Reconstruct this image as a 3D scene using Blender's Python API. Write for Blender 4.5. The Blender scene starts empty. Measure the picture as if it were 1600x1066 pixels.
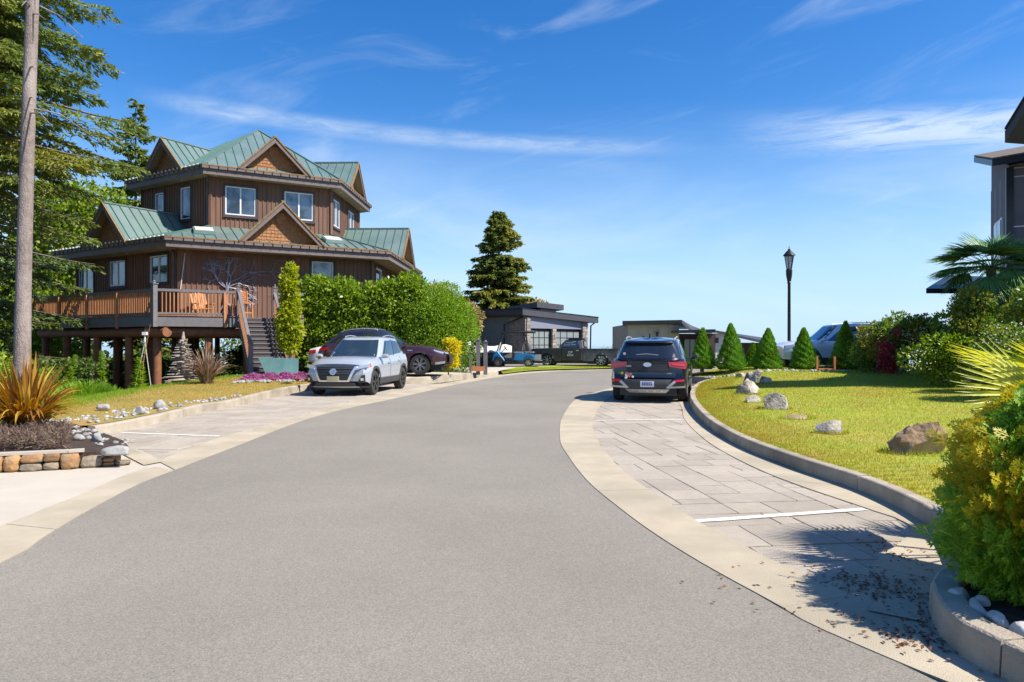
import bpy, bmesh, math, random
import numpy as np
from mathutils import Vector, Matrix, noise as mnoise
from math import sin, cos, pi, radians, sqrt, atan2, hypot
random.seed(7); rng = np.random.default_rng(7)
SC = bpy.context.scene
COL = SC.collection

# ------------------------------------------------------------------ camera, sky, sun, exposure
CAMH = 1.40; F = 1067.0; HOR = 537.0
cam_d = bpy.data.cameras.new('camera'); cam = bpy.data.objects.new('camera', cam_d); COL.objects.link(cam)
cam_d.sensor_width = 36; cam_d.lens = 36*F/1600; cam_d.clip_start = .05; cam_d.clip_end = 20000
cam_d.shift_y = (HOR-533)/1600
cam.location = (0, 0, CAMH); cam.rotation_euler = (radians(90), 0, 0)
SC.camera = cam
SUN_AZ = radians(-21); SUN_EL = radians(49)
sd = bpy.data.lights.new('sun', 'SUN'); sd.energy = 5.0; sd.angle = radians(.5); sd.color = (1, .94, .84)
so = bpy.data.objects.new('sun', sd); COL.objects.link(so)
sdir = Vector((cos(SUN_EL)*cos(SUN_AZ), cos(SUN_EL)*sin(SUN_AZ), sin(SUN_EL)))
so.rotation_euler = sdir.to_track_quat('Z', 'Y').to_euler(); so.location = (20, -5, 30)
w = bpy.data.worlds.new('World'); SC.world = w; w.use_nodes = True
nt = w.node_tree; N = nt.nodes; L = nt.links; N.clear()
def nd(t, **k):
    n = N.new(t)
    for a, b in k.items(): setattr(n, a, b)
    return n
out = nd('ShaderNodeOutputWorld'); bg = nd('ShaderNodeBackground'); bg.inputs[1].default_value = .109
sky = nd('ShaderNodeTexSky', sky_type='NISHITA', sun_disc=False, sun_elevation=SUN_EL, sun_rotation=pi/2-SUN_AZ,
         air_density=1.0, dust_density=.35, ozone_density=3.0, altitude=60)
hs = nd('ShaderNodeHueSaturation'); hs.inputs['Saturation'].default_value = 1.38; hs.inputs['Hue'].default_value = .508
L.new(sky.outputs[0], hs.inputs['Color'])
tc = nd('ShaderNodeTexCoord'); sx = nd('ShaderNodeSeparateXYZ'); L.new(tc.outputs['Generated'], sx.inputs[0])
def M_(op, a, b=None, c=None, clamp=False):
    m = nd('ShaderNodeMath', operation=op); m.use_clamp = clamp
    for i, v in enumerate((a, b, c)):
        if v is None: continue
        if hasattr(v, 'links') or hasattr(v, 'is_linked'): L.new(v, m.inputs[i])
        else: m.inputs[i].default_value = v
    return m.outputs[0]
X, Y, Z = sx.outputs
az = M_('ARCTAN2', X, Y); el = M_('ARCTANGENT', M_('DIVIDE', Z, M_('SQRT', M_('ADD', M_('MULTIPLY', X, X), M_('MULTIPLY', Y, Y)))))
def smooth(x, a, b):
    mr = nd('ShaderNodeMapRange', interpolation_type='SMOOTHSTEP'); L.new(x, mr.inputs[0])
    mr.inputs[1].default_value = a; mr.inputs[2].default_value = b; mr.inputs[3].default_value = 0; mr.inputs[4].default_value = 1
    return mr.outputs[0]
def nz(sxv, syv, sc, det=6, dist=.6, rough=.6, off=0):
    cx = nd('ShaderNodeCombineXYZ'); L.new(M_('MULTIPLY', az, sxv), cx.inputs[0]); L.new(M_('MULTIPLY', M_('ADD', el, M_('MULTIPLY', az, off)), syv), cx.inputs[1])
    t = nd('ShaderNodeTexNoise'); L.new(cx.outputs[0], t.inputs['Vector']); t.inputs['Scale'].default_value = sc
    t.inputs['Detail'].default_value = det; t.inputs['Distortion'].default_value = dist; t.inputs['Roughness'].default_value = rough
    return t.outputs['Fac']
def band(center, half, soft):     # soft band in elevation around a line
    d = M_('ABSOLUTE', M_('SUBTRACT', el, center)); 
    return M_('SUBTRACT', 1.0, smooth(d, half*.4, half+soft))
# broad thin cirrus
c1 = M_('MULTIPLY', smooth(nz(1.1, 4.5, 2.2, 8, 1.2, .62, -.22), .50, .78), .22)
c2 = M_('MULTIPLY', smooth(nz(2.2, 14, 2.0, 8, .8, .65, .12), .60, .84), .10)
# veil in the lower half of the sky
veil = M_('MULTIPLY', M_('SUBTRACT', 1.0, smooth(el, .02, .30)), .34)
veil2 = M_('MULTIPLY', M_('MULTIPLY', smooth(nz(.8, 3.2, 2.5, 6, .8, .55, .1), .38, .66), M_('SUBTRACT', 1.0, smooth(el, .16, .34))), .30)
# long vapour trail (left to middle)
tl = M_('ADD', .3085, M_('MULTIPLY', M_('ADD', az, .48), -.048))
n3 = nz(9, 40, 2.0, 6, .5, .7)
trail = M_('MULTIPLY', M_('MULTIPLY', band(tl, .004, .013), M_('MULTIPLY_ADD', n3, 1.3, -.25)), M_('MULTIPLY', smooth(az, -.52, -.40), M_('SUBTRACT', 1.0, smooth(az, .05, .30))))
# cloud streak on the right
tr = M_('ADD', .272, M_('MULTIPLY', M_('SUBTRACT', az, .45), -.10))
n4 = nz(4, 26, 2.2, 8, 1.0, .7)
str2 = M_('MULTIPLY', M_('MULTIPLY', band(tr, .006, .030), smooth(n4, .30, .62)), smooth(az, .28, .50))
tot = M_('ADD', M_('ADD', c1, c2), M_('ADD', veil2, M_('ADD', M_('MULTIPLY', trail, .62), M_('MULTIPLY', str2, .68))), clamp=True)
hz = nd('ShaderNodeMix', data_type='RGBA'); L.new(M_('MULTIPLY', M_('SUBTRACT', 1.0, smooth(el, -.02, .34)), .86), hz.inputs[0]); L.new(hs.outputs[0], hz.inputs[6])
hz.inputs[7].default_value = (2.9, 4.35, 5.9, 1)
mx = nd('ShaderNodeMix', data_type='RGBA'); L.new(tot, mx.inputs[0]); L.new(hz.outputs[2], mx.inputs[6])
mx.inputs[7].default_value = (4.7, 5.3, 5.9, 1)
L.new(mx.outputs[2], bg.inputs[0]); L.new(bg.outputs[0], out.inputs[0])
SC.view_settings.view_transform = 'Standard'; SC.view_settings.look = 'None'
SC.view_settings.exposure = .78; SC.view_settings.gamma = 1.0; SC.view_settings.use_curve_mapping = False

# ------------------------------------------------------------------ helpers
def tag(o, label=None, cat=None, group=None, kind=None):
    if label: o['label'] = label
    if cat: o['category'] = cat
    if group: o['group'] = group
    if kind: o['kind'] = kind
    return o
def empty(name, loc=(0, 0, 0), rz=0, label=None, cat=None, group=None):
    o = bpy.data.objects.new(name, None); COL.objects.link(o); o.location = loc; o.rotation_euler = (0, 0, rz)
    return tag(o, label, cat, group)
def link(name, me, parent=None, loc=None, rot=None, sc=None):
    o = bpy.data.objects.new(name, me); COL.objects.link(o)
    if parent: o.parent = parent
    if loc is not None: o.location = loc
    if rot is not None: o.rotation_euler = rot
    if sc is not None: o.scale = sc
    return o
def copy_tree(o, parent=None):
    kids = list(o.children)
    c = o.copy(); COL.objects.link(c)
    if parent: c.parent = parent
    for ch in kids: copy_tree(ch, c)
    return c
def fast_mesh(name, V, Fq, mat, smooth=False):
    """V (n,3), Fq (m,3|4) integer faces"""
    V = np.asarray(V, dtype=np.float32); Fq = np.asarray(Fq, dtype=np.int32)
    me = bpy.data.meshes.new(name); k = Fq.shape[1]; m = len(Fq)
    me.vertices.add(len(V)); me.vertices.foreach_set('co', V.ravel())
    me.loops.add(m*k); me.loops.foreach_set('vertex_index', Fq.ravel())
    me.polygons.add(m); me.polygons.foreach_set('loop_start', np.arange(0, m*k, k, dtype=np.int32))
    me.polygons.foreach_set('loop_total', np.full(m, k, dtype=np.int32))
    if smooth: me.polygons.foreach_set('use_smooth', np.ones(m, dtype=bool))
    me.update(calc_edges=True); me.validate()
    for mm in (mat if isinstance(mat, (list, tuple)) else [mat]): me.materials.append(mm)
    return me
class MB:
    def __init__(s): s.v = []; s.f = []; s.mi = []
    def add(s, vs, fs, mi=0):
        b = len(s.v); s.v += [tuple(v) for v in vs]; s.f += [tuple(b+i for i in f) for f in fs]; s.mi += [mi]*len(fs); return s
    def box(s, x0, x1, y0, y1, z0, z1, mi=0, M=None):
        vs = [Vector((x, y, z)) for x in (x0, x1) for y in (y0, y1) for z in (z0, z1)]
        if M is not None: vs = [M @ v for v in vs]
        return s.add(vs, [(0, 1, 3, 2), (4, 6, 7, 5), (0, 4, 5, 1), (2, 3, 7, 6), (0, 2, 6, 4), (1, 5, 7, 3)], mi)
    def bar(s, a, b, wd, h, up=(0, 0, 1), mi=0):
        a = Vector(a); b = Vector(b); d = (b-a).normalized(); up = Vector(up); r = d.cross(up)
        if r.length < 1e-4: r = d.cross(Vector((1, 0, 0)))
        r.normalize(); u = r.cross(d); r *= wd/2; u *= h/2
        vs = [a-r-u, a+r-u, a+r+u, a-r+u, b-r-u, b+r-u, b+r+u, b-r+u]
        return s.add(vs, [(3, 2, 1, 0), (4, 5, 6, 7), (0, 1, 5, 4), (1, 2, 6, 5), (2, 3, 7, 6), (3, 0, 4, 7)], mi)
    def tube(s, pts, rad, n=8, mi=0, cap=True):
        pts = [Vector(p) for p in pts]; m = len(pts)
        if not hasattr(rad, '__len__'): rad = [rad]*m
        b = len(s.v); prev = None
        for i, p in enumerate(pts):
            d = (pts[min(i+1, m-1)]-pts[max(i-1, 0)]).normalized()
            if prev is None:
                r = d.cross(Vector((0, 0, 1)))
                if r.length < 1e-3: r = d.cross(Vector((1, 0, 0)))
            else: r = prev - d*prev.dot(d)
            r.normalize(); prev = r; u = d.cross(r)
            for k in range(n):
                a = 2*pi*k/n; s.v.append(tuple(p+(r*cos(a)+u*sin(a))*rad[i]))
        for i in range(m-1):
            for k in range(n):
                s.f.append((b+i*n+k, b+i*n+(k+1) % n, b+(i+1)*n+(k+1) % n, b+(i+1)*n+k)); s.mi.append(mi)
        if cap:
            s.f.append(tuple(b+k for k in range(n))[::-1]); s.mi.append(mi)
            s.f.append(tuple(b+(m-1)*n+k for k in range(n))); s.mi.append(mi)
        return s
    def lathe(s, prof, n=16, M=None, mi=0, axis='z', cap=True):
        b = len(s.v)
        for (r, z) in prof:
            for k in range(n):
                a = 2*pi*k/n
                v = Vector((r*cos(a), r*sin(a), z)) if axis == 'z' else Vector((r*cos(a), z, r*sin(a)))
                s.v.append(tuple(M @ v if M is not None else v))
        for i in range(len(prof)-1):
            for k in range(n):
                s.f.append((b+i*n+k, b+i*n+(k+1) % n, b+(i+1)*n+(k+1) % n, b+(i+1)*n+k)); s.mi.append(mi)
        if not cap: return s
        s.f.append(tuple(b+k for k in range(n))[::-1]); s.mi.append(mi)
        s.f.append(tuple(b+(len(prof)-1)*n+k for k in range(n))); s.mi.append(mi)
        return s
    def prism(s, poly, d, mi=0):
        """poly: list of 3D points (planar), d: extrusion vector"""
        n = len(poly); p = [Vector(q) for q in poly]; d = Vector(d)
        vs = p + [q+d for q in p]
        fs = [tuple(range(n))[::-1], tuple(range(n, 2*n))] + [(i, (i+1) % n, n+(i+1) % n, n+i) for i in range(n)]
        return s.add(vs, fs, mi)
    def mesh(s, name, mat, smooth=False, bevel=0, segs=1):
        me = bpy.data.meshes.new(name); me.from_pydata(s.v, [], s.f)
        for mm in (mat if isinstance(mat, (list, tuple)) else [mat]): me.materials.append(mm)
        if any(s.mi): me.polygons.foreach_set('material_index', s.mi)
        bm = bmesh.new(); bm.from_mesh(me)
        bmesh.ops.recalc_face_normals(bm, faces=bm.faces)
        if bevel: bmesh.ops.bevel(bm, geom=list(bm.edges), offset=bevel, segments=segs, affect='EDGES', clamp_overlap=True)
        if smooth:
            for f in bm.faces: f.smooth = True
        bm.to_mesh(me); bm.free()
        if smooth: 
            try: me.set_sharp_from_angle(angle=radians(42))
            except Exception: pass
        me.update(); return me
    def build(s, name, mat, parent=None, **k):
        loc = k.pop('loc', None); rot = k.pop('rot', None)
        return link(name, s.mesh(name, mat, **k), parent, loc, rot)

# ------------------------------------------------------------------ materials
def pm(name, col, col2=None, scale=3., rough=.8, bump=0., bscale=40., metal=0., coat=0., rnd=0., det=5, stretch=(1, 1, 1),
       spec=.5, trans=0., world=False, lo=.35, hi=.65, col3=None, s3=.4, alpha=None, em=None):
    m = bpy.data.materials.new(name); m.use_nodes = True; n = m.node_tree.nodes; l = m.node_tree.links
    b = n['Principled BSDF']; b.inputs['Roughness'].default_value = rough; b.inputs['Metallic'].default_value = metal
    b.inputs['Base Color'].default_value = (*col, 1); b.inputs['Specular IOR Level'].default_value = spec
    if coat: b.inputs['Coat Weight'].default_value = coat; b.inputs['Coat Roughness'].default_value = .04
    if trans: b.inputs['Transmission Weight'].default_value = trans
    t = n.new('ShaderNodeTexCoord'); mp = n.new('ShaderNodeMapping'); mp.inputs['Scale'].default_value = stretch
    if world:
        g = n.new('ShaderNodeNewGeometry'); l.new(g.outputs['Position'], mp.inputs[0])
    else: l.new(t.outputs['Object'], mp.inputs[0])
    last = None
    if col2 is not None:
        tx = n.new('ShaderNodeTexNoise'); tx.inputs['Scale'].default_value = scale; tx.inputs['Detail'].default_value = det
        tx.inputs['Roughness'].default_value = .6
        l.new(mp.outputs[0], tx.inputs['Vector'])
        mr = n.new('ShaderNodeMapRange'); mr.inputs[1].default_value = lo; mr.inputs[2].default_value = hi; l.new(tx.outputs[0], mr.inputs[0])
        mi = n.new('ShaderNodeMix'); mi.data_type = 'RGBA'; mi.inputs[6].default_value = (*col, 1); mi.inputs[7].default_value = (*col2, 1)
        l.new(mr.outputs[0], mi.inputs[0]); last = mi.outputs[2]
        if col3 is not None:
            t3 = n.new('ShaderNodeTexNoise'); t3.inputs['Scale'].default_value = s3; t3.inputs['Detail'].default_value = 6
            l.new(mp.outputs[0], t3.inputs['Vector'])
            r3 = n.new('ShaderNodeMapRange'); r3.inputs[1].default_value = .45; r3.inputs[2].default_value = .72; l.new(t3.outputs[0], r3.inputs[0])
            m3 = n.new('ShaderNodeMix'); m3.data_type = 'RGBA'; m3.inputs[7].default_value = (*col3, 1)
            l.new(last, m3.inputs[6]); l.new(r3.outputs[0], m3.inputs[0]); last = m3.outputs[2]
    if rnd:
        oi = n.new('ShaderNodeObjectInfo'); mu = n.new('ShaderNodeMath'); mu.operation = 'MULTIPLY_ADD'
        l.new(oi.outputs['Random'], mu.inputs[0]); mu.inputs[1].default_value = 2*rnd; mu.inputs[2].default_value = 1-rnd
        h = n.new('ShaderNodeHueSaturation'); l.new(mu.outputs[0], h.inputs['Value'])
        if last is None: h.inputs['Color'].default_value = (*col, 1)
        else: l.new(last, h.inputs['Color'])
        last = h.outputs[0]
    if last is not None: l.new(last, b.inputs['Base Color'])
    if bump:
        tb = n.new('ShaderNodeTexNoise'); tb.inputs['Scale'].default_value = bscale; tb.inputs['Detail'].default_value = 4
        l.new(mp.outputs[0], tb.inputs['Vector'])
        bp = n.new('ShaderNodeBump'); bp.inputs['Strength'].default_value = bump; bp.inputs['Distance'].default_value = .02
        l.new(tb.outputs[0], bp.inputs['Height']); l.new(bp.outputs[0], b.inputs['Normal'])
    return m
def leafmat(name, c1, c2, c3=None, trans=.35, rough=.5, tcol=None, patch=None, pscale=.5):
    """leaf colour varies from leaf to leaf (random per island) and in natural patches"""
    m = bpy.data.materials.new(name); m.use_nodes = True; n = m.node_tree.nodes; l = m.node_tree.links
    b = n['Principled BSDF']; b.inputs['Roughness'].default_value = rough; b.inputs['Specular IOR Level'].default_value = .3
    g = n.new('ShaderNodeNewGeometry'); cr = n.new('ShaderNodeValToRGB')
    e = cr.color_ramp.elements; e[0].color = (*c1, 1); e[1].color = (*c2, 1)
    if c3: x = cr.color_ramp.elements.new(.85); x.color = (*c2, 1); e[-1].color = (*c3, 1)
    l.new(g.outputs['Random Per Island'], cr.inputs[0]); last = cr.outputs[0]
    if patch:
        t = n.new('ShaderNodeTexNoise'); t.inputs['Scale'].default_value = pscale; t.inputs['Detail'].default_value = 4; l.new(g.outputs['Position'], t.inputs['Vector'])
        mr = n.new('ShaderNodeMapRange'); mr.inputs[1].default_value = .48; mr.inputs[2].default_value = .66; l.new(t.outputs[0], mr.inputs[0])
        mi = n.new('ShaderNodeMix'); mi.data_type = 'RGBA'; l.new(mr.outputs[0], mi.inputs[0]); l.new(last, mi.inputs[6]); mi.inputs[7].default_value = (*patch, 1)
        last = mi.outputs[2]
    l.new(last, b.inputs['Base Color'])
    tr = n.new('ShaderNodeBsdfTranslucent')
    h = n.new('ShaderNodeHueSaturation'); h.inputs['Value'].default_value = 1.5; h.inputs['Saturation'].default_value = 1.1; h.inputs['Hue'].default_value = .49
    l.new(last, h.inputs['Color']); l.new(h.outputs[0], tr.inputs[0])
    ms = n.new('ShaderNodeMixShader'); ms.inputs[0].default_value = trans
    l.new(b.outputs[0], ms.inputs[1]); l.new(tr.outputs[0], ms.inputs[2]); l.new(ms.outputs[0], n['Material Output'].inputs[0])
    return m
MT = {}
MT['concrete'] = pm('concrete', (.45, .385, .28), (.375, .315, .225), 2.2, .9, .35, 140, world=True, col3=(.30, .26, .19), s3=.9)
MT['kerb'] = pm('kerb_concrete', (.42, .36, .28), (.33, .28, .21), 5, .92, .5, 70, rnd=.08, world=True, col3=(.22, .185, .14), s3=1.8)
MT['slab'] = pm('slab_concrete', (.48, .425, .35), (.42, .37, .30), 1.2, .9, .25, 120, world=True, col3=(.42, .37, .30), s3=.7)
MT['paver'] = pm('paver', (.385, .335, .275), (.34, .29, .235), 14, .92, .5, 90, rnd=.10, world=True, col3=(.31, .265, .21), s3=1.3)
MT['joint'] = pm('joint', (.10, .08, .06), (.06, .05, .035), 30, 1., world=True)
MT['paint'] = pm('line_paint', (.66, .64, .59), (.42, .38, .32), 22, .8, .3, 120, world=True, lo=.45, hi=.68)
MT['soil'] = pm('soil', (.075, .045, .028), (.03, .018, .012), 22, 1., .9, 60, world=True)
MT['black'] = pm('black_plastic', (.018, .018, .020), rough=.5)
MT['blackmetal'] = pm('black_metal', (.012, .012, .014), (.02, .02, .022), 8, .35)
def asphalt():
    m = pm('asphalt', (.228, .204, .170), (.190, .169, .139), .35, .93, world=True)
    n = m.node_tree.nodes; l = m.node_tree.links; b = n['Principled BSDF']
    last = b.inputs['Base Color'].links[0].from_socket
    g = n.new('ShaderNodeNewGeometry')
    v = n.new('ShaderNodeTexVoronoi'); v.inputs['Scale'].default_value = 150; l.new(g.outputs['Position'], v.inputs['Vector'])
    v2 = n.new('ShaderNodeTexNoise'); v2.inputs['Scale'].default_value = 110; v2.inputs['Detail'].default_value = 8; v2.inputs['Roughness'].default_value = .8; l.new(g.outputs['Position'], v2.inputs['Vector'])
    sp = n.new('ShaderNodeSeparateColor'); l.new(v.outputs['Color'], sp.inputs[0])
    ad = n.new('ShaderNodeMath'); ad.operation = 'MULTIPLY_ADD'; l.new(sp.outputs[0], ad.inputs[0]); ad.inputs[1].default_value = .50; ad.inputs[2].default_value = .51
    a2 = n.new('ShaderNodeMath'); a2.operation = 'MULTIPLY_ADD'; l.new(v2.outputs[0], a2.inputs[0]); a2.inputs[1].default_value = .8; l.new(ad.outputs[0], a2.inputs[2])
    s2 = n.new('ShaderNodeMath'); s2.operation = 'SUBTRACT'; l.new(a2.outputs[0], s2.inputs[0]); s2.inputs[1].default_value = .15
    h = n.new('ShaderNodeHueSaturation'); l.new(last, h.inputs['Color']); l.new(s2.outputs[0], h.inputs['Value'])
    # sparse brown leaf-litter stains
    t = n.new('ShaderNodeTexNoise'); t.inputs['Scale'].default_value = 9; t.inputs['Detail'].default_value = 8; t.inputs['Roughness'].default_value = .72; l.new(g.outputs['Position'], t.inputs['Vector'])
    mr = n.new('ShaderNodeMapRange'); mr.inputs[1].default_value = .675; mr.inputs[2].default_value = .72; l.new(t.outputs[0], mr.inputs[0])
    mi = n.new('ShaderNodeMix'); mi.data_type = 'RGBA'; l.new(mr.outputs[0], mi.inputs[0]); l.new(h.outputs[0], mi.inputs[6]); mi.inputs[7].default_value = (.10, .07, .04, 1)
    l.new(mi.outputs[2], b.inputs['Base Color'])
    bp = n.new('ShaderNodeBump'); bp.inputs['Strength'].default_value = .5; bp.inputs['Distance'].default_value = .004
    l.new(a2.outputs[0], bp.inputs['Height']); l.new(bp.outputs[0], b.inputs['Normal'])
    return m
MT['asphalt'] = asphalt()

def ss(a, b, x):
    t = np.clip((x-a)/(b-a), 0, 1); return t*t*(3-2*t)
def G(x, y, z=0.):
    """ground point that the photograph shows at pixel x, y"""
    d = (CAMH-z)*F/(y-HOR); return (( x-800)*d/F, d)
def spline(P, step=.25, closed=False):
    P = np.array(P, float); n = len(P); outp = []
    for i in range(n-1):
        p0 = P[max(i-1, 0)]; p1 = P[i]; p2 = P[i+1]; p3 = P[min(i+2, n-1)]
        k = max(2, int(np.linalg.norm(p2-p1)/step)+1)
        for j in range(k):
            t = j/k
            outp.append(.5*((2*p1)+(-p0+p2)*t+(2*p0-5*p1+4*p2-p3)*t*t+(-p0+3*p1-3*p2+p3)*t**3))
    outp.append(P[-1]); return np.array(outp)
def resample(P, n):
    P = np.array(P, float); s = np.r_[0, np.cumsum(np.linalg.norm(np.diff(P, axis=0), axis=1))]
    t = np.linspace(0, s[-1], n); return np.array([np.interp(t, s, P[:, i]) for i in range(P.shape[1])]).T
def length(P): return np.linalg.norm(np.diff(np.array(P), axis=0), axis=1).sum()
def inpoly(x, y, poly):
    x = np.asarray(x, float); y = np.asarray(y, float); r = np.zeros(x.shape, bool); n = len(poly)
    for i in range(n):
        x1, y1 = poly[i][:2]; x2, y2 = poly[(i+1) % n][:2]
        if y1 == y2: continue
        c = ((y1 > y) != (y2 > y)) & (x < (x2-x1)*(y-y1)/(y2-y1)+x1); r ^= c
    return r
# ------------------------------------------------------------------ terrain heights
def zlawn(x, y):   # right lawn
    return .15 + .13*ss(8., 22., y) + .22*ss(17.5, 24., y) + .10*ss(4.5, 9., np.asarray(x)-.25*np.asarray(y))*(1-ss(12, 22, y))
def zleft(x, y):   # left verge, falling away under the house
    x = np.asarray(x, float); y = np.asarray(y, float)
    a = .17 + .10*ss(12., 22., y)
    return a - .24*np.clip(-9.6-x, 0, 30) - .06*np.clip(y-30, 0, 40)*ss(-9, -13, x)

def ribbon(name, A, B, z, mat, kind='structure', parent=None, zb=None):
    """sheet between two polylines of the same length"""
    A = np.array(A); B = np.array(B); n = len(A)
    za = z if hasattr(z, '__len__') else np.full(n, z); zb_ = za if zb is None else (zb if hasattr(zb, '__len__') else np.full(n, zb))
    V = np.r_[np.c_[A[:, :2], za], np.c_[B[:, :2], zb_]]
    Fq = [(i, i+1, n+i+1, n+i) for i in range(n-1)]
    mb = MB(); mb.add(V, Fq); o = mb.build(name, mat, parent)
    for p in o.data.polygons:
        pass
    me = o.data
    if len(me.polygons) and me.polygons[0].normal.z < 0: me.flip_normals()
    if kind: o['kind'] = kind
    return o
def sheet(name, poly, z, mat, kind='structure', thick=0):
    mb = MB(); mb.add([(p[0], p[1], z) for p in poly], [tuple(range(len(poly)))])
    me = bpy.data.meshes.new(name); me.from_pydata(mb.v, [], mb.f); me.materials.append(mat)
    bm = bmesh.new(); bm.from_mesh(me)
    bmesh.ops.triangulate(bm, faces=bm.faces)
    for f in bm.faces:
        if f.normal.z < 0: f.normal_flip()
    bm.to_mesh(me); bm.free()
    o = link(name, me); 
    if kind: o['kind'] = kind
    return o

# road edges (world metres, from the photograph's ground plane)
RL = [(-3.0, -2), (-3.1, 1.0), G(0, 880), G(62, 843), G(147, 793), G(219, 755.6), G(344, 707), G(500, 649), G(625, 621), G(720, 599.5), G(794, 587), G(850, 581.5), G(906, 579), (6.5, 37.2), (12, 38.6), (26, 39.5)]
RR = [(2.55, -2), (2.3, .5), (1.95, 2.2), G(1424, 1044), G(1270, 978), G(1179, 926), G(1104, 885), G(1025, 836), G(969, 795), G(920, 754), G(890, 716), G(875, 686), G(880, 650), G(905, 622), G(957, 606), (4.7, 24.2), (7.6, 27.6), (13, 30.2), (26, 31)]
RLs = resample(spline(RL), 160); RRs = resample(spline(RR), 160)
ribbon('road', RLs, RRs, 0.0, MT['asphalt'])

# ---- right gutter band, paved bay, inner band and kerb
BI = spline([G(1325, 932), G(1272, 904), G(1212, 879), G(1179, 862), G(1089, 815), G(1036, 780), G(972, 735), G(935, 690), G(926, 660), G(938, 634), G(960, 617), (3.75, 21.6), (5.0, 23.3)])
BO = spline([G(1224, 951), G(1179, 926), G(1104, 885), G(1025, 836), G(969, 795), G(920, 754), G(890, 716), G(875, 686), G(880, 650), G(905, 622), G(957, 606), (3.85, 22.9), (4.7, 24.2)])
n_ = 110
BIr = resample(BI, n_); BOr = resample(BO, n_)
def joints_strip(name, A, B, z, mat, seg=3.0, gap=.008, thick=.06, label=None):
    """concrete strip cast in separate bays with joints between them"""
    root = empty(name); root['kind'] = 'structure'
    Lt = length(A); k = max(1, int(round(Lt/seg))); n = len(A)
    idx = np.linspace(0, n-1, k+1).astype(int)
    for j in range(k):
        a = np.array(A[idx[j]:idx[j+1]+1], float).copy(); b = np.array(B[idx[j]:idx[j+1]+1], float).copy()
        for P in (a, b):
            d = P[1]-P[0]; P[0] += d/np.linalg.norm(d)*gap/2; d = P[-1]-P[-2]; P[-1] -= d/np.linalg.norm(d)*gap/2
        m = len(a); mb = MB()
        V = [(p[0], p[1], z) for p in a]+[(p[0], p[1], z) for p in b]+[(p[0], p[1], z-thick) for p in a]+[(p[0], p[1], z-thick) for p in b]
        Fs = []
        for i in range(m-1):
            Fs += [(i, i+1, m+i+1, m+i), (2*m+i, 2*m+i+1, i+1, i), (m+i, m+i+1, 3*m+i+1, 3*m+i)]
        Fs += [(0, m, 3*m, 2*m), (m-1, 3*m-1, 4*m-1, 2*m-1)]
        mb.add(V, Fs); mb.build('concrete_strip', mat, root)
    return root
joints_strip('gutter', BOr, BIr, .006, MT['concrete'], 3.2)
KB = spline([(2.6, 3.9), G(1445, 808), G(1400, 791), G(1310, 757), G(1220, 726), G(1152, 697), G(1104, 667), G(1081, 641), G(1077, 626), (5.1, 19.2), (5.75, 20.9), (6.35, 22.1)], .2)
KI = spline([(2.25, 4.3), G(1426, 825), G(1359, 797), G(1310, 780), G(1254, 761), G(1197, 739), G(1141, 712), G(1100, 686), G(1070, 656), G(1064, 634), (4.6, 19.8), (5.25, 21.5), (5.6, 22.7)], .2)
nk = 90
KBr = resample(KB, nk); KIr = resample(KI, nk)
joints_strip('gutter', KIr, KBr, .0065, MT['concrete'], 3.0)
bay_poly = [tuple(p) for p in BIr] + [tuple(p) for p in KIr[::-1]]
sheet('parking_bay', bay_poly + [(2.75, 3.9), (2.3, 3.05), (2.0, 3.05)][::-1][:0], -.010, MT['joint'])
big_poly = [G(1310, 938)] + [tuple(p) for p in BOr*.5+BIr*.5] + [tuple(p) for p in KBr[::-1]][:-4] + [(2.75, 4.2), (2.28, 3.62)]
sheet('concrete_base', [G(1290, 905), G(1322, 934), G(1366, 938), G(1434, 929), (2.22, 3.7), (2.6, 4.15), (2.5, 4.6), (2.0, 4.6)], -.0075, MT['paver'])

def lay_pavers(parent, poly, org, ang, unit, ext, seed, name='paver'):
    """random ashlar pattern of thick slabs, recessed joints"""
    rr = random.Random(seed); nx, ny = ext; occ = {}; cnt = 0; meshes = {}
    ca, sa = cos(ang), sin(ang)
    sizes = [(3, 2), (2, 2), (3, 2), (2, 1), (4, 2), (2, 3), (3, 3)]
    for j in range(ny):
        for i in range(nx):
            if (i, j) in occ: continue
            rr.shuffle(sizes); done = None
            for (a, b) in sizes+[(2, 1), (1, 2), (1, 1)]:
                if i+a <= nx and j+b <= ny and all((i+p, j+q) not in occ for p in range(a) for q in range(b)): done = (a, b); break
            a, b = done
            for p in range(a):
                for q in range(b): occ[(i+p, j+q)] = 1
            cx, cy = (i+a/2)*unit, (j+b/2)*unit
            wx, wy = org[0]+cx*ca-cy*sa, org[1]+cx*sa+cy*ca
            if not inpoly(np.array([wx]), np.array([wy]), poly)[0]: continue
            if (a, b) not in meshes:
                g = .0032
                me = MB().box(-a*unit/2+g, a*unit/2-g, -b*unit/2+g*3.3, b*unit/2-g*3.3, -.05, 0).mesh('paver', MT['paver'], bevel=.004)
                meshes[(a, b)] = me
            link(name, meshes[(a, b)], parent, (wx, wy, rr.uniform(-.0035, .0010)), (rr.uniform(-.003, .003), rr.uniform(-.003, .003), ang+rr.uniform(-.006, .006)))
            cnt += 1
    return cnt
prb = bpy.data.objects['parking_bay']
c_ = lay_pavers(prb, big_poly, (-1.5, 3.6), radians(7), .180, (56, 116), 3); print('pavers right', c_)

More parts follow.
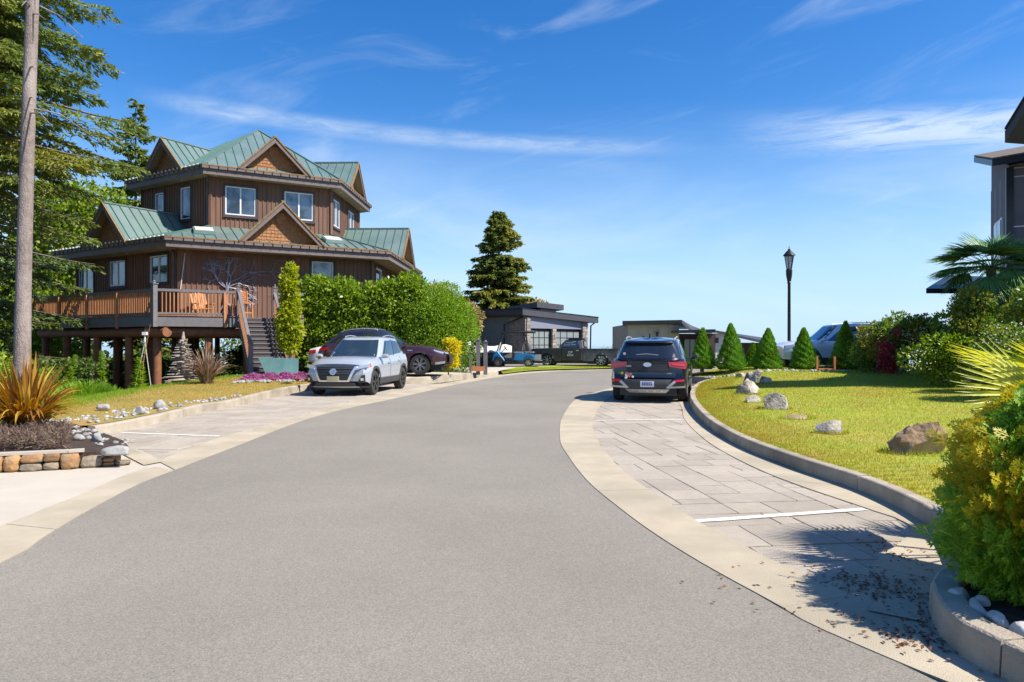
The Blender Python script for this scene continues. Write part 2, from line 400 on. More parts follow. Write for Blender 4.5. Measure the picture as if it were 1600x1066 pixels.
def stripe(p, q, wd, z, name='parking_line'):
    p = Vector(p); q = Vector(q); d = (q-p).normalized(); r = Vector((-d.y, d.x))*wd/2
    m = 24; rr = random.Random(int(p.x*100)); A = []; B = []
    for i in range(m+1):
        c = p.lerp(q, i/m); e = rr.uniform(-.006, .006); A.append((c+r*(1+e*20*.3))[:]); B.append((c-r*(1+rr.uniform(-.1, .1)))[:])
    return ribbon(name, A, B, z, MT['paint'])
stripe(G(1088, 815), G(1352, 796), .085, .0045)
stripe(G(928, 657.5), G(1069, 655.5), .10, .0045)

def kerb(name, P, wd, ztop, mat, side=1, seg=3.0, zbot=-.08, gap=.01, jog=True, lean=.015):
    """kerb swept along P (front face), width wd to the side, cast in segments. ztop: function(x, y)"""
    root = empty(name); root['kind'] = 'structure'
    P = np.array(P); Lt = length(P); P = resample(P, max(12, int(Lt/.18))); n = len(P)
    T = np.gradient(P, axis=0); T /= np.linalg.norm(T, axis=1)[:, None]; Nn = np.c_[-T[:, 1], T[:, 0]]*side
    k = max(1, int(round(Lt/seg))); idx = np.linspace(0, n-1, k+1).astype(int)
    rr = random.Random(len(P))
    for j in range(k):
        ii = np.arange(idx[j], idx[j+1]+1); rings = []; dz = rr.uniform(-.004, .004)
        for q, i in enumerate(ii):
            p = P[i].copy()
            if q == 0: p += T[i]*gap/2
            if q == len(ii)-1: p -= T[i]*gap/2
            zt = float(ztop(p[0], p[1]))+dz; nn = Nn[i]; r = .02
            prof = [(0, zbot), (lean, zt-r*1.2), (lean+.006, zt-r*.4), (lean+r*.9, zt), (wd-r*.6, zt), (wd, zt-r*.6), (wd, zbot)]
            rings.append([(p[0]+nn[0]*a, p[1]+nn[1]*a, b) for a, b in prof])
        m = len(rings[0]); V = [v for r_ in rings for v in r_]; Fs = []
        for a in range(len(rings)-1):
            for b in range(m-1): Fs.append((a*m+b, a*m+b+1, (a+1)*m+b+1, (a+1)*m+b))
        Fs += [tuple(range(m)), tuple((len(rings)-1)*m+b for b in range(m))]
        MB().add(V, Fs).build('kerb_segment', mat, root)
    return root, P, Nn
def ktop(x, y): return float(zlawn(x-.3, y))
# concrete and litter between the bay and the planted bed at the near end
joints_strip('gutter', resample(spline([G(1226, 952.5), G(1270, 978), G(1424, 1044), (2.0, 2.35), (2.3, .6), (2.55, -2)]), 40), resample(spline([G(1304, 944), G(1352, 960), G(1440, 990), (2.12, 2.75), (2.35, 1.2), (2.9, -2)]), 40), .005, MT['concrete'], 2.4)
MT['litter'] = pm('leaf_litter', (.12, .075, .045), (.05, .03, .02), 45, 1., 1., 90, world=True, col3=(.20, .16, .11), s3=6)
sheet('concrete_base', [G(1300, 908), G(1224, 950), G(1290, 985), G(1380, 1012), (2.2, 2.7), (2.5, 1.0), (3.2, 1.0), (3.2, 4.6), (2.2, 4.25)], .0035, MT['concrete'])
MB().add([(*G(1366, 941), .012), (*G(1432, 931), .012), (*G(1436, 955), .012), (*G(1449, 976), .012), (*G(1356, 957), .012)], [(0, 4, 3, 2, 1)]).build('concrete_patch', MT['concrete'])['kind'] = 'structure'
KBk = [tuple(p) for p in KBr] + [(6.75, 23.0), (6.6, 23.9), (6.0, 24.6)]
KBk = spline(KBk[::6]+KBk[-3:], .2)
kr, KP, KN = kerb('kerb', KBk, .14, lambda x, y: .145+.10*float(ss(9, 22, y)), MT['kerb'], side=-1, seg=2.6)

# ---- right lawn sheet
def grid_sheet(name, A, B, nu, zf, mat, kind='structure'):
    A = np.array(A); B = np.array(B); n = len(A); V = []
    for i in range(n):
        for j in range(nu+1):
            t = (j/nu)**1.5; p = A[i]+(B[i]-A[i])*t; V.append((p[0], p[1], float(zf(p[0], p[1]))))
    Fs = [(i*(nu+1)+j, i*(nu+1)+j+1, (i+1)*(nu+1)+j+1, (i+1)*(nu+1)+j) for i in range(n-1) for j in range(nu)]
    me = fast_mesh(name, V, Fs, mat, True)
    if me.polygons[0].normal.z < 0: me.flip_normals()
    o = link(name, me); o['kind'] = kind; return o
MT['lawn'] = pm('lawn_ground', (.25, .28, .03), (.36, .34, .04), 2.2, 1., .8, 60, world=True, col3=(.32, .25, .05), s3=.7)
kin = resample(KP+KN*.12, 70)
far = resample(np.array([(9.0, 2.6), (11, 6), (14, 12), (18, 20), (22, 26), (16, 28), (9.5, 26.5), (7.2, 25.2)]), 70)
def zl2(x, y):
    d = float(np.min(np.hypot(KP[:, 0]-x, KP[:, 1]-y)))
    zk = .145+.10*float(ss(9, 22, y))-.012
    return zk + (float(zlawn(x, y))-zk)*float(ss(0, 2.2, d))
grid_sheet('lawn', kin, far, 26, zl2, MT['lawn'])

# ---- left side: driveway slab, bands, bay, kerb
JL = [(-3.0, -2), (-3.1, 1.0), G(0, 880), G(62, 843), G(147, 793), G(219, 755.6), G(272, 735)]
JLo = [(-3.75, -2), (-3.85, 1.0), G(0, 823.), G(62, 798), G(125, 774), G(200, 741), G(243, 730)]
a_ = resample(spline(JL), 60); b_ = resample(spline(JLo), 60)
joints_strip('gutter', a_, b_, .006, MT['concrete'], 2.6)
sheet('driveway', [(-3.6, -2), (-3.7, 1.0), G(0, 823.), G(125, 774), G(231, 729), G(225, 726.5), (-5.5, 7.45), (-9, 6.9), (-14, 6.2), (-14, -2)], -.001, MT['slab'])
BLo = [G(273, 734.6), G(344, 707), G(500, 649), (-2.9-.02, 17.8), (-2.3, 21.3), G(720, 599.5), G(794, 587), G(850, 581.5), G(906, 579), (6.5, 37.2), (12, 38.6)]
BLi = [G(247, 721), G(344, 684), G(437, 660), (-3.75, 17.3), (-3.0, 21.3), (-2.35, 24.2), (-.75, 30.0), (1.15, 34.3), (3.3, 36.1), (6.4, 37.7), (12, 39.1)]
a_ = resample(spline(BLo), 90); b_ = resample(spline(BLi), 90)
joints_strip('gutter', a_, b_, .006, MT['concrete'], 3.4)
kick = [G(241, 731), G(250, 714), G(172, 684), G(152, 682)]
ribbon('gutter', [G(225, 728), G(160, 694), G(138, 686)], [G(256, 722), G(200, 699), G(166, 684)], .0085, MT['concrete'])
KL = [G(150, 681), G(200, 672), G(260, 658), G(320, 643), G(359, 637.5), (-6.25, 18.0), (-6.05, 20.2), (-5.5, 21.9), (-4.6, 23.3), (-3.6, 24.2), (-2.95, 24.95), (-2.1, 27.1), (-1.35, 29.1), (-.6, 30.7)]
krl, KPL, KNL = kerb('kerb', spline(KL, .2), .15, lambda x, y: .15+.05*float(ss(12, 22, y))-.04*float(ss(26, 31, y)), MT['kerb'], side=1, seg=2.8)
ki = resample(spline(BLi[:6]), 80); kl = resample(spline(KL[:8], .2), 80)
ribbon('parking_bay', kl, ki[:80], -.010, MT['paver'])
pl = bpy.data.objects.get('parking_bay.001')
lp = [tuple(p) for p in resample(spline(BLi[:6]), 60)-np.array([-.15, 0])] + [tuple(p) for p in resample(spline(KL[:9], .2), 60)[::-1]]
c_ = lay_pavers(pl, lp, (-8., 7.0), radians(-4), .19, (36, 90), 5); print('pavers left', c_)
stripe(G(190, 676.5), G(344, 682), .09, .0045)

sheet('concrete_base', [G(300, 736), G(150, 676), (-7.2, 10.6), (-6.5, 7.4), G(200, 760)], -.004, MT['slab'])
sheet('soil', [(4.3, 22.4), (7.5, 22.9), (9.5, 24.2), (7.4, 26.4), (4.9, 24.8), (4.2, 23.3)], -.01, MT['litter'])
# raised apron with the dark red car, up to the far driveways
ap = [(-6.1, 21.6), (-5.6, 22.2), (-4.7, 23.5), (-3.6, 24.35), (-2.6, 25.05), (-1.5, 27.6), (-.8, 29.5), (-2.2, 31.5), (-5.5, 31), (-9.5, 29), (-8.6, 25)]
def zapr(x, y): return .20 + .06*float(ss(23, 27, y))
ribbon('driveway', resample([(-6.15, 21.3), (-4.65, 23.45), (-3.0, 25.05), (-2.15, 27.15), (-1.4, 29.1), (-.65, 30.7)], 30), resample([(-8.2, 23.5), (-7.5, 27), (-6, 30), (-3, 32.5), (.2, 33)], 30), np.linspace(.20, .16, 30), MT['slab'], zb=.26)
# left verge
MT['dirt_slope'] = pm('slope_ground', (.07, .065, .03), (.045, .035, .02), 3, 1., .8, 18, world=True, col3=(.05, .07, .02), s3=.5)
# ---- big terrain sheet to the sea
def zterr(x, y):
    x = np.asarray(x, float); y = np.asarray(y, float)
    z = np.full(x.shape, -.06)
    lf = ss(-6.6, -8.0, x)*ss(7.3, 9.0, y)
    z = z*(1-lf) + (zleft(x, y)-.05)*lf
    z = z - .0*x
    far_ = ss(44, 70, y); z = z*(1-far_) + far_*(-.12*(y-44)-1.)
    d = np.hypot(x, y-10); z = z - ss(60, 400, d)*30 
    return np.maximum(z, -90)
gx = np.unique(np.r_[np.linspace(-40, 40, 81), -np.geomspace(40, 3000, 26), np.geomspace(40, 3000, 26)])
gy = np.unique(np.r_[np.linspace(-30, 60, 91), -np.geomspace(30, 3000, 20), np.geomspace(60, 3000, 26)])
GX, GY = np.meshgrid(gx, gy); GZ = zterr(GX, GY)
nn = len(gx); V = np.c_[GX.ravel(), GY.ravel(), GZ.ravel()]
I = np.arange(len(gy)-1)[:, None]*nn+np.arange(nn-1)[None]; I = I.ravel()
g = link('ground', fast_mesh('ground', V, np.c_[I, I+1, I+nn+1, I+nn], MT['dirt_slope'], True)); g['kind'] = 'structure'
# sea
MT['sea'] = pm('sea', (.10, .20, .26), (.12, .23, .29), .01, .12, .25, .35, world=True)
sea = link('sea', fast_mesh('sea', [(-16000, -3000, -62), (16000, -3000, -62), (16000, 16000, -62), (-16000, 16000, -62)], [(0, 1, 2, 3)], MT['sea'])); sea['kind'] = 'structure'
# verge grass sheet (left)
MT['verge'] = pm('verge_ground', (.20, .19, .04), (.33, .21, .05), 1.4, 1., .6, 30, world=True, col3=(.36, .19, .05), s3=.9)
kinl = resample(KPL[:int(len(KPL)*.52)]+KNL[:int(len(KPL)*.52)]*.13, 40)
farl = resample(np.array([(-8.2, 9.6), (-9.2, 13), (-10.2, 18), (-10.6, 22), (-8.6, 24.6)]), 40)
def zvg(x, y): return float(zleft(x, y))-.0+0*.155
vg = grid_sheet('verge', kinl, farl, 10, lambda x, y: .155+(zvg(x, y)-.155)*float(ss(0, 1.5, np.min(np.hypot(KPL[:, 0]-x, KPL[:, 1]-y)))), MT['verge'])
# far grass strip behind the road bend
A_ = resample(spline([(-.4, 30.6), (1.1, 34.45), (3.2, 36.3), (6.3, 37.9), (12, 39.3)]), 40)
B_ = A_ + np.array([-.3, 2.6]); 
MT['strip'] = pm('strip_ground', (.19, .27, .03), (.28, .31, .05), 2, 1., .5, 30, world=True)
ribbon('lawn', A_, B_, .06, MT['strip'], zb=.16)
ribbon('driveway', B_, B_+np.array([.5, 14.]), .155, MT['asphalt'], zb=.10)
ribbon('driveway', [(4.9, 24.6), (6.5, 25.6), (9.5, 28.0), (15, 30.6), (26, 31.4)], [(6.6, 24.1), (9, 25.2), (16, 25.6), (20, 25.6), (30, 26)], .02, MT['slab'], zb=.40)
# ------------------------------------------------------------------ the hexagonal wooden house
HC = Vector((-13.48, 36.25)); HROT = -2.645
MT['siding'] = pm('brown_siding', (.22, .115, .076), (.15, .076, .05), 3, .85, .4, 30, stretch=(1, 1, .12), world=True, col3=(.135, .08, .06), s3=.7)
MT['roof'] = pm('green_metal_roof', (.165, .24, .22), (.135, .205, .19), .8, .38, metal=.25, world=True, col3=(.20, .265, .245), s3=.9)
MT['seam'] = pm('roof_seam', (.07, .16, .14), rough=.4, metal=.2)
MT['fascia'] = pm('fascia_board', (.17, .135, .13), (.14, .11, .105), 4, .7, world=True)
MT['soffit'] = pm('soffit', (.34, .25, .15), (.29, .21, .12), 3, .8, world=True)
MT['moss'] = pm('weathered_edge', (.33, .17, .04), (.16, .10, .05), 9, .9, world=True)
MT['cedar'] = pm('cedar_wood', (.50, .21, .08), (.38, .15, .055), 8, .7, stretch=(1, 1, .3), rnd=.12, world=True)
MT['log'] = pm('log_beam', (.26, .10, .04), (.17, .065, .03), 5, .7, world=True)
MT['greypaint'] = pm('grey_painted_wood', (.165, .155, .16), (.13, .12, .125), 6, .7, world=True)
MT['shingle'] = pm('cedar_shingle', (.40, .19, .08), (.26, .12, .052), 9, .85, .4, 40, world=True)
MT['winframe'] = pm('white_vinyl', (.72, .72, .72), rough=.4)
MT['glass'] = pm('window_glass', (.16, .19, .22), (.07, .09, .10), 1.3, .04, metal=.75, world=True, lo=.42, hi=.6)  # pale and dark patches in the colour paint reflected trees
MT['glassdark'] = pm('dark_glass', (.012, .014, .016), rough=.03, spec=.9, coat=.6)
MT['curtain'] = pm('interior_blind', (.5, .49, .44), rough=.9)
MT['darktrim'] = pm('dark_window_trim', (.06, .045, .045), rough=.7)
MT['bulb'] = pm('white_bulb', (.75, .75, .7), rough=.3)
HS = empty('wooden_house', (HC.x, HC.y, 0), 0, 'large dark brown hexagonal house on log stilts with green metal roofs and gables', 'house')
HSI = Matrix.Translation((-HC.x, -HC.y, 0))
def hb(mb, name, mat, parent=None, **k):
    """house part: vertices are in world metres, moved into the house's frame"""
    mb.v = [(v[0]-HC.x, v[1]-HC.y, v[2]) for v in mb.v]
    return mb.build(name, mat, parent or HS, **k)
C30 = cos(pi/6); T30 = math.tan(pi/6)
def fr(k):   # outward direction and along direction of face k
    a = HROT+(k+.5)*pi/3; n = Vector((cos(a), sin(a))); return n, Vector((-n.y, n.x))
def hp(k, t, r, z):   # t along the face from its middle, r distance from the centre
    n, e = fr(k); q = HC+n*r+e*t; return Vector((q.x, q.y, z))
def fp(k, R, u, z, off=0):   # u from the face's first corner
    return hp(k, u-R/2, R*C30+off, z)
LW, UW, LE, UE = 8.1, 5.4, 9.17, 6.08
# walls with real window openings: built from panels round the openings
WIN = {('L', 0): [(.1, 1.45, 2.6, 5.05, 'door'), (2.82, 4.1, 3.98, 5.1, 'w'), (5.98, 7.28, 4.0, 5.13, 'w')],
       ('L', 1): [(5.34, 6.3, 3.6, 5.1, 'pic')],
       ('L', 2): [(.75, 2.1, 3.6, 5.05, 's'), (5.1, 6.25, 4.2, 5.0, 's'), (7.0, 7.9, 4.2, 5.0, 's')],
       ('U', 0): [(1.09, 1.85, 7.75, 8.65, 's'), (3.16, 3.93, 7.2, 8.68, 's')],
       ('U', 1): [(.62, 1.93, 7.3, 8.6, 'w'), (3.22, 4.55, 7.32, 8.62, 'w')],
       ('U', 2): [(.35, 1.5, 7.25, 8.58, 'w'), (3.1, 4.35, 7.4, 8.55, 'w')]}
def wall(lv, k):
    R, z0, z1 = (LW, 2.3, 5.3) if lv == 'L' else (UW, 6.3, 9.0)
    W = WIN.get((lv, k), []); mb = MB(); th = .15
    us = sorted(set([0, R]+[q for w_ in W for q in w_[:2]]))
    def blk(u0, u1, a, b):
        P = [fp(k, R, u0, a), fp(k, R, u1, a), fp(k, R, u1, b), fp(k, R, u0, b)]; n, e = fr(k)
        mb.prism(P, (-n.x*th, -n.y*th, 0))
    for i in range(len(us)-1):
        u0, u1 = us[i], us[i+1]; m = (u0+u1)/2; hit = [w_ for w_ in W if w_[0] < m < w_[1]]
        if not hit: blk(u0, u1, z0, z1)
        else:
            w_ = hit[0]
            if w_[2] > z0: blk(u0, u1, z0, w_[2])
            blk(u0, u1, w_[3], z1)
    wo = hb(mb, 'wall', MT['siding'])
    if k > 2: return
    # board-and-batten strips
    mb = MB(); n, e = fr(k); u = .06
    while u < R-.03:
        segs = [(z0, z1)]
        for w_ in W:
            if w_[0]-.09 < u < w_[1]+.09: segs = [(z0, w_[2]-.10), (w_[3]+.10, z1)]
        for a, b in segs:
            if b-a < .05: continue
            mb.prism([fp(k, R, u-.022, a, .002), fp(k, R, u+.022, a, .002), fp(k, R, u+.022, b, .002), fp(k, R, u-.022, b, .002)], (n.x*.028, n.y*.028, 0))
        u += .2
    b_ = hb(mb, 'batten', MT['siding'], wo); b_['kind'] = 'stuff'
    for w_ in W: window(k, R, *w_)
def rect(k, R, u0, u1, a, b, off, d, mb):
    n, e = fr(k); mb.prism([fp(k, R, u0, a, off), fp(k, R, u1, a, off), fp(k, R, u1, b, off), fp(k, R, u0, b, off)], (n.x*d, n.y*d, 0))
def window(k, R, u0, u1, a, b, kind):
    f = MB(); t = .055
    for q in ((u0, u0+t, a, b), (u1-t, u1, a, b), (u0+t, u1-t, a, a+t), (u0+t, u1-t, b-t, b)): rect(k, R, *q, -.06, .075, f)
    mids = []
    if kind in ('w', 'door'): mids = [(u0+u1)/2]
    for m in mids: rect(k, R, m-t*.6, m+t*.6, a+t, b-t, -.05, .06, f)
    o = hb(f, 'door' if kind == 'door' else 'window', MT['winframe'])
    if kind == 'door': o['label'] = 'white framed sliding glass door to the deck'
    T = MB(); s = .09
    for q in ((u0-s, u0-.003, a-s, b+s), (u1+.003, u1+s, a-s, b+s), (u0-.003, u1+.003, a-s*1.1, a-.003), (u0-.003, u1+.003, b+.003, b+s)): rect(k, R, *q, .004, .045, T)
    rect(k, R, u0-s*1.2, u1+s*1.2, a-s*1.5, a-s*1.12, .004, .08, T)
    hb(T, 'trim', MT['darktrim'], o)
    us = [u0+t]+mids+[u1-t]
    for i in range(len(us)-1):
        p = MB(); rect(k, R, us[i]+.01, us[i+1]-.01, a+t, b-t, -.045+.02*(i % 2), .006, p)
        hb(p, 'pane', MT['glass'], o)
    if kind == 'pic':
        p = MB(); rect(k, R, u0+t, u1-t, a+t+.45, a+t+.5, -.03, .03, p); hb(p, 'glazing_bar', MT['winframe'], o)
for k in range(6):
    wall('L', k); wall('U', k)
# corner boards
for R, z0, z1 in ((LW, 2.3, 5.3), (UW, 6.5, 9.0)):
    for k in range(0, 4):
        a = HROT+k*pi/3; c = HC+Vector((cos(a), sin(a)))*(R+.012)
        hb(MB().box(-.06, .06, -.06, .06, z0, z1, M=Matrix.Translation((c.x, c.y, 0)) @ Matrix.Rotation(a, 4, 'Z')), 'corner_board', MT['siding'])
# floor slab and inner ceiling so the rooms are dark
hb(MB().add([(*(HC+Vector((cos(HROT+k*pi/3), sin(HROT+k*pi/3)))*8.0), 2.3) for k in range(6)]+[(*(HC+Vector((cos(HROT+k*pi/3), sin(HROT+k*pi/3)))*8.0), 2.05) for k in range(6)],
   [(0, 1, 2, 3, 4, 5), (6, 7, 8, 9, 10, 11)]+[(k, (k+1) % 6, 6+(k+1) % 6, 6+k) for k in range(6)]), 'floor', MT['log'])

def roof_ring(R, ri, z0, z1, gap=.42, gab=None):
    """sectors of sheet metal roof with standing seams, eaves, soffit; ri inner apothem"""
    ro = R*C30
    zr = lambda r: z0+(z1-z0)*(ro-r)/(ro-ri)
    for k in range(6):
        P = [hp(k, -ro*T30, ro, z0), hp(k, ro*T30, ro, z0), hp(k, ri*T30, ri, z1), hp(k, -ri*T30, ri, z1)]
        if ri < .01: P = P[:3]
        mb = MB(); mb.prism(P, (0, 0, -.04)); o = hb(mb, 'roof', MT['roof'])
        if k > 2: continue
        t = -ro*T30+.2
        while t < ro*T30:
            r_in = max(ri, abs(t)/T30)
            if ro-r_in > .12 and not (gab and abs(t-gab[4].get(k, 0)) < gab[0]*.93 and ri > 1 and False):
                m = MB(); m.bar(hp(k, t, ro-.01, zr(ro)+.012), hp(k, t, r_in, zr(r_in)+.012), .025, .05); hb(m, 'seam', MT['seam'], o)
            t += gap
        # hip cap
        m = MB(); m.bar(hp(k, ro*T30, ro, z0+.02), hp(k, ri*T30, ri, z1+.02), .12, .06); hb(m, 'ridge_cap', MT['roof'], o)
        # fascia with gutter
        m = MB(); n, e = fr(k)
        m.prism([hp(k, -ro*T30, ro, z0-.40), hp(k, ro*T30, ro, z0-.40), hp(k, ro*T30, ro, z0-.12), hp(k, -ro*T30, ro, z0-.12)], (-n.x*.03, -n.y*.03, 0)); hb(m, 'fascia', MT['fascia'], o)
        m = MB(); g1 = (ro+.09)*T30
        m.prism([hp(k, -g1, ro+.09, z0-.15), hp(k, g1, ro+.09, z0-.15), hp(k, g1, ro+.09, z0-.03), hp(k, -g1, ro+.09, z0-.03)], (-n.x*.088, -n.y*.088, 0)); hb(m, 'gutter', MT['fascia'], o)
        m = MB(); m.prism([hp(k, -g1, ro+.10, z0-.04), hp(k, g1, ro+.10, z0-.04), hp(k, g1, ro+.10, z0+.015), hp(k, -g1, ro+.10, z0+.015)], (-n.x*.11, -n.y*.11, 0)); hb(m, 'weathered_edge', MT['moss'], o)
        m = MB(); tt = -ro*T30+.25
        while tt < ro*T30:
            c = hp(k, tt, ro+.105, z0-.08); m.box(-.012, .012, -.012, .012, -.07, .05, M=Matrix.Translation(c)); tt += .38
        q = hb(m, 'gutter_hanger', MT['black'], o); q['kind'] = 'stuff'
        if k == 0:
            m = MB(); tt = -ro*T30+.1
            while tt < ro*T30:
                c = hp(k, tt, ro+.08, z0+.045); m.box(-.028, .028, -.028, .028, -.03, .03, M=Matrix.Translation(c)); tt += .3
            q = hb(m, 'string_lights', MT['bulb'], o); q['kind'] = 'stuff'
    for k in range(6):
        ww = LW*C30 if R > 8 else UW*C30
        m = MB(); m.prism([hp(k, -ro*T30, ro-.03, z0-.37), hp(k, ro*T30, ro-.03, z0-.37), hp(k, ww*T30, ww-.1, z0-.37), hp(k, -ww*T30, ww-.1, z0-.37)], (0, 0, .03)); hb(m, 'soffit', MT['soffit'])
        if k in (0, 1, 2):
            for q in (-.5, 0, .5): pass
    return zr, ro
zrL, roL = roof_ring(LE, UW*C30-.02, 5.66, 6.72)
zrU, roU = roof_ring(UE, 0.0, 9.32, 12.72)
def gable(k, tc, hw, zap, zb, zr, ro, ri, ow):
    """cross gable: two sheet-metal planes running back into the main roof, shingled triangle, rake boards"""
    s = (zap-zb)/hw; rf = ro-.05
    # ridge meets main roof where zr(r) == zap
    rr_ = rf
    while zr(rr_) < zap and rr_ > ri: rr_ -= .02
    rb = max(rr_, ri); o = None
    for sg in (-1, 1):
        tv = (zap-zr(rb))/s if zr(rb) < zap else 0
        P = [hp(k, tc, rf+.12, zap), hp(k, tc+sg*(hw+.06), rf+.12, zb-.06*s), hp(k, tc+sg*hw, rf-.02, zb-.0)]
        P += [hp(k, tc+sg*tv, rb, zap-s*tv)] if tv > .02 else []
        P += [hp(k, tc, rb, zap)]
        m = MB(); m.add([p for p in P], [tuple(range(len(P)))]); m2 = MB(); m2.prism(P, (0, 0, .05)); o2 = hb(m2, 'gable_roof', MT['roof']); o = o or o2
        r = rf-.1
        while r > rb+.1:
            tt = max(0, (zap-zr(r))/s)
            if tt > .1:
                m = MB(); m.bar(hp(k, tc+sg*.02, r, zap+.06), hp(k, tc+sg*tt, r, zap-s*tt+.06), .025, .05, up=(0, 0, 1)); hb(m, 'seam', MT['seam'], o2)
            r -= .42
        # rake board and weathered lip
        m = MB(); n, e = fr(k)
        m.prism([hp(k, tc, rf+.13, zap-.03), hp(k, tc+sg*(hw+.05), rf+.13, zb-.03-.05*s), hp(k, tc+sg*(hw-.14), rf+.13, zb-.03-.05*s), hp(k, tc, rf+.13, zap-.22-.03)], (n.x*.035, n.y*.035, 0)); hb(m, 'rake_board', MT['fascia'], o2)
        m = MB(); m.prism([hp(k, tc, rf+.14, zap+.065), hp(k, tc+sg*(hw+.1), rf+.14, zb+.065-.1*s), hp(k, tc+sg*(hw+.1), rf+.14, zb-.02-.1*s), hp(k, tc, rf+.14, zap-.02)], (n.x*.06, n.y*.06, 0)); hb(m, 'weathered_edge', MT['moss'], o2)
        m = MB(); m.prism([hp(k, tc, rf+.12, zap-.03), hp(k, tc+sg*hw, rf+.12, zb-.03), hp(k, tc+sg*hw, rf-.4, zb-.03), hp(k, tc, rf-.4, zap-.03)], (0, 0, .02)); hb(m, 'soffit', MT['soffit'], o2)
    m = MB(); m.bar(hp(k, tc, rf+.15, zap+.06), hp(k, tc, rb, zap+.06), .14, .05); hb(m, 'ridge_cap', MT['roof'], o)
    # shingled wall
    m = MB(); n, e = fr(k); rw = rf-.28
    m.prism([hp(k, tc-hw, rw, zb-.05), hp(k, tc+hw, rw, zb-.05), hp(k, tc, rw, zap-.05)], (-n.x*.06, -n.y*.06, 0)); gw = hb(m, 'gable_wall', MT['shingle'])
    m = MB(); z = zb-.05; row = 0; rr = random.Random(int(k*10+zap))
    while z < zap-.25:
        h = .165; half = (zap-z-h)/s; t = -half+(.05 if row % 2 else 0)
        while t < half-.05:
            wd = rr.uniform(.12, .2); t1 = min(t+wd-.012, half); dz = rr.uniform(-.015, .015)
            A_ = [hp(k, tc+t, rw+.012, z+h+.02), hp(k, tc+t1, rw+.012, z+h+.02), hp(k, tc+t1, rw+.035, z+dz), hp(k, tc+t, rw+.035, z+dz)]
            m.prism(A_, (-n.x*.012, -n.y*.012, 0)); t += wd
        z += h-.02; row += 1
    q = hb(m, 'shingle', MT['shingle'], gw); q['kind'] = 'stuff'
    zc = zb+(zap-zb)*.62; m = MB(); c = hp(k, tc, rw+.05, zc)
    ang = atan2(n.y, n.x); MM = Matrix.Translation(c) @ Matrix.Rotation(ang, 4, 'Z') @ Matrix.Rotation(pi/2, 4, 'Y')
    m.lathe([(.26, -.01), (.26, .02), (.22, .03), (.21, .0)], 20, MM); hb(m, 'round_vent', MT['shingle'], gw)
for k in range(3):
    gable(k, 0.12 if k == 0 else (-.12 if k == 1 else .0), 1.66, 7.42, 5.74, zrL, roL, UW*C30, LW*C30)
    gable(k, 0., 1.52, 10.92, 9.38, zrU, roU, 0, UW*C30)
# skylights on the lower roof
for (k, t) in ((1, -3.1), (1, 2.35)):
    a = hp(k, t-.42, 7.0, zrL(7.0)+.02); b = hp(k, t+.42, 7.0, zrL(7.0)+.02); c = hp(k, t+.42, 6.1, zrL(6.1)+.02); d = hp(k, t-.42, 6.1, zrL(6.1)+.02)
    s_ = hb(MB().prism([a, b, c, d], (0, 0, .14)), 'skylight', MT['roof'])
    q = Vector((0, 0, .145)); ce = (a+b+c+d)/4; hb(MB().prism([ce+(p-ce)*.85+q for p in (a, b, c, d)], (0, 0, .02)), 'pane', MT['curtain'], s_)
# downpipes
def pipe(pts, r=.035, name='downpipe', mat='greypaint'): return hb(MB().tube(pts, r, 8), name, MT[mat])
pipe([hp(0, 4.35, roL+.03, 5.45), hp(0, 3.75, LW*C30+.12, 5.15), hp(0, 3.72, LW*C30+.07, 4.9), hp(0, 3.72, LW*C30+.07, 2.5)])
pipe([hp(0, 2.75, roU+.03, 9.15), hp(0, 2.6, UW*C30+.10, 8.9), hp(0, 2.58, UW*C30+.07, 8.7), hp(0, 2.58, UW*C30+.07, 6.9)])
pipe([hp(0, -4.3, roL+.03, 5.45), hp(0, -3.95, LW*C30+.12, 5.15), hp(0, -3.95, LW*C30+.07, 2.5)])
pipe([hp(2, -4.0, LW*C30+.07, 5.2), hp(2, -4.0, LW*C30+.07, 2.4)], .03, mat='siding')
hb(MB().tube([fp(1, LW, .2, 5.15, .05), fp(1, LW, .02, 3.6, .12)], .014, 6), 'flag_pole', MT['winframe'])
for (k, t) in ((0, -2.5), (0, 1.), (1, -2.5), (1, 2.5), (2, -2), (2, 2)):
    for zz, r in ((5.285, (LW+LE)/2*C30), (8.945, (UW+UE)/2*C30)):
        if abs(t) < 3: hb(MB().lathe([(.05, 0), (.05, .012)], 10, Matrix.Translation(hp(k, t, r, zz-.012))), 'soffit_light', MT['bulb'])

# ---- deck
DZ = 2.45; dn0, de0 = fr(0); dn1, de1 = fr(1)
corner = fp(1, LW, -.92, 0, 2.0)
def dl(s, off=0): p = Vector((corner.x, corner.y))-de0*s+dn0*off; return p       # s metres to the left of the corner
def dr(s, off=0): p = Vector((corner.x, corner.y))+de1*s+dn1*off; return p
dk = MB(); 
Ls, Rs = 9.6, 5.5
in0 = [hp(0, t, LW*C30-.02, 0) for t in (-5.2, LW/2)]; in1 = [hp(1, t, LW*C30-.02, 0) for t in (-LW/2, .8)]
P = [dl(Ls), dl(0), dr(Rs), in1[1], in0[1], in0[0]]
dk.prism([(p[0], p[1], DZ-.04) for p in P], (0, 0, .04)); deck = hb(dk, 'deck', MT['greypaint'])
def seg(p, q, z0, z1, th, name, mat, parent=deck):
    m = MB(); m.bar((p[0], p[1], (z0+z1)/2), (q[0], q[1], (z0+z1)/2), th, z1-z0); return hb(m, name, mat, parent)
seg(dl(Ls, .02), dl(0.0, .02), 2.06, 2.41, .04, 'fascia_board', MT['greypaint'])
seg(dr(0.0, .02), dr(2.95, .02), 2.06, 2.41, .04, 'fascia_board', MT['greypaint'])
seg(dr(4.35, .02), dr(Rs, .02), 2.06, 2.41, .04, 'fascia_board', MT['greypaint'])
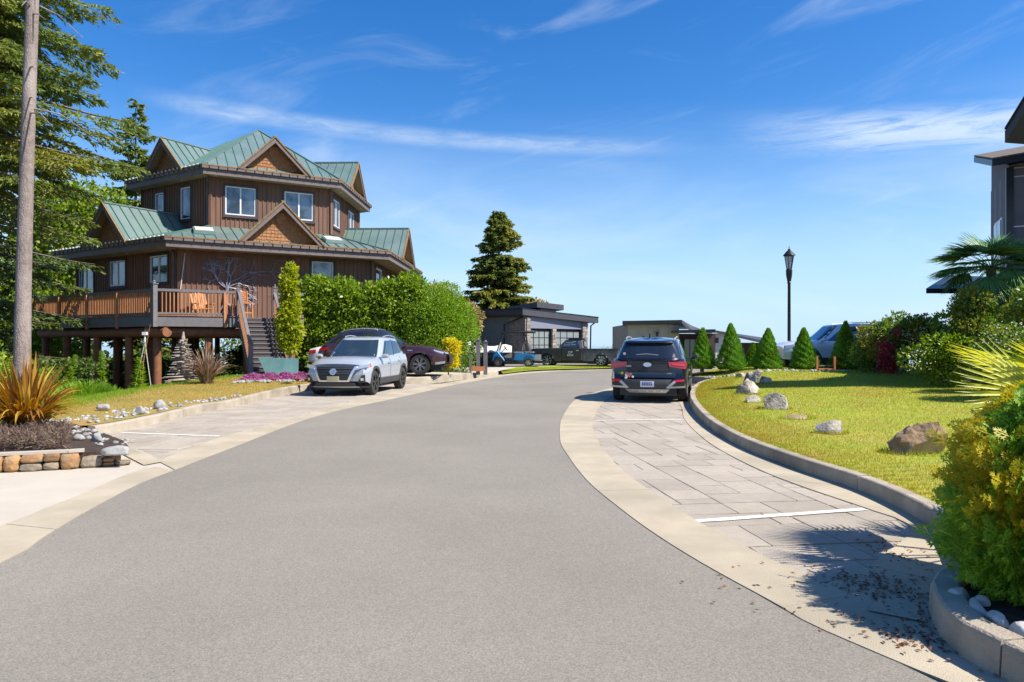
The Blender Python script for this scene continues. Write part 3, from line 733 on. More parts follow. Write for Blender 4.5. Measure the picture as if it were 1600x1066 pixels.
for a, b, f_ in ((Ls, 0.05, dl), (.05, 2.9, dr), (4.45, Rs, dr)):
    seg(f_(a, .0), f_(b, .0), 2.47, 2.50, .10, 'trim_board', MT['cedar'])
    seg(f_(a, -.02), f_(b, -.02), 2.53, 2.60, .04, 'bottom_rail', MT['greypaint'])
    tr_ = seg(f_(a, -.02), f_(b, -.02), 3.40, 3.50, .09, 'top_rail', MT['greypaint'])
balm = MB().box(-.018, .018, -.018, .018, 0, .80).mesh('baluster', MT['cedar'])
def balusters(f_, a, b, step, ang):
    s = a+step
    while s < b-.05:
        p = f_(s, -.02); link('baluster', balm, deck, (p[0]-HC.x, p[1]-HC.y, 2.60), (0, 0, ang)); s += step
A0 = atan2(de0.y, de0.x); A1 = atan2(de1.y, de1.x)
balusters(dl, .1, 9.5, .125, A0); balusters(dr, .1, 2.85, .135, A1); balusters(dr, 4.45, 5.4, .135, A1)
def post(p, z0, z1, wd, mat, cap=True, ang=0, parent=deck, name='railing_post'):
    M = Matrix.Translation((p[0], p[1], 0)) @ Matrix.Rotation(ang, 4, 'Z'); m = MB().box(-wd/2, wd/2, -wd/2, wd/2, z0, z1, M=M)
    if cap:
        c = wd/2*1.35; m.box(-c, c, -c, c, z1+.001, z1+.035, M=M); m.lathe([(wd*.42, z1+.036), (wd*.25, z1+.07), (wd*.35, z1+.10), (wd*.15, z1+.15)], 8, M)
    return hb(m, name, mat, parent)
post(dl(0, .05), 2.04, 3.66, .17, MT['greypaint'], ang=A0)
for s in (2.6, 4.9, 7.2, 9.5): post(dl(s, .03), 2.0, 3.42, .09, MT['cedar'], False, A0)
post(dr(2.45, .04), 2.02, 3.42, .09, MT['cedar'], False, A1)
post(dr(2.95, .0), 2.04, 3.68, .13, MT['greypaint'], ang=A1); post(dr(4.35, .0), 2.04, 3.68, .13, MT['greypaint'], ang=A1)
# log beams and stilts
def log(p, q, r, name='log_beam'): return hb(MB().tube([p, q], [r, r*1.02], 12), name, MT['log'], None, smooth=True)
def v3(p, z): return Vector((p[0], p[1], z))
log(v3(dl(Ls, -.35), 1.85), v3(dl(-.2, -.35), 1.85), .19); log(v3(dr(-.35, -.35), 1.85), v3(dr(3.1, -.35), 1.85), .2)
log(v3(dr(4.2, -.35), 1.85), v3(dr(5.6, -.35), 1.85), .2)
for k in (0, 1): log(hp(k, -4.2, LW*C30-.3, 1.82), hp(k, 4.2, LW*C30-.3, 1.82), .2)
for s in range(7):
    p = dl(.6+s*1.5, -.2); n_2 = Vector((p[0], p[1]))-dn0*6
    hb(MB().bar(v3(p, 2.22), v3(n_2, 2.22), .06, .3), 'joist', MT['log'], deck)
def stilt(p, r, zt=1.75):
    z0 = float(zleft(p[0], p[1]))-.5
    o = hb(MB().tube([(p[0], p[1], z0), (p[0], p[1], zt)], [r*1.08, r], 12), 'stilt', MT['log'], None, smooth=True)
for s in (0.55, 2.5, 4.9, 7.4, 9.3): stilt(dl(s, -.4), .15)
for s in (1.9, 5.1): stilt(dr(s, -.5), .15)
for k in range(6):
    for t in (-4.0, -1.4, 1.4): stilt(hp(k, t, LW*C30-.4, 0), .15)
for k in range(6): stilt(hp(k, 0, 3.6, 0), .15)
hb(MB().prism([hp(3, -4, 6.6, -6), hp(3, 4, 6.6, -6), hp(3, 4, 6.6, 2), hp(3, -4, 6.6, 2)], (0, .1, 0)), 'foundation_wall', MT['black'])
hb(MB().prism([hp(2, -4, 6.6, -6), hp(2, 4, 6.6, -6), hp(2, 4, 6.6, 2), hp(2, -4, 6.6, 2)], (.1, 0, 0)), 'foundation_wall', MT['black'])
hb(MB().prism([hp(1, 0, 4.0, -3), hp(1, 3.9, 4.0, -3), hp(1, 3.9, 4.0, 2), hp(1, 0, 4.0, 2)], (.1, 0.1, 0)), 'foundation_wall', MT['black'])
# staircase down towards the drive
st = empty('staircase'); st.parent = HS; st.location = (0, 0, 0)
nst = 12; run = .27; z_b = .22; s0, s1 = 3.02, 4.28
for i in range(nst):
    z = DZ-(i+1)*(DZ-z_b)/(nst+1); off = .06+i*run
    a, b = dr(s0, off), dr(s1, off); c, d = dr(s1, off+run+.03), dr(s0, off+run+.03)
    hb(MB().prism([v3(a, z-.045), v3(b, z-.045), v3(c, z-.045), v3(d, z-.045)], (0, 0, .045)), 'tread', MT['greypaint'], st)
    hb(MB().prism([v3(a, z-.045), v3(b, z-.045), v3(b, z+.13), v3(a, z+.13)], (-dn1.x*.02, -dn1.y*.02, 0)), 'riser', MT['darktrim'], st)
tot_ = nst*run+.08
for s in (s0-.05, s1+.05):
    a = dr(s, .04); b = dr(s, tot_)
    hb(MB().bar(v3(a, DZ-.2), v3(b, z_b-.05), .05, .3), 'stringer', MT['greypaint'], st)
    hb(MB().bar(v3(a, 3.45), v3(b, z_b+1.12), .11, .07), 'handrail', MT['greypaint'], st)
    hb(MB().bar(v3(a, DZ+.12), v3(b, z_b+.2), .05, .06), 'handrail', MT['greypaint'], st)
    m = MB().box(-.018, .018, -.018, .018, 0, .84).mesh('baluster', MT['cedar'])
    for j in range(1, 22):
        t = j/22; p = dr(s, .04+t*(tot_-.04)); z = DZ+.12+t*(z_b+.2-DZ-.12)
        link('baluster', m, st, (p[0]-HC.x, p[1]-HC.y, z), (0, 0, A1))
    post(dr(s, tot_+.06), .05, 1.42, .15, MT['greypaint'], ang=A1, parent=st, name='newel_post')

# ---- things on and beside the deck
def uv1(u, z, off): return fp(1, LW, u, z, off)
MT['artmetal'] = pm('brushed_metal', (.30, .30, .36), (.2, .2, .25), 12, .45, metal=.35)
m = MB(); rr = random.Random(11)
def branch(u, z, a, ln, r, d):
    pts = [uv1(u, z, .06)]; 
    for i in range(4):
        a += rr.uniform(-.22, .22); u += cos(a)*ln/4; z += sin(a)*ln/4
        z = min(z, 5.05); pts.append(uv1(u, z, .06+rr.uniform(0, .02)))
    m.tube(pts, [r*(1-.12*i) for i in range(5)], 5)
    if d > 0:
        for j in range(3 if d > 1 else 3): branch(u, z, a+rr.uniform(-.95, .95), ln*rr.uniform(.6, .85), r*.62, d-1)
for a in (.35, .95, 1.5, 2.1, 2.6, .12): branch(1.8+rr.uniform(-.05, .05), 3.75, a, rr.uniform(.42, .6), .035, 3)
branch(1.9, 4.0, .5, .9, .03, 1); branch(2.7, 4.45, .25, .9, .022, 3)
m.tube([uv1(1.78, 2.6, .08), uv1(1.76, 3.3, .08), uv1(1.82, 3.85, .08)], [.14, .10, .06], 8)
for q in (-.35, -.15, .2, .4): m.tube([uv1(1.77, 3.2, .07), uv1(1.77+q*.8, 2.75, .07), uv1(1.77+q*1.5, 2.5, .07)], [.05, .03, .015], 6)
tag(m.build('wall_sculpture', MT['artmetal']), 'silver metal bare tree sculpture fixed on the brown house wall above the deck', 'wall art')
def chair(x, y, z, rz, s, label):
    t = empty('deck_chair', (x, y, z), rz, label, 'chair')
    def b(mb, n): mb.build(n, MT['cedar'], t)
    b(MB().box(-.24*s, .24*s, -.24*s, .24*s, .62, .66), 'seat')
    bk = MB()
    for i in range(6): bk.box(-.22*s, .22*s, .225*s, .25*s, .70+i*.08, .755+i*.08)
    b(bk, 'backrest')
    for sx in (-1, 1):
        b(MB().box(sx*.22*s-.025, sx*.22*s+.025, -.24*s, -.19*s, 0, .62), 'leg'); b(MB().box(sx*.22*s-.025, sx*.22*s+.025, .19*s, .24*s, 0, 1.18), 'leg')
    b(MB().box(-.22*s, .22*s, -.23*s, -.19*s, .22, .26), 'stretcher')
    return t
p = dr(3.35, -1.3); chair(p[0], p[1], DZ, A1+.4, 1., 'tall slatted orange wooden chair on the deck at the head of the stairs')
p = dr(3.05, -1.5); tb = empty('deck_table', (p[0], p[1], DZ), A1, 'small dark table beside the orange chair on the deck', 'table')
MB().box(-.2, .2, -.2, .2, .55, .6).build('tabletop', MT['log'], tb)
for a in (-1, 1):
    for b in (-1, 1): MB().box(a*.17-.02, a*.17+.02, b*.17-.02, b*.17+.02, 0, .55).build('leg', MT['log'], tb)
p = dr(1.7, -1.2); ad = empty('garden_chair', (p[0], p[1], DZ), A1+.3, 'reclining orange slatted wooden chair behind the deck railing', 'chair')
m = MB()
for i in range(7): m.bar((-.27+i*.09, .15, .35), (-.27+i*.09, .45, 1.05-.02*abs(i-3)), .07, .02, up=(0, 1, 0))
m.build('backrest', MT['cedar'], ad)
m = MB()
for i in range(5): m.box(-.28, .28, -.35+i*.1, -.27+i*.1, .36-.02*i, .38-.02*i)
m.build('seat', MT['cedar'], ad)
for sx in (-1, 1):
    MB().bar((sx*.3, -.38, .0), (sx*.3, -.36, .55), .03, .1).build('leg', MT['cedar'], ad); MB().bar((sx*.3, .2, .0), (sx*.3, .28, .55), .03, .1).build('leg', MT['cedar'], ad)
    MB().box(sx*.33-.07, sx*.33+.07, -.45, .3, .551, .575).build('armrest', MT['cedar'], ad)
# planter with little plant on the left corner post area
# glass sheets leaning at the stair foot
MT['aquaglass'] = pm('green_glass_sheet', (.20, .42, .40), (.30, .52, .50), 3, .08, trans=.45, metal=.0, spec=.8)
a = Vector((-8.55, 23.6)); 
m = MB(); m.prism([(-.05, 0, .05), (1.05, 0, .02), (1.02, .12, .62), (-.40, .12, .66)], (.0, .02, .0))
gs = m.build('glass_sheet', MT['aquaglass']); gs.location = (-8.35, 23.35, .27); gs.rotation_euler = (0, 0, -.05)
tag(gs, 'pale green glass sheet leaning against the foot of the grey stairs', 'glass sheet')
# hanging rope swing under the deck corner
MT['rope'] = pm('pale_rope', (.55, .55, .5), (.4, .4, .36), 30, .8)
rs = empty('rope_frame', (0, 0, 0), 0, 'pale rope tripod hanging from a grey bracket under the deck corner', 'rope')
pr = dl(.15, .32); MB().box(pr[0]-.08, pr[0]+.08, pr[1]-.06, pr[1]+.06, 1.72, 1.84).build('bracket', MT['winframe'], rs)
MB().tube([(pr[0], pr[1], 1.72), (pr[0], pr[1], 1.45)], .03, 6).build('hook', MT['winframe'], rs)
for dx in (-.42, .3): MB().tube([(pr[0], pr[1], 1.47), (pr[0]+dx*.5, pr[1]-.02, .45), (pr[0]+dx, pr[1]-.05, -.55)], .014, 6).build('rope', MT['rope'], rs)
# driftwood tower under the deck
MT['drift'] = pm('driftwood', (.36, .31, .26), (.22, .18, .15), 6, .9, .5, 20, rnd=.2)
dx, dy = -10.4, 21.6; zt = float(zleft(dx, dy))-.05
dw = empty('driftwood_tower', (dx, dy, zt), 0, 'tapering tower of stacked flat driftwood pieces under the deck', 'driftwood tower')
MB().tube([(0, 0, 0), (0, 0, 1.55), (0.01, 0, 1.75)], [.07, .06, .02], 8).build('pole', MT['drift'], dw)
rr = random.Random(4); z = .02; q = 0
while z < 1.45:
    r = .62*(1-z/1.75)**1.1+.08
    for j in range(3):
        a = rr.uniform(0, pi); m = MB(); off = rr.uniform(-.25, .25)*r; h = rr.uniform(.022, .045)
        pts = [(-r*rr.uniform(.7, 1.1), 0, 0), (-r*.3, rr.uniform(-.03, .03), rr.uniform(-.01, .01)), (r*.4, rr.uniform(-.03, .03), rr.uniform(-.01, .01)), (r*rr.uniform(.7, 1.1), 0, 0)]
        m.tube(pts, [.02, .05, .055, .018], 6); m.v = [(v[0], v[1], v[2]*.55) for v in m.v]
        m.build('driftwood_piece', MT['drift'], dw, loc=(-sin(a)*off, cos(a)*off, z+j*.02), rot=(0, rr.uniform(-.05, .05), a))
    z += .075
# ------------------------------------------------------------------ foliage tools
def unit(v): return v/np.maximum(np.linalg.norm(v, axis=-1, keepdims=True), 1e-9)
def cards(name, P, D, Nn, ln, wd, mat, fold=.25, shape='leaf'):
    """one folded leaf per point: P base, D direction, Nn normal, ln/wd arrays"""
    n = len(P); D = unit(D); S = unit(np.cross(D, Nn)); U = np.cross(S, D)
    ln = np.broadcast_to(np.asarray(ln, float), (n,))[:, None]; wd = np.broadcast_to(np.asarray(wd, float), (n,))[:, None]
    if shape == 'tri':
        V = np.stack([P-S*wd*.5, P+S*wd*.5, P+D*ln], 1).reshape(-1, 3); Fq = np.arange(3*n).reshape(n, 3)
    else:
        V = np.stack([P, P+D*ln*.45+S*wd*.5+U*wd*fold, P+D*ln, P+D*ln*.45-S*wd*.5+U*wd*fold], 1).reshape(-1, 3)
        Fq = np.arange(4*n).reshape(n, 4)
    return fast_mesh(name, V, Fq, mat)
def rvec(n, r=rng): return unit(r.normal(size=(n, 3)))
MT['bark'] = pm('bark', (.20, .16, .13), (.11, .085, .07), 9, .95, .9, 30, stretch=(1, 1, .3))
MT['greybark'] = pm('grey_bark', (.27, .215, .19), (.17, .135, .12), 14, .95, 1., 42, stretch=(1, 1, .55), col3=(.34, .29, .26), s3=2.5)
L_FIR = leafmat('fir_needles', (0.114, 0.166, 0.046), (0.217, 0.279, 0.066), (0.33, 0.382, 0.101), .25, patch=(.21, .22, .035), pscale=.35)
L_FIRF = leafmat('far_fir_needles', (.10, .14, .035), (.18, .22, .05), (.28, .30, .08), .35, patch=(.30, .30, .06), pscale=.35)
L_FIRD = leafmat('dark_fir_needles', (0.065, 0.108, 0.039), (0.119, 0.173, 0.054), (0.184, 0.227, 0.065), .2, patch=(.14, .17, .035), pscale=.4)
L_MAPLE = leafmat('maple_leaves', (0.138, 0.213, 0.025), (0.237, 0.325, 0.037), (0.375, 0.413, 0.062), .45)
L_LAUREL = leafmat('laurel_leaves', (.11, .19, .015), (.22, .33, .03), (.36, .45, .07), .35, rough=.35)
L_CEDARH = leafmat('bright_cedar', (0.132, 0.251, 0.02), (0.238, 0.37, 0.033), (0.356, 0.476, 0.053), .35)
L_YOUNG = leafmat('young_tree_leaves', (.22, .30, .02), (.34, .38, .03), (.48, .44, .05), .5)
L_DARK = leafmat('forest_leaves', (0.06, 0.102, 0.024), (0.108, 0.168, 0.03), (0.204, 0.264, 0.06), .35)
L_SPRUCE = leafmat('dwarf_spruce', (0.116, 0.276, 0.039), (0.213, 0.446, 0.055), (0.361, 0.595, 0.095), .25, patch=(.13, .25, .02), pscale=2.2)
L_SHRUB = leafmat('shrub_leaves', (0.072, 0.144, 0.026), (0.154, 0.252, 0.04), (0.288, 0.378, 0.064), .3, rough=.35, patch=(.25, .23, .03), pscale=.9)
L_PALM = leafmat('palm_leaf', (0.09, 0.202, 0.067), (0.157, 0.291, 0.078), (0.269, 0.403, 0.112), .25, rough=.35)
L_PALMLIT = leafmat('sunlit_palm_leaf', (.42, .46, .05), (.52, .52, .06), (.60, .56, .12), .35, rough=.35)  # palm leaf with yellow sunlight painted into its colour
L_THUJA = leafmat('golden_cedar', (0.131, 0.281, 0.034), (0.244, 0.413, 0.041), (0.469, 0.562, 0.056), .3)
L_THUJAY = leafmat('golden_cedar_tips', (.32, .34, .02), (.52, .42, .03), (.66, .48, .04), .35)
L_YEL = leafmat('yellow_shrub', (.55, .50, .02), (.68, .58, .03), (.5, .5, .05), .4)
L_PHOR = leafmat('flax_blades', (.22, .10, .025), (.44, .24, .035), (.58, .42, .07), .3, rough=.4)
L_PHOR2 = leafmat('pale_flax_blades', (.17, .12, .08), (.30, .20, .13), (.42, .30, .2), .25, rough=.4)
L_PURPLE = leafmat('magenta_blossom', (.10, .13, .03), (.48, .05, .34), (.62, .14, .50), .3)
L_WHITE = leafmat('white_blossom', (.55, .56, .42), (.68, .68, .55), (.4, .45, .25), .3)
L_RED = leafmat('red_leaves', (.25, .02, .03), (.35, .03, .05), (.2, .02, .04), .3)
L_TAN = leafmat('blossom_tan', (.32, .26, .09), (.42, .33, .14), (.22, .26, .05), .35)
L_GRASS = leafmat('grass_blades', (0.248, 0.335, 0.029), (0.393, 0.451, 0.044), (0.582, 0.524, 0.087), .35, patch=(.38, .31, .05), pscale=.8)
L_GRASSY = leafmat('dry_grass_blades', (.27, .24, .03), (.42, .28, .05), (.50, .34, .08), .35, patch=(.30, .33, .03), pscale=.9)
L_WEED = leafmat('fresh_weed', (.14, .27, .02), (.22, .38, .03), (.35, .45, .05), .45)
L_DEAD = leafmat('dry_heather', (.13, .085, .07), (.20, .13, .10), (.17, .18, .06), .15)
L_LITTER = leafmat('fallen_leaves', (.12, .05, .03), (.22, .10, .05), (.30, .17, .08), .1)

def trunk_mb(pts, rad, n=10): return MB().tube(pts, rad, n)
def fir(name, x, y, z0, h, r0, label, mat, crown0=.12, nb=90, seed=1, spray=.34, dens=1., droop=.35, group=None, cat='tree', trunkr=None, asym=None, lean=(0, 0), trunkmat=None, fl=1.):
    r = np.random.default_rng(seed); t = empty(name, (x, y, z0), 0, label, cat, group)
    tr = trunkr or h*.014; pts = [(lean[0]*k/8, lean[1]*k/8, h*k/8) for k in range(9)]
    m = trunk_mb(pts, [tr*(1-.93*k/8)+.01 for k in range(9)])
    m.build('trunk', MT[trunkmat or 'bark'], t, smooth=True)
    zz = crown0+(1-crown0)*np.sort(r.random(nb))**.9
    PP, DD, NN, LL, WW = [], [], [], [], []; lb = MB()
    for i, q in enumerate(zz):
        a = i*2.399+r.uniform(-.4, .4); z = q*h+r.uniform(-.02, .02)*h; taper = (1-q)/(1-crown0)
        R = r0*(taper**.8)*r.uniform(.55, 1.12)*(1-.35*max(0, (.25-(q-crown0)/(1-crown0)))/.25)+.12
        if asym is not None: R *= 1+asym*cos(a)
        up = .25 if q > .8 else -.02-droop*.35
        k = 9; s = np.linspace(0, 1, k); d = np.array([cos(a), sin(a)])
        bx = np.c_[d[0]*R*s, d[1]*R*s, z+R*(up*s-droop*.55*s**2+.18*s**3)]
        bx[:, :2] += np.array(lean)[None]*q
        if R > .5: lb.tube([tuple(p) for p in bx[::2]], [max(.008, .014*R*(1-.2*j)) for j in range(len(bx[::2]))], 4, cap=False)
        m_ = int(R*46*dens)+6; ti = r.random(m_)**.75*.97+.03
        base = np.array([np.interp(ti, s, bx[:, c]) for c in range(3)]).T
        side = np.array([-d[1], d[0], 0.]); lat = r.choice([-1, 1], m_)
        wdt = R*.30*(1-ti*.75)+.05; off = r.random(m_)
        P = base+side[None]*(lat*wdt*off)[:, None]; P[:, 2] -= off*wdt*.35+r.random(m_)*.05
        D = side[None]*lat[:, None]*.8+np.array([d[0], d[1], 0])[None]*r.uniform(.4, 1.2, m_)[:, None]; D[:, 2] = r.uniform(-.75, .12, m_)
        NN_ = np.tile([0, 0, 1.], (m_, 1))+r.normal(size=(m_, 3))*.45
        PP.append(P); DD.append(D); NN.append(NN_); LL.append(spray*r.uniform(.6, 1.3, m_)*(1-.3*q)); WW.append(spray*.26*fl*r.uniform(.7, 1.3, m_))
        # twig tufts on every spray so that edges look needled
        for rep in range(2):
            f = r.uniform(.2, .9, m_)[:, None]; P2 = P+unit(D)*f*spray*.9; D2 = unit(D)+rvec(m_, r)*.8; D2[:, 2] -= .25
            PP.append(P2); DD.append(D2); NN.append(rvec(m_, r)+np.array([0, 0, .8])); LL.append(spray*.45*r.uniform(.6, 1.2, m_)); WW.append(spray*.13*fl*r.uniform(.7, 1.3, m_))
    if lb.v: lb.build('branches', MT['bark'], t)
    c = link('crown', cards('crown', np.vstack(PP), np.vstack(DD), np.vstack(NN), np.concatenate(LL), np.concatenate(WW), mat), t)
    return t
def blobs(n, cx, rad, r, flat=1.):
    return None
def leafy(name, x, y, z0, label, mat, clumps, n, ln, wd, group=None, cat='tree', trunk=None, seed=1, hang=.2, inner=.55, jit=.12, up=.3, trunkmat='bark', stems=None, shape='leaf', extra=None):
    """clumps: list of (x,y,z,rx,ry,rz) ellipsoids in local metres; leaves sit near their skins"""
    r = np.random.default_rng(seed); t = empty(name, (x, y, z0), 0, label, cat, group)
    if trunk:
        h, tr = trunk; trunk_mb([(0, 0, -.1), (r.uniform(-.05, .05)*h*.3, 0, h*.5), (0, 0, h)], [tr*1.2, tr*.8, tr*.35], 8).build('trunk', MT[trunkmat], t, smooth=True)
    if stems:
        m = MB()
        for (a, b, q) in stems: 
            a = Vector(a); b = Vector(b); mid = (a+b)/2+Vector((r.uniform(-.1, .1), r.uniform(-.1, .1), 0))*(b-a).length; m.tube([a, mid, b], [q, q*.7, q*.3], 6)
        m.build('branches', MT[trunkmat], t, smooth=True)['kind'] = 'stuff'
    C = np.array(clumps, float); vol = (C[:, 3]*C[:, 4]+C[:, 3]*C[:, 5]+C[:, 4]*C[:, 5]); pr = vol/vol.sum()
    k = r.choice(len(C), n, p=pr); d = rvec(n, r)
    rad = inner+(1-inner)*r.random(n)**.5; rad *= 1+r.normal(size=n)*jit*.5
    # lumpy skin
    ph = C[k, :3].sum(1)*3.1
    lump = 1+jit*(np.sin(d[:, 0]*7+ph)*np.sin(d[:, 1]*6+ph*1.3)+.6*np.sin(d[:, 2]*11+ph*.7))
    P = C[k, :3]+d*C[k, 3:6]*(rad*lump)[:, None]
    D = d+r.normal(size=(n, 3))*.55; D[:, 2] += up-hang*r.random(n)
    Nn = d+rvec(n, r)*.7; Nn[:, 2] += .4
    s = r.uniform(.65, 1.25, n)
    link('crown', cards('crown', P, D, Nn, ln*s, wd*s, mat, shape=shape), t)
    return t
def clumpset(n, box, r_, seed, shape='ell'):
    """random clumps inside an ellipsoid / box (cx,cy,cz,rx,ry,rz)"""
    r = np.random.default_rng(seed); cx, cy, cz, rx, ry, rz = box; o = []
    for i in range(n):
        d = r.normal(size=3); d /= np.linalg.norm(d); q = r.random()**.4
        if shape == 'box': d = r.uniform(-1, 1, 3); q = 1
        a = r.uniform(*r_); o.append((cx+d[0]*rx*q, cy+d[1]*ry*q, cz+d[2]*rz*q, a, a, a*r.uniform(.65, .95)))
    return o
zl_ = lambda x, y: float(zleft(x, y))

# ------------------------------------------------------------------ trees on the left
# big bare trunk near the camera
t = empty('fir_tree', (-9.5, 13.2, zl_(-9.6, 13)-.05), 0, 'tall bare grey trunk of a fir rising out of the flax at the left edge', 'tree')
m = MB().tube([(0, 0, -.2), (.02, 0, .4), (.06, 0, 2.5), (.13, .0, 5), (.2, .05, 8), (.28, .1, 11), (.3, .1, 16)], [.185, .15, .13, .118, .108, .09, .03], 20)
m.build('trunk', MT['greybark'], t, smooth=True)
m = MB(); rr = random.Random(9)
for i in range(16):
    z = rr.uniform(5.2, 10.5); a = rr.uniform(-1.2, 1.0); l = rr.uniform(.3, 1.3); x0 = .13+(z-5)*.023
    m.tube([(x0, 0, z), (x0+cos(a)*l*.5, sin(a)*l*.5, z-.1*l), (x0+cos(a)*l, sin(a)*l, z-.45*l)], [.018, .012, .005], 5)
m.build('branches', MT['greybark'], t, smooth=True)
r_ = np.random.default_rng(5); n_ = 9000
zz = r_.uniform(11.5, 17, n_); a = r_.uniform(0, 2*pi, n_); rad = (1-(zz-11)/7)*2.6*r_.random(n_)**.6
link('crown', cards('crown', np.c_[.3+rad*np.cos(a), rad*np.sin(a), zz-.3*rad], np.c_[np.cos(a), np.sin(a), r_.uniform(-.7, .1, n_)], rvec(n_), .3, .08, L_FIR), t)

fir('fir_tree', -17.3, 21.5, -2.6, 25, 4.0, 'huge fir whose drooping sunlit branches hang over the left roof of the brown house', L_FIR, .33, 300, 3, .34, 1.35, .45, trunkr=.28, asym=.58)
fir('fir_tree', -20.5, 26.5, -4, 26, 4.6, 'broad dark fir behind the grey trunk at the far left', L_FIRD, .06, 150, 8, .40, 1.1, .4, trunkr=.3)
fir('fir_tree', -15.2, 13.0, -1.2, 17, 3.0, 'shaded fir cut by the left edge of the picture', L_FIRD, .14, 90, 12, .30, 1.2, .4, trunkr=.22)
fir('fir_tree', -27.0, 49, -6, 24.5, 4.4, 'slim sunlit fir standing behind the left gable of the brown house', L_FIR, .15, 120, 21, .55, 1.6, .3, trunkr=.25, fl=1.3)
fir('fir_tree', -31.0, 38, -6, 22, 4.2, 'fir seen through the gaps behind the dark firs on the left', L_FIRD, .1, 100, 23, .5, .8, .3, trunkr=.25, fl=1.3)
fir('fir_tree', -15.9, 62, -6, 21.1, 3.6, 'fir top peeping over the right end of the upper eave of the brown house', L_FIR, .2, 80, 27, .6, .8, .3, trunkr=.22, fl=1.3)
fir('fir_tree', -1.4, 74, -5, 20.6, 7.4, 'lone pointed fir rising behind the grey garage house', L_FIRF, .12, 330, 31, .62, 1.15, .36, trunkr=.25, fl=1.6)
# maples and other broadleaved trees behind
leafy('maple_tree', -27.5, 44, -5, 'yellow green maple between the firs and the left roof of the house', L_MAPLE, clumpset(30, (0, 0, 12.4, 4.4, 2.6, 4.4), (1.0, 1.9), 3), 20000, .26, .2, trunk=(10, .2), seed=3, inner=.3)
leafy('maple_tree', -25.5, 35, -5, 'maple with thin bare limbs against the sky left of the brown house', L_MAPLE, clumpset(18, (0, 0, 8, 3.2, 2.5, 4), (.9, 1.6), 4), 10000, .22, .16, trunk=(9, .2), seed=4, inner=.3,
      stems=[((0, 0, 4), (2.5, 0, 8), .08), ((0, 0, 5), (-2.4, .5, 9), .08), ((0, 0, 6), (1.2, 0, 11), .06), ((0, 0, 3), (3, .3, 6), .06)])
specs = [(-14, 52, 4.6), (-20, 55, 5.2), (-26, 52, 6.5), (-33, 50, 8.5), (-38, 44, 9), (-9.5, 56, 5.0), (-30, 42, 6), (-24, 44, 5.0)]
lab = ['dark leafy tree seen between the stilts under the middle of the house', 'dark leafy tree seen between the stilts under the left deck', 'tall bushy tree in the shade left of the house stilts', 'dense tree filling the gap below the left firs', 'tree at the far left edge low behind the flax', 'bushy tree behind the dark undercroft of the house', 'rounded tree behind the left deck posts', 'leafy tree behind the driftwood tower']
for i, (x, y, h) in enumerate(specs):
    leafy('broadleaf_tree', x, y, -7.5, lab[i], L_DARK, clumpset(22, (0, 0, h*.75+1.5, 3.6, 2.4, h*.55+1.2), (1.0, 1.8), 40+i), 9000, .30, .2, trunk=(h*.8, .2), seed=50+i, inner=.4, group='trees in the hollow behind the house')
# undergrowth below the deck
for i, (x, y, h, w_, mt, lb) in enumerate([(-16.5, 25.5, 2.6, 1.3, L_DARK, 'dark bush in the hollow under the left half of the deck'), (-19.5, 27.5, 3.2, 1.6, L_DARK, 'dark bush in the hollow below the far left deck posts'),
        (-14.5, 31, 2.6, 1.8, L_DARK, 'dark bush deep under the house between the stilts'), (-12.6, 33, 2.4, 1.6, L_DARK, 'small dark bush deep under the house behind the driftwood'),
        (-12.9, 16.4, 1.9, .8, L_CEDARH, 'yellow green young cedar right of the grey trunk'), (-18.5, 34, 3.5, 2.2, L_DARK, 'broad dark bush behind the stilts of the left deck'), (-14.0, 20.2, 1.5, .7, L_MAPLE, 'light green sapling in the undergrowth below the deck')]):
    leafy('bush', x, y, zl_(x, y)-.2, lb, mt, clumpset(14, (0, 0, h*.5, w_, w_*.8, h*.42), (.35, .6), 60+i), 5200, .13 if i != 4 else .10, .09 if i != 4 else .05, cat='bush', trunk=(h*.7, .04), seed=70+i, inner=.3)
# tall weed stalks
def stalk(x, y, h, lb, mt, n=260, w_=.22, seed=1, ln=.10):
    r = np.random.default_rng(seed); z0 = zl_(x, y)-.1; t = empty('weed', (x, y, z0), 0, lb, 'weed')
    MB().tube([(0, 0, 0), (.04*h, 0, h*.5), (.13*h*(seed % 3-1), 0, h)], [.015, .012, .005], 5).build('stem', MT['cedar' if seed % 2 else 'bark'], t)
    z = r.random(n)**.8*h; a = r.uniform(0, 2*pi, n); q = z/h
    P = np.c_[.13*h*(seed % 3-1)*q**2, 0*z, z]; D = np.c_[np.cos(a), np.sin(a), r.uniform(-.1, .7, n)]
    link('leaves', cards('leaves', P+D*.03, D, np.tile([0, 0, 1.], (n, 1))+rvec(n, r)*.3, w_*(1.15-q)*r.uniform(.6, 1.2, n), ln*.4, mt), t)
stalk(-13.2, 20.3, 1.75, 'tall leafy weed stalk under the deck, left of the two', L_WEED, 420, .26, 2)
stalk(-12.5, 20.8, 1.7, 'tall leafy weed stalk under the deck, right of the two', L_WEED, 420, .26, 4)
stalk(-11.2, 20.6, 2.2, 'tall thin brown stalk with few leaves leaning in front of a stilt', L_DEAD, 60, .1, 5)
stalk(-10.7, 19.6, 1.1, 'leafy weed left of the white rope tripod', L_WEED, 380, .3, 7)
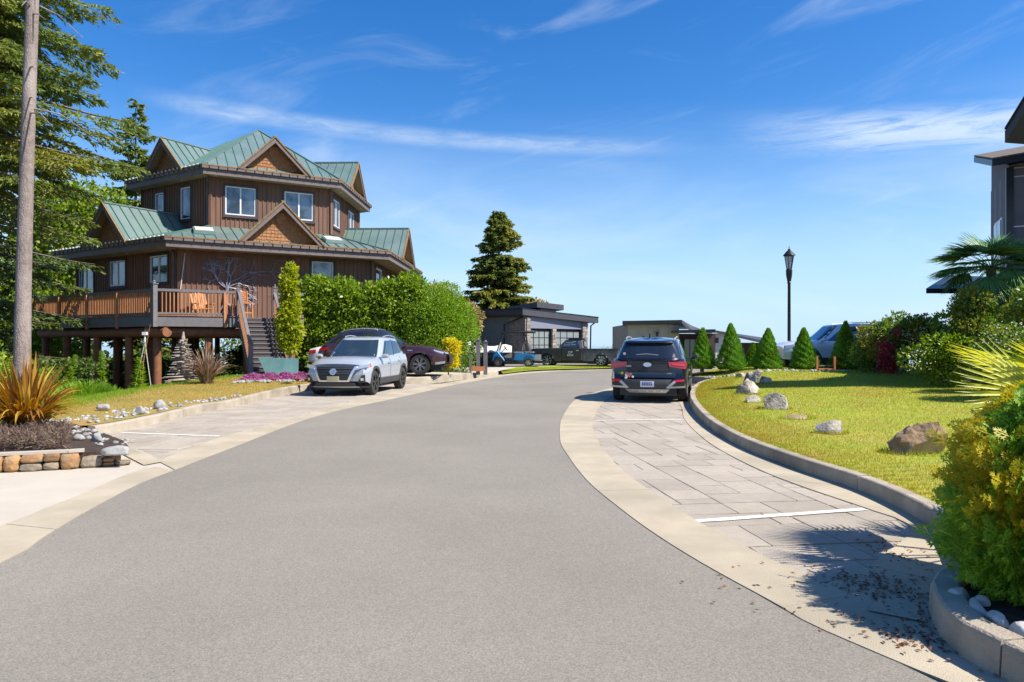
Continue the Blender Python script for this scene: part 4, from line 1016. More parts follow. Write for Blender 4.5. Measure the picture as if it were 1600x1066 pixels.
for i, (x, y, lb) in enumerate([(-11.6, 17.9, 'low bright green feathery plant at the edge of the verge'), (-10.9, 17.5, 'low bright green feathery plant nearest the rope tripod'), (-12.4, 18.0, 'low bright green feathery plant furthest left on the slope')]):
    r = np.random.default_rng(90+i); n = 2600; a = r.uniform(0, 2*pi, n); rad = r.random(n)**.6*.75; 
    t = tag(link('fern_plant', cards('fern_plant', np.c_[rad*np.cos(a)*1.2, rad*np.sin(a), (1-(rad/.8)**2)*.42*r.random(n)], np.c_[np.cos(a)*.5, np.sin(a)*.5, r.uniform(.5, 1, n)], rvec(n, r), .2, .022, L_WEED), None, (x, y, zl_(x, y))), lb, 'plant')

# ------------------------------------------------------------------ flax (phormium)
def flax(x, y, z, n, L0, lb, mat, seed, wd=.05, spread=1.):
    r = np.random.default_rng(seed); V = []; Fq = []
    for i in range(n):
        a = r.uniform(0, 2*pi); tilt = (r.random()**.8)*1.15*spread; l = L0*r.uniform(.55, 1.08)*(1-.12*tilt); k = 6
        d = np.array([cos(a), sin(a), 0]); s = np.array([-sin(a), cos(a), 0]); p = d*r.uniform(.02, .16); ang = pi/2-tilt*.45; tw = r.uniform(-.5, .5)
        b = len(V); ww = wd*r.uniform(.6, 1.2)
        for j in range(k+1):
            q = j/k; w2 = ww*(1-.15*(1-q))*(1 if q < .5 else max(.03, 1-((q-.5)/.5)**1.6)); ca = ang-tilt*1.15*q**1.6
            ss_ = s*cos(tw)+np.array([0, 0, 1])*sin(tw)*.5
            nrm = np.cross(d*cos(ca)+np.array([0, 0, sin(ca)]), ss_)
            V += [p-ss_*w2/2, p+nrm*w2*-.22, p+ss_*w2/2]
            if j < k: p = p+(d*cos(ca)+np.array([0, 0, 1])*sin(ca))*l/k
        for j in range(k):
            o = b+3*j; Fq += [(o, o+1, o+4, o+3), (o+1, o+2, o+5, o+4)]
    o = link('flax_plant', fast_mesh('flax_plant', V, Fq, mat), None, (x, y, z)); tag(o, lb, 'plant'); return o
flax(-6.8, 9.55, .2, 300, 1.1, 'large bronze and orange sword leaved flax at the left edge below the tree trunk', L_PHOR, 1, .055, 1.55)
flax(-7.9, 9.3, .2, 120, 1.0, 'bronze flax cut off by the left edge of the picture', L_PHOR, 2, .055)
flax(-8.75, 19.6, .28, 190, 1.15, 'brown and cream flax in front of the stairs on the verge', L_PHOR2, 3, .05, 1.3)

# ------------------------------------------------------------------ hedge by the dark red car
hc = []; r = np.random.default_rng(15)
for i in range(60):
    u = i/59; x = -8.35+u*4.6; y = 28.0+.35*u
    for z in (.7, 1.8, 2.75): hc.append((x+r.uniform(-.1, .1), y+r.uniform(-.15, .15), z+r.uniform(-.1, .1), .55, .75, .62))
    hc.append((x, y, 3.2+.2*sin(u*9)+.12*sin(u*23)+r.uniform(-.12, .12)+.15*u, r.uniform(.3, .5), .7, r.uniform(.35, .5)))
leafy('hedge', 0, 0, .1, 'long tall laurel hedge standing behind the dark red car', L_LAUREL, hc, 52000, .16, .085, cat='hedge', seed=15, inner=.78, jit=.20, up=.25, stems=[((-8+i*.6, 28.1+.03*i, 0), (-8+i*.6+.1, 28.1+.03*i, 2.6), .05) for i in range(7)])
ho = [o for o in COL.objects if o.name == 'hedge'][0]; ho.scale = (1.06, 1, 1.07); ho.location.y = 1.7
hc = clumpset(60, (0, 0, 2.0, 1.05, .8, 1.55), (.45, .7), 17)+[(0, 0, 1.8, 1.6, 1.2, 2.05), (.35, -.1, 1.35, 1.4, 1.1, 1.6)]
leafy('rounded_shrub', -3.1, 29.4, .15, 'big rounded bright green shrub at the right end of the hedge', L_CEDARH, hc, 48000, .10, .05, cat='shrub', seed=18, inner=.85, jit=.06, up=.5, trunk=(1.2, .08))
leafy('yellow_shrub', -2.45, 26.3, .2, 'small bright yellow shrub at the foot of the rounded green shrub', L_YEL, clumpset(12, (0, 0, .85, .35, .3, .5), (.16, .3), 19), 4200, .09, .055, cat='shrub', seed=19, inner=.4, trunk=(.6, .025))
hc = [(r.uniform(-.12, .12)*(1+.0*z), r.uniform(-.12, .12), z, .36*(1-.55*abs(z-1.9)/2), .36*(1-.55*abs(z-1.9)/2), .35) for z in np.linspace(1.15, 3.65, 16)]
leafy('young_tree', -7.75, 23.9, .22, 'slender young yellow green tree standing beside the deck stairs', L_YOUNG, hc, 5200, .14, .09, seed=20, inner=.3, trunk=(3.4, .045), hang=.5)
# trees and bushes beyond
leafy('small_tree', -4.9, 47, -.5, 'small round tree showing above the hedge right of the brown house', L_TAN, clumpset(14, (0, 0, 4.6, .9, .8, 1.5), (.5, .8), 24), 3200, .22, .15, seed=24, inner=.4, trunk=(4.3, .1))
leafy('bush', -3.1, 42, 0, 'pale blossoming bush behind the rounded shrub', L_TAN, clumpset(14, (0, 0, 2.9, 1.1, .8, .9), (.4, .7), 25), 3600, .17, .12, cat='bush', seed=25, inner=.4, trunk=(2, .06))
leafy('round_tree', 2.6, 72, -2, 'rounded brownish tree just right of the lone fir', L_TAN, clumpset(16, (0, 0, 6.4, 1.6, 1.4, 1.5), (.7, 1.1), 26), 3400, .3, .2, seed=26, inner=.4, trunk=(6, .12))
leafy('cedar_bush', 7.3, 50, -1.8, 'small dark cedar clump on the skyline between the truck and the black car', L_CEDARH, [(q, 0, 1.6, .35, .35, 1.3) for q in (-.7, -.35, 0.1, .5, .8)]+clumpset(8, (0, 0, 1.2, .8, .5, .8), (.3, .5), 27), 4200, .14, .08, cat='bush', seed=27, inner=.5)
for i, (x, y) in enumerate([(12.8, 52), (15.5, 54)]):
    pass

# ------------------------------------------------------------------ clipped cone spruces
def cone_spruce(px, half, top, d, lb, zb=None, n=12000, seed=1, base=577):
    x = (px-800)*d/F; zb = CAMH-(base-HOR)*d/F if zb is None else zb; h = (base-top)*d/F; R = half*d/F
    r = np.random.default_rng(seed); t = empty('cone_spruce', (x, d, zb), r.uniform(0, 6), lb, 'spruce', 'clipped cone spruces in a row'); t.rotation_euler = (r.uniform(-.035, .035), r.uniform(-.035, .035), t.rotation_euler.z)
    q = r.random(n)**1.25; a = r.uniform(0, 2*pi, n)
    rad = R*((1-q)**.82)*(1-.35*np.clip((.09-q)/.09, 0, 1))
    lump = 1+.17*np.sin(a*4+q*17+seed)*np.sin(q*24+a*3+seed)+.08*np.sin(a*9-q*19)
    rad = rad*lump*(.72+.28*r.random(n)**.4)
    P = np.c_[rad*np.cos(a), rad*np.sin(a), q*h*(1+.02*np.sin(a*3))]
    D = np.c_[np.cos(a), np.sin(a), np.full(n, .9)]+rvec(n, r)*.5
    link('crown', cards('crown', P, D, np.c_[np.cos(a), np.sin(a), a*0+.3]+rvec(n, r)*.6, .06*r.uniform(.6, 1.3, n), .028, L_SPRUCE, shape='leaf'), t)
    MB().tube([(0, 0, -.1), (0, 0, h*.85)], [R*.16, .01], 8).build('trunk', MT['bark'], t)
    m = MB(); m.lathe([(R*.55*(1-z)**.82, z*h) for z in (.03, .2, .4, .6, .8, .95)], 14); m.build('dark_core', pm_inner, t)  # solid dark cone filling the crown behind the leaf tufts
pm_inner = pm('dark_core_green', (.02, .035, .01), (.04, .06, .015), 20, 1.)
cone_spruce(1097, 20, 514, 24.6, 'clipped cone spruce just right of the black parked car', seed=1)
cone_spruce(1143, 24, 507, 24.2, 'second clipped cone spruce from the black car, full and pointed', seed=2, base=578)
cone_spruce(1176, 14, 537, 26.0, 'smallest cone spruce tucked between two larger ones', seed=3)
cone_spruce(1198, 24, 515, 24.2, 'cone spruce standing in front of the bonnet of the silver car', seed=4)
cone_spruce(1257, 23, 514, 23.9, 'cone spruce between the lamp post and the low wooden step', seed=5)
cone_spruce(1320, 25, 504, 23.7, 'tallest cone spruce right of the low wooden step', seed=6)

# ------------------------------------------------------------------ shrubs and palms on the right
def shrub(x, y, z, w_, dpt, h, lb, mat, n, ln, wd, seed, name='shrub', cl=(.3, .5), nc=16, inner=.45):
    s_ = [((0, 0, 0), (q*w_*.6, 0, h*.75), .03) for q in (-.8, -.3, .3, .8)]
    return leafy(name, x, y, z-.05, lb, mat, clumpset(nc, (0, 0, h*.5, w_, dpt, h*.42), cl, seed), n, ln, wd, cat='shrub', seed=seed, inner=inner, stems=s_)
shrub(12.2, 21.9, .5, .85, .6, 2.0, 'dark green rounded shrub next to the tallest cone spruce', L_SHRUB, 9000, .10, .05, 101)
shrub(13.3, 21.3, .5, .95, .7, 2.1, 'dark glossy shrub with pale flowers in the middle of the bed', L_SHRUB, 11000, .10, .05, 102)
shrub(11.3, 17.8, .42, .8, .6, 1.15, 'low light green shrub at the lawn edge under the palm', L_LAUREL, 7000, .10, .045, 103)
shrub(13.2, 18.3, .42, 1.2, .8, 2.3, 'tall dark shrub under the fan palm', L_SHRUB, 13000, .10, .05, 104)
shrub(12.15, 18.0, .42, .9, .6, 2.5, 'tall dense dark green shrub filling the gap below the palm', L_SHRUB, 15000, .10, .05, 108, nc=20)
shrub(14.6, 20.2, .45, 1.3, .8, 2.9, 'dense dark green bush behind the palm trunk', L_SHRUB, 14000, .11, .055, 109, nc=20)
shrub(12.6, 15.5, .4, 1.2, .9, 2.9, 'tall yellow tinged shrub at the right edge below the grey house', L_SHRUB, 17000, .10, .05, 105, nc=22)
shrub(10.4, 14.2, .38, .7, .6, 1.3, 'broad leafy shrub with cream flowers at the right edge of the lawn', L_SHRUB, 9000, .09, .045, 106)
shrub(12.0, 22.4, .5, .55, .4, .95, 'low dark bush at the foot of the tallest cone spruce', L_SHRUB, 4500, .08, .04, 107)
def blossoms(name, lb, pts, mat, s=.07, n=60, rad=.16, seed=1, cat='flowers'):
    r = np.random.default_rng(seed); P = []
    for p in pts: P.append(np.array(p)[None]+r.normal(size=(n, 3))*rad*np.array([.6, .4, .45]))
    P = np.vstack(P); o = P.mean(0); k = len(P)
    ob = link(name, cards(name, P-o, rvec(k, r), rvec(k, r), s, s*.8, mat), None, tuple(o)); return tag(ob, lb, cat, kind='stuff' if cat == 'flowers' else None)
def W(px, py, d): return ((px-800)*d/F, d, CAMH+(HOR-py)*d/F)
blossoms('flower_cluster', 'clusters of small white flowers on the dark shrub in the middle of the bed', [W(px, py, 20.1) for px, py in ((1418, 522), (1440, 517), (1452, 524), (1432, 530), (1446, 545), (1460, 500))], L_WHITE, .05, 22, .22, 1)
blossoms('flower_cluster', 'cream flowers low beside the red leaved bush', [W(px, py, 17.1) for px, py in ((1428, 552), (1434, 560), (1446, 548), (1424, 570), (1450, 572))], L_WHITE, .045, 12, .18, 2)
blossoms('flower_cluster', 'pale flowers on the shrub at the right edge', [W(px, py, 13.6) for px, py in ((1545, 520), (1560, 512), (1570, 530), (1585, 525), (1560, 545), (1592, 505), (1540, 535), (1578, 545))], L_WHITE, .04, 9, .15, 3)
r = np.random.default_rng(33)
blossoms('red_bush', 'small crimson leaved bush in front of the dark green shrubs', [W(px, py, 19.4) for px, py in ((1377, 560), (1386, 555), (1392, 566), (1380, 572), (1388, 545), (1396, 575), (1383, 540))], L_RED, .07, 110, .17, 4, cat='bush')
blossoms('red_bush', 'few red leaves halfway up the dark green shrub', [W(1404, 522, 20.0), W(1400, 518, 20.0)], L_RED, .06, 40, .13, 5, cat='bush')

def fan_leaf(hub, d, up, R, nb, mat, parent, name='palm_leaf', spread=2.5, wd=.03, seed=1, droop=.25):
    r = np.random.default_rng(seed); d = Vector(d).normalized(); up = Vector(up); s = d.cross(up).normalized(); up = s.cross(d).normalized()
    V = []; Fq = []; hub = Vector(hub)
    for i in range(nb):
        a = (i/(nb-1)-.5)*spread; l = R*(1-.16*abs(a)/(spread/2))*r.uniform(.93, 1.04)
        dr_ = (d*cos(a)+s*sin(a)).normalized(); sd_ = (s*cos(a)-d*sin(a)).normalized()
        b = len(V); K = (0, .35, .65, 1.); ws = (.25, 1., .75, .05)
        for q, w_ in zip(K, ws):
            p = hub+dr_*l*q+up*(-droop*l*q*q*r.uniform(.7, 1.3)+.0); p += up*(.02*((i % 2)-.5))
            V += [tuple(p-sd_*wd*w_/2), tuple(p-up*wd*w_*.35), tuple(p+sd_*wd*w_/2)]
        for j in range(3):
            o = b+3*j; Fq += [(o, o+1, o+4, o+3), (o+1, o+2, o+5, o+4)]
    return link(name, fast_mesh(name, V, Fq, mat), parent)
def palm(x, y, z, hz, lb, mat, n, R, pet, seed, dirs=None, wd=.035, nb=30, tr=.09):
    r = random.Random(seed); t = empty('fan_palm', (x, y, z), 0, lb, 'palm')
    MB().tube([(0, 0, -.1), (.02, 0, hz*.5), (0, 0, hz)], [tr*1.2, tr, tr*1.1], 10).build('trunk', MT['bark'], t, smooth=True)
    for i in range(n):
        if dirs and i < len(dirs): az, el, pl = dirs[i]
        else: az = i*2.4+r.uniform(-.3, .3); el = r.uniform(-.95, 1.1); pl = pet*r.uniform(.7, 1.1)
        d = Vector((cos(az)*cos(el), sin(az)*cos(el), sin(el))); a = Vector((0, 0, hz)); b = a+d*pl+Vector((0, 0, -.06*pl))
        leaf = fan_leaf(b, (d+Vector((0, 0, -.25))).normalized(), (d.cross(Vector((0, 0, 1))).cross(d)), R*r.uniform(.85, 1.1), nb, mat, t, seed=seed*50+i, wd=wd, spread=2.9 if i % 3 else 2.4, droop=.22 if el > 0 else .35)
        m = MB().tube([a, (a+b)/2+Vector((0, 0, .03)), b], [.014, .011, .008], 5); m.build('stalk', mat, leaf)
    return t
palm(13.05, 18.6, .45, 3.0, 'large windmill fan palm in front of the grey house', L_PALM, 46, .85, .72, 3, wd=.045, nb=36, tr=.11,
     dirs=[(pi, .45, .85), (pi*1.03, .05, .75), (pi*.9, .75, .6), (pi*1.1, -.5, .7), (pi*1.2, -.9, .8), (pi*.95, -.75, .9), (-pi*.6, -1.0, .9), (-pi*.4, -.9, .8), (0, .6, .6), (-pi/2, .7, .5), (-pi/2.2, -.2, .6), (-pi*.75, -.6, .7), (pi*.6, 1.2, .5)])
palm(3.75, 4.25, .2, .58, 'low yellow lit fan palm cut off by the right edge behind the golden cedar', L_PALMLIT, 12, .58, .42, 5, wd=.034, nb=36, tr=.08,
     dirs=[(pi*1.12, .9, .5), (pi*1.25, .75, .45), (pi*.86, .85, .5), (0.2, .7, .4), (1.2, .8, .4), (-1.2, .9, .45)])

yp = [o for o in COL.objects if o.name.startswith('fan_palm')][-1]
hub = Vector((3.12, 4.02, 1.10)); base = Vector((3.75, 4.25, .78)); o3 = Vector((3.75, 4.25, .2))
lf = fan_leaf(hub-o3, (-1, -.05, .10), (.15, -1, .55), .52, 34, L_PALMLIT, yp, spread=2.1, wd=.026, seed=9, droop=.05)
MB().tube([base-o3, (base+hub)/2-o3+Vector((0, 0, .05)), hub-o3], [.014, .011, .008], 5).build('stalk', L_PALMLIT, lf)
# ------------------------------------------------------------------ golden cedar in the foreground bed
def sprays(name, P, D, Nn, size, mat, r, k=7, parent=None):
    """flat cedar sprays: a stem with alternate scale-leaved fingers"""
    n = len(P); D = unit(D); S = unit(np.cross(D, Nn)); U = np.cross(S, D); V = []; size = size[:, None]
    def leaf(b, d, l, w_):
        s = unit(np.cross(d, U)); V.append(np.stack([b, b+d*l*.5+s*w_, b+d*l, b+d*l*.5-s*w_], 1))
    leaf(P, D, size, size*.04)
    for j in range(k):
        q = .12+.78*j/k; sg = 1 if j % 2 else -1; ang = .75+.1*r.normal(size=(n, 1))
        d = unit(D*np.cos(ang)+S*sg*np.sin(ang)+U*r.normal(size=(n, 1))*.12-U*.1); b = P+D*size*q; l = size*(.62-.40*q)*r.uniform(.75, 1.2, (n, 1))
        leaf(b, d, l, size*.045)
        for sg2 in (-1, 1):
            d2 = unit(d*.75+sg2*.6*unit(np.cross(d, U))); leaf(b+d*l*.4, d2, l*.55, size*.036)
    V = np.stack(V, 1).reshape(-1, 3); Fq = np.arange(len(V)).reshape(-1, 4)
    return link(name, fast_mesh(name, V, Fq, mat), parent)
gc = empty('golden_cedar', (2.87, 3.45, .12), 0, 'golden yellow cedar bush in the foreground bed at the right edge', 'cedar bush')
r = np.random.default_rng(77); n = 12500
q = r.random(n)**.9; H = 1.0; R0 = .49
a = r.uniform(0, 2*pi, n); prof = np.interp(q, [0, .12, .4, .75, 1], [.62, .9, 1., .80, .25])
lump = 1+.13*np.sin(a*4+q*9)*np.sin(q*13+a*2)+.08*np.sin(a*9-q*21)
rad = R0*prof*lump*(.5+.5*r.random(n)**.5)*(1+.10*r.normal(size=n))
P = np.c_[rad*np.cos(a), rad*np.sin(a), q*H]; D = np.c_[np.cos(a), np.sin(a), r.uniform(-.15, 1.1, n)]+rvec(n, r)*.35
Nn = np.c_[-np.sin(a), np.cos(a), a*0]+rvec(n, r)*.5
yl = (np.sin(P[:, 0]*6+P[:, 2]*5+1.)+np.sin(P[:, 1]*7-P[:, 2]*8)+1.7*(q-.55)+r.normal(size=n)*.45+.9*(P[:, 0] > .1)-.25+1.0*(P[:, 0] > -.2)*(P[:, 1] < .35)) > .60  # golden tips, gathered right, high and frontward to paint in sunlight
yl &= rad > .66*R0*prof
P[yl, :2] *= 1+.05/np.maximum(rad[yl], .1)[:, None]; P[yl, 2] += .02
sz = r.uniform(.07, .15, n)
sprays('foliage', P[~yl], D[~yl], Nn[~yl], sz[~yl], L_THUJA, r, 7, gc); o = sprays('foliage', P[yl], D[yl], Nn[yl], sz[yl]*.85, L_THUJAY, r, 7, gc); o['label'] = 'bright golden tips with sunlight painted in on the right and front'
m = MB(); rr = random.Random(3)
for i in range(26):
    a_ = rr.uniform(0, 2*pi); e_ = rr.uniform(.2, 1.3); l = rr.uniform(.4, .85); m.tube([(0, 0, .05), (cos(a_)*l*.3*cos(e_), sin(a_)*l*.3*cos(e_), .1+l*.4*sin(e_)), (cos(a_)*l*.75*cos(e_), sin(a_)*l*.75*cos(e_), .1+l*sin(e_))], [.018, .012, .004], 5)
m.build('branches', MT['bark'], gc)

# ------------------------------------------------------------------ grass, flowers, litter
def blades(name, n, sampler, zf, h, wd, mat, seed, label, parent=None):
    r = np.random.default_rng(seed); x, y = sampler(n, r); n = len(x); z = zf(x, y)
    P = np.c_[x, y, z]; D = np.c_[r.normal(size=n)*.38, r.normal(size=n)*.38, np.ones(n)]; d = np.maximum(y, 4)
    o = link(name, cards(name, P, D, rvec(n, r)*np.array([1, 1, .2]), h*r.uniform(.5, 1.2, n)*(1+.02*d), wd*(.6+.10*d)*r.uniform(.7, 1.2, n), mat, shape='tri'))
    tag(o, label, 'grass', kind='stuff'); return o
zgridx = np.linspace(1, 23, 90); zgridy = np.linspace(2, 29, 100)
ZG = np.array([[zl2(a, b) for a in zgridx] for b in zgridy])
def zlf(x, y):
    fx = np.clip((x-zgridx[0])/(zgridx[1]-zgridx[0]), 0, 88.999); fy = np.clip((y-zgridy[0])/(zgridy[1]-zgridy[0]), 0, 98.999)
    i = fx.astype(int); j = fy.astype(int); u = fx-i; v = fy-j
    return (ZG[j, i]*(1-u)+ZG[j, i+1]*u)*(1-v)+(ZG[j+1, i]*(1-u)+ZG[j+1, i+1]*u)*v
lawnpoly = [tuple(p) for p in (KP+KN*.15)]+[tuple(p) for p in far[::-1]]
def samp_right(n, r):
    y = 3.5+22*r.random(n)**1.9; x = r.uniform(1.5, 16, n); k = inpoly(x, y, lawnpoly) & (x < y*.80+.6); return x[k], y[k]
blades('lawn_grass', 420000, samp_right, zlf, .028, .0045, L_GRASS, 1, 'short sunlit yellow green lawn between the kerb and the shrubs')
edge_d = lambda x, y: np.min(np.hypot(KP[None, ::2, 0]-x[:, None], KP[None, ::2, 1]-y[:, None]), axis=1)
def samp_dry(n, r):
    i = r.integers(0, len(KP), n); t_ = r.random(n)**1.8*.9+.15; p = KP[i]+KN[i]*t_[:, None]+r.normal(size=(n, 2))*.04; k = (p[:, 1] < 22)&(edge_d(p[:, 0], p[:, 1]) > .155); return p[k, 0], p[k, 1]
blades('dry_grass', 38000, samp_dry, zlf, .026, .0045, L_GRASSY, 2, 'dry straw coloured grass along the inside of the right kerb')
vpoly = [tuple(p) for p in kinl]+[tuple(p) for p in farl[::-1]]
def zvv(x, y): 
    d = np.min(np.hypot(KPL[None, :, 0]-x[:, None], KPL[None, :, 1]-y[:, None]), axis=1)
    return .155+(zleft(x, y)-.155)*ss(0, 1.5, d)
def samp_left(n, r):
    y = r.uniform(9.6, 25, n); x = r.uniform(-11.5, -6, n); k = inpoly(x, y, vpoly); x, y = x[k], y[k]
    d = np.min(np.hypot(KPL[None, :, 0]-x[:, None], KPL[None, :, 1]-y[:, None]), axis=1)
    k = d > np.clip((15.5-y)*.25, .0, .9); return x[k], y[k]
blades('verge_grass', 60000, samp_left, zvv, .022, .0042, L_GRASSY, 3, 'dry orange tinted grass on the left verge above the kerb')
def samp_gr(n, r):
    t_ = r.random(n)*(len(farl)-1); i = np.clip(t_.astype(int), 0, len(farl)-2); p = farl[i]+(farl[i+1]-farl[i])*(t_-i)[:, None]; p = p+r.normal(size=(n, 2))*.3+np.array([.35, 0]); return p[:, 0], p[:, 1]
blades('grass_tufts', 16000, samp_gr, zvv, .06, .004, L_WEED, 4, 'longer fresh green grass along the back of the left verge')
def samp_far(n, r):
    t_ = r.random(n)*(len(A_)-1); i = np.clip(t_.astype(int), 0, len(A_)-2); u = r.random(n)[:, None]; p = A_[i]+(A_[i+1]-A_[i])*(t_-i)[:, None]; p = p+u*(np.array([-.3, 2.6])); return p[:, 0], p[:, 1]
blades('strip_grass', 24000, samp_far, lambda x, y: .08+0*x, .05, .0035, L_GRASS, 5, 'strip of bright grass in front of the golf cart and the black truck')
r = np.random.default_rng(60); n = 9000
u = r.random(n); v = r.normal(size=n)*.28; P = np.c_[-8.15+u*2.2, 20.9+u*1.2+v, .30+.16*np.maximum(0, 1-(v/.55)**2)*(.7+.5*np.sin(u*17)**2)*r.uniform(.4, 1, n)]
o = link('creeping_phlox', cards('creeping_phlox', P, rvec(n, r)+np.array([0, 0, .8]), np.tile([0, -.4, 1.], (n, 1)), .05, .045, L_PURPLE)); tag(o, 'low carpet of magenta flowers between the white stones and the stairs', 'flowers', kind='stuff')
# dry heather patch above the stone wall
r = np.random.default_rng(61); n = 30000
x = r.uniform(-8.6, -5.2, n); y = r.uniform(7.6, 9.6, n); k = (y > 7.75-.12*(x+5)) & (x < -5.1-(y-7.8)*.62); x, y = x[k], y[k]; n = len(x)
hgt = .10*(1+.8*np.sin(x*5+y*3)*np.sin(y*6-x*2)); P = np.c_[x, y, .19+hgt*r.random(n)]
o = link('dry_heather', cards('dry_heather', P, rvec(n, r)+np.array([0, 0, .35]), rvec(n, r), .09, .010, L_DEAD)); tag(o, 'tangled brown dried heather behind the low stone wall', 'heather', kind='stuff')
# fallen brown leaves near the bed
r = np.random.default_rng(62)
def litter(n, cx, cy, sx_, sy_, z): return np.c_[cx+r.normal(size=n)*sx_, cy+r.normal(size=n)*sy_, np.full(n, z)]
P = np.vstack([litter(230, 2.14, 3.5, .10, .28, .010), litter(170, 2.1, 3.95, .14, .14, .010), litter(90, 1.9, 3.25, .12, .12, .012), litter(70, 2.55, 4.6, .10, .25, .012), litter(40, 1.98, 2.75, .05, .3, .01), litter(50, 1.7, 3.9, .4, .3, .009)])
n = len(P); o = link('fallen_leaves', cards('fallen_leaves', P, rvec(n, r)*np.array([1, 1, .25]), np.tile([0, 0, 1.], (n, 1))+rvec(n, r)*.3, .032, .016, L_LITTER)); tag(o, 'scatter of small brown fallen leaves in the shade by the near kerb', 'leaves', kind='stuff')
P = np.vstack([np.c_[r.uniform(-3, 2, 70), r.uniform(2.2, 12, 70), np.full(70, .004)]])
k = (P[:, 0] > -3.0) & (P[:, 0] < np.where(P[:, 1] < 5, 1., .6)); P = P[k]; n = len(P)
o = link('road_debris', cards('road_debris', P, rvec(n, r)*np.array([1, 1, .1]), np.tile([0, 0, 1.], (n, 1)), .014, .006, L_LITTER)); tag(o, 'tiny twigs and leaf bits scattered over the grey road', 'debris', kind='stuff')
# ------------------------------------------------------------------ low stone wall, kerbed bed and boulders
def rock(name, x, y, z, sx_, sy_, sz_, seed, mat, label=None, cat='boulder', group=None, sharp=1., sub=3, rz=None, parent=None, top=1., box=0):
    if sharp > 1.: sub = 4
    bm = bmesh.new(); bmesh.ops.create_icosphere(bm, subdivisions=sub, radius=1); rr = random.Random(seed); off = Vector((rr.uniform(-50, 50), rr.uniform(-50, 50), rr.uniform(-50, 50)))
    cuts = [(Vector((rr.gauss(0, 1), rr.gauss(0, 1), rr.gauss(0, .9))).normalized(), rr.uniform(.50, .82)) for _ in range(int(16*sharp))]
    for v in bm.verts:
        p = v.co.normalized(); q = 1+.16*mnoise.noise(p*1.6+off)+.07*mnoise.noise(p*4+off)
        p = p*q
        for (c, d) in cuts:
            e = p.dot(c)-d
            if e > 0: p = p-c*e*.97
        if box: p = p/max(abs(p.x), abs(p.y), abs(p.z))**box
        if sharp > 1.: p = p*(1-.13*abs(mnoise.noise(p*2.6+off))-.06*abs(mnoise.noise(p*6+off)))
        p += p.normalized()*.03*sharp*mnoise.noise(p*9+off)
        if p.z < -.35 and not box: p.z = -.35
        if sharp > .7: p = p+p.normalized()*.05*mnoise.noise(p*7+off)
        v.co = Vector((p.x*sx_, p.y*sy_, (p.z+.25)*sz_*top))
    me = bpy.data.meshes.new(name); bm.to_mesh(me); bm.free(); me.materials.append(mat)
    me.polygons.foreach_set('use_smooth', [True]*len(me.polygons))
    try: me.set_sharp_from_angle(angle=radians(32 if sharp > .5 else 60))
    except Exception: pass
    o = link(name, me, parent, (x, y, z), (0, 0, rr.uniform(0, 6) if rz is None else rz))
    if label: tag(o, label, cat, group)
    return o
MT['rockw'] = pm('pale_granite', (.40, .35, .29), (.13, .11, .09), 7, .9, 1., 26, col3=(.50, .46, .38), s3=2.2, lo=.42, hi=.6)
MT['rockb'] = pm('brown_rock', (.34, .22, .12), (.13, .08, .05), 5, .9, 1., 18, col3=(.48, .36, .24), s3=2.5)
MT['river'] = pm('river_stone', (.36, .35, .33), (.22, .22, .22), 7, .75, .3, 30, rnd=.4)
MT['ochre'] = pm('ochre_wall_stone', (.36, .19, .07), (.16, .10, .06), 6, .85, .8, 22, rnd=.3, col3=(.40, .33, .20), s3=4)
ROCKS = []
def rk(px, pyb, wpx, hpx, seed, label, mat='rockw', zz=None, sharp=1.):
    z = .2
    for _ in range(4):
        gx_, gy_ = G(px, pyb, z); z = float(zl2(gx_, gy_))
    gy_ += wpx*gy_/F*.3
    s_ = gy_/F; ROCKS.append((gx_, gy_, wpx*s_/2)); return rock('boulder', gx_, gy_, z-.035, wpx*s_/2*1.08, wpx*s_/2*.8, hpx*s_*1.02, seed, MT[mat], label, sharp=sharp, rz=0)
rk(1445, 712, 100, 56, 1, 'biggest brown craggy boulder alone on the lawn near the golden cedar', 'rockb', sharp=1.6)
rk(1305, 679, 48, 26, 2, 'small pale pointed boulder between the flat slab and the big brown rock')
rk(1252, 656, 50, 8, 3, 'flat grey slab of rock sunk in the lawn', 'rockb', sharp=.6)
rk(1217, 641, 48, 22, 4, 'low rounded pale boulder just beyond the flat slab')
rk(1183, 630, 30, 13, 5, 'small low white stone between two larger boulders')
rk(1172, 617, 42, 26, 6, 'jagged two toned boulder in the curved row beside the kerb', sharp=1.5)
rk(1173, 601, 24, 20, 7, 'pale pyramid shaped boulder behind the jagged one', sharp=1.4)
rk(1185, 592, 26, 19, 8, 'dark grey boulder near the cone spruces', 'rockw', sharp=1.4)
rk(1201, 589, 24, 15, 9, 'pale boulder at the far end of the curved row', sharp=1.2)
rk(1160, 590, 22, 10, 10, 'low stone left of the dark grey boulder')
r = np.random.default_rng(91); P = []
for (x, y, w_) in ROCKS:
    k = 330; a = r.uniform(0, 2*pi, k); q = r.uniform(.85, 1.12, k); P.append(np.c_[x+np.cos(a)*w_*1.02*q, y+np.sin(a)*w_*.78*q, zlf(x+np.cos(a)*w_*q, y+np.sin(a)*w_*.8*q)])
P = np.vstack(P); k = len(P)
o = link('grass_tufts', cards('grass_tufts', P, np.c_[r.normal(size=k)*.4, r.normal(size=k)*.4, np.ones(k)], rvec(k, r)*np.array([1, 1, .2]), r.uniform(.03, .085, k), .009, L_GRASS, shape='tri')); tag(o, 'longer grass left uncut round the feet of the lawn boulders', 'grass', kind='stuff')
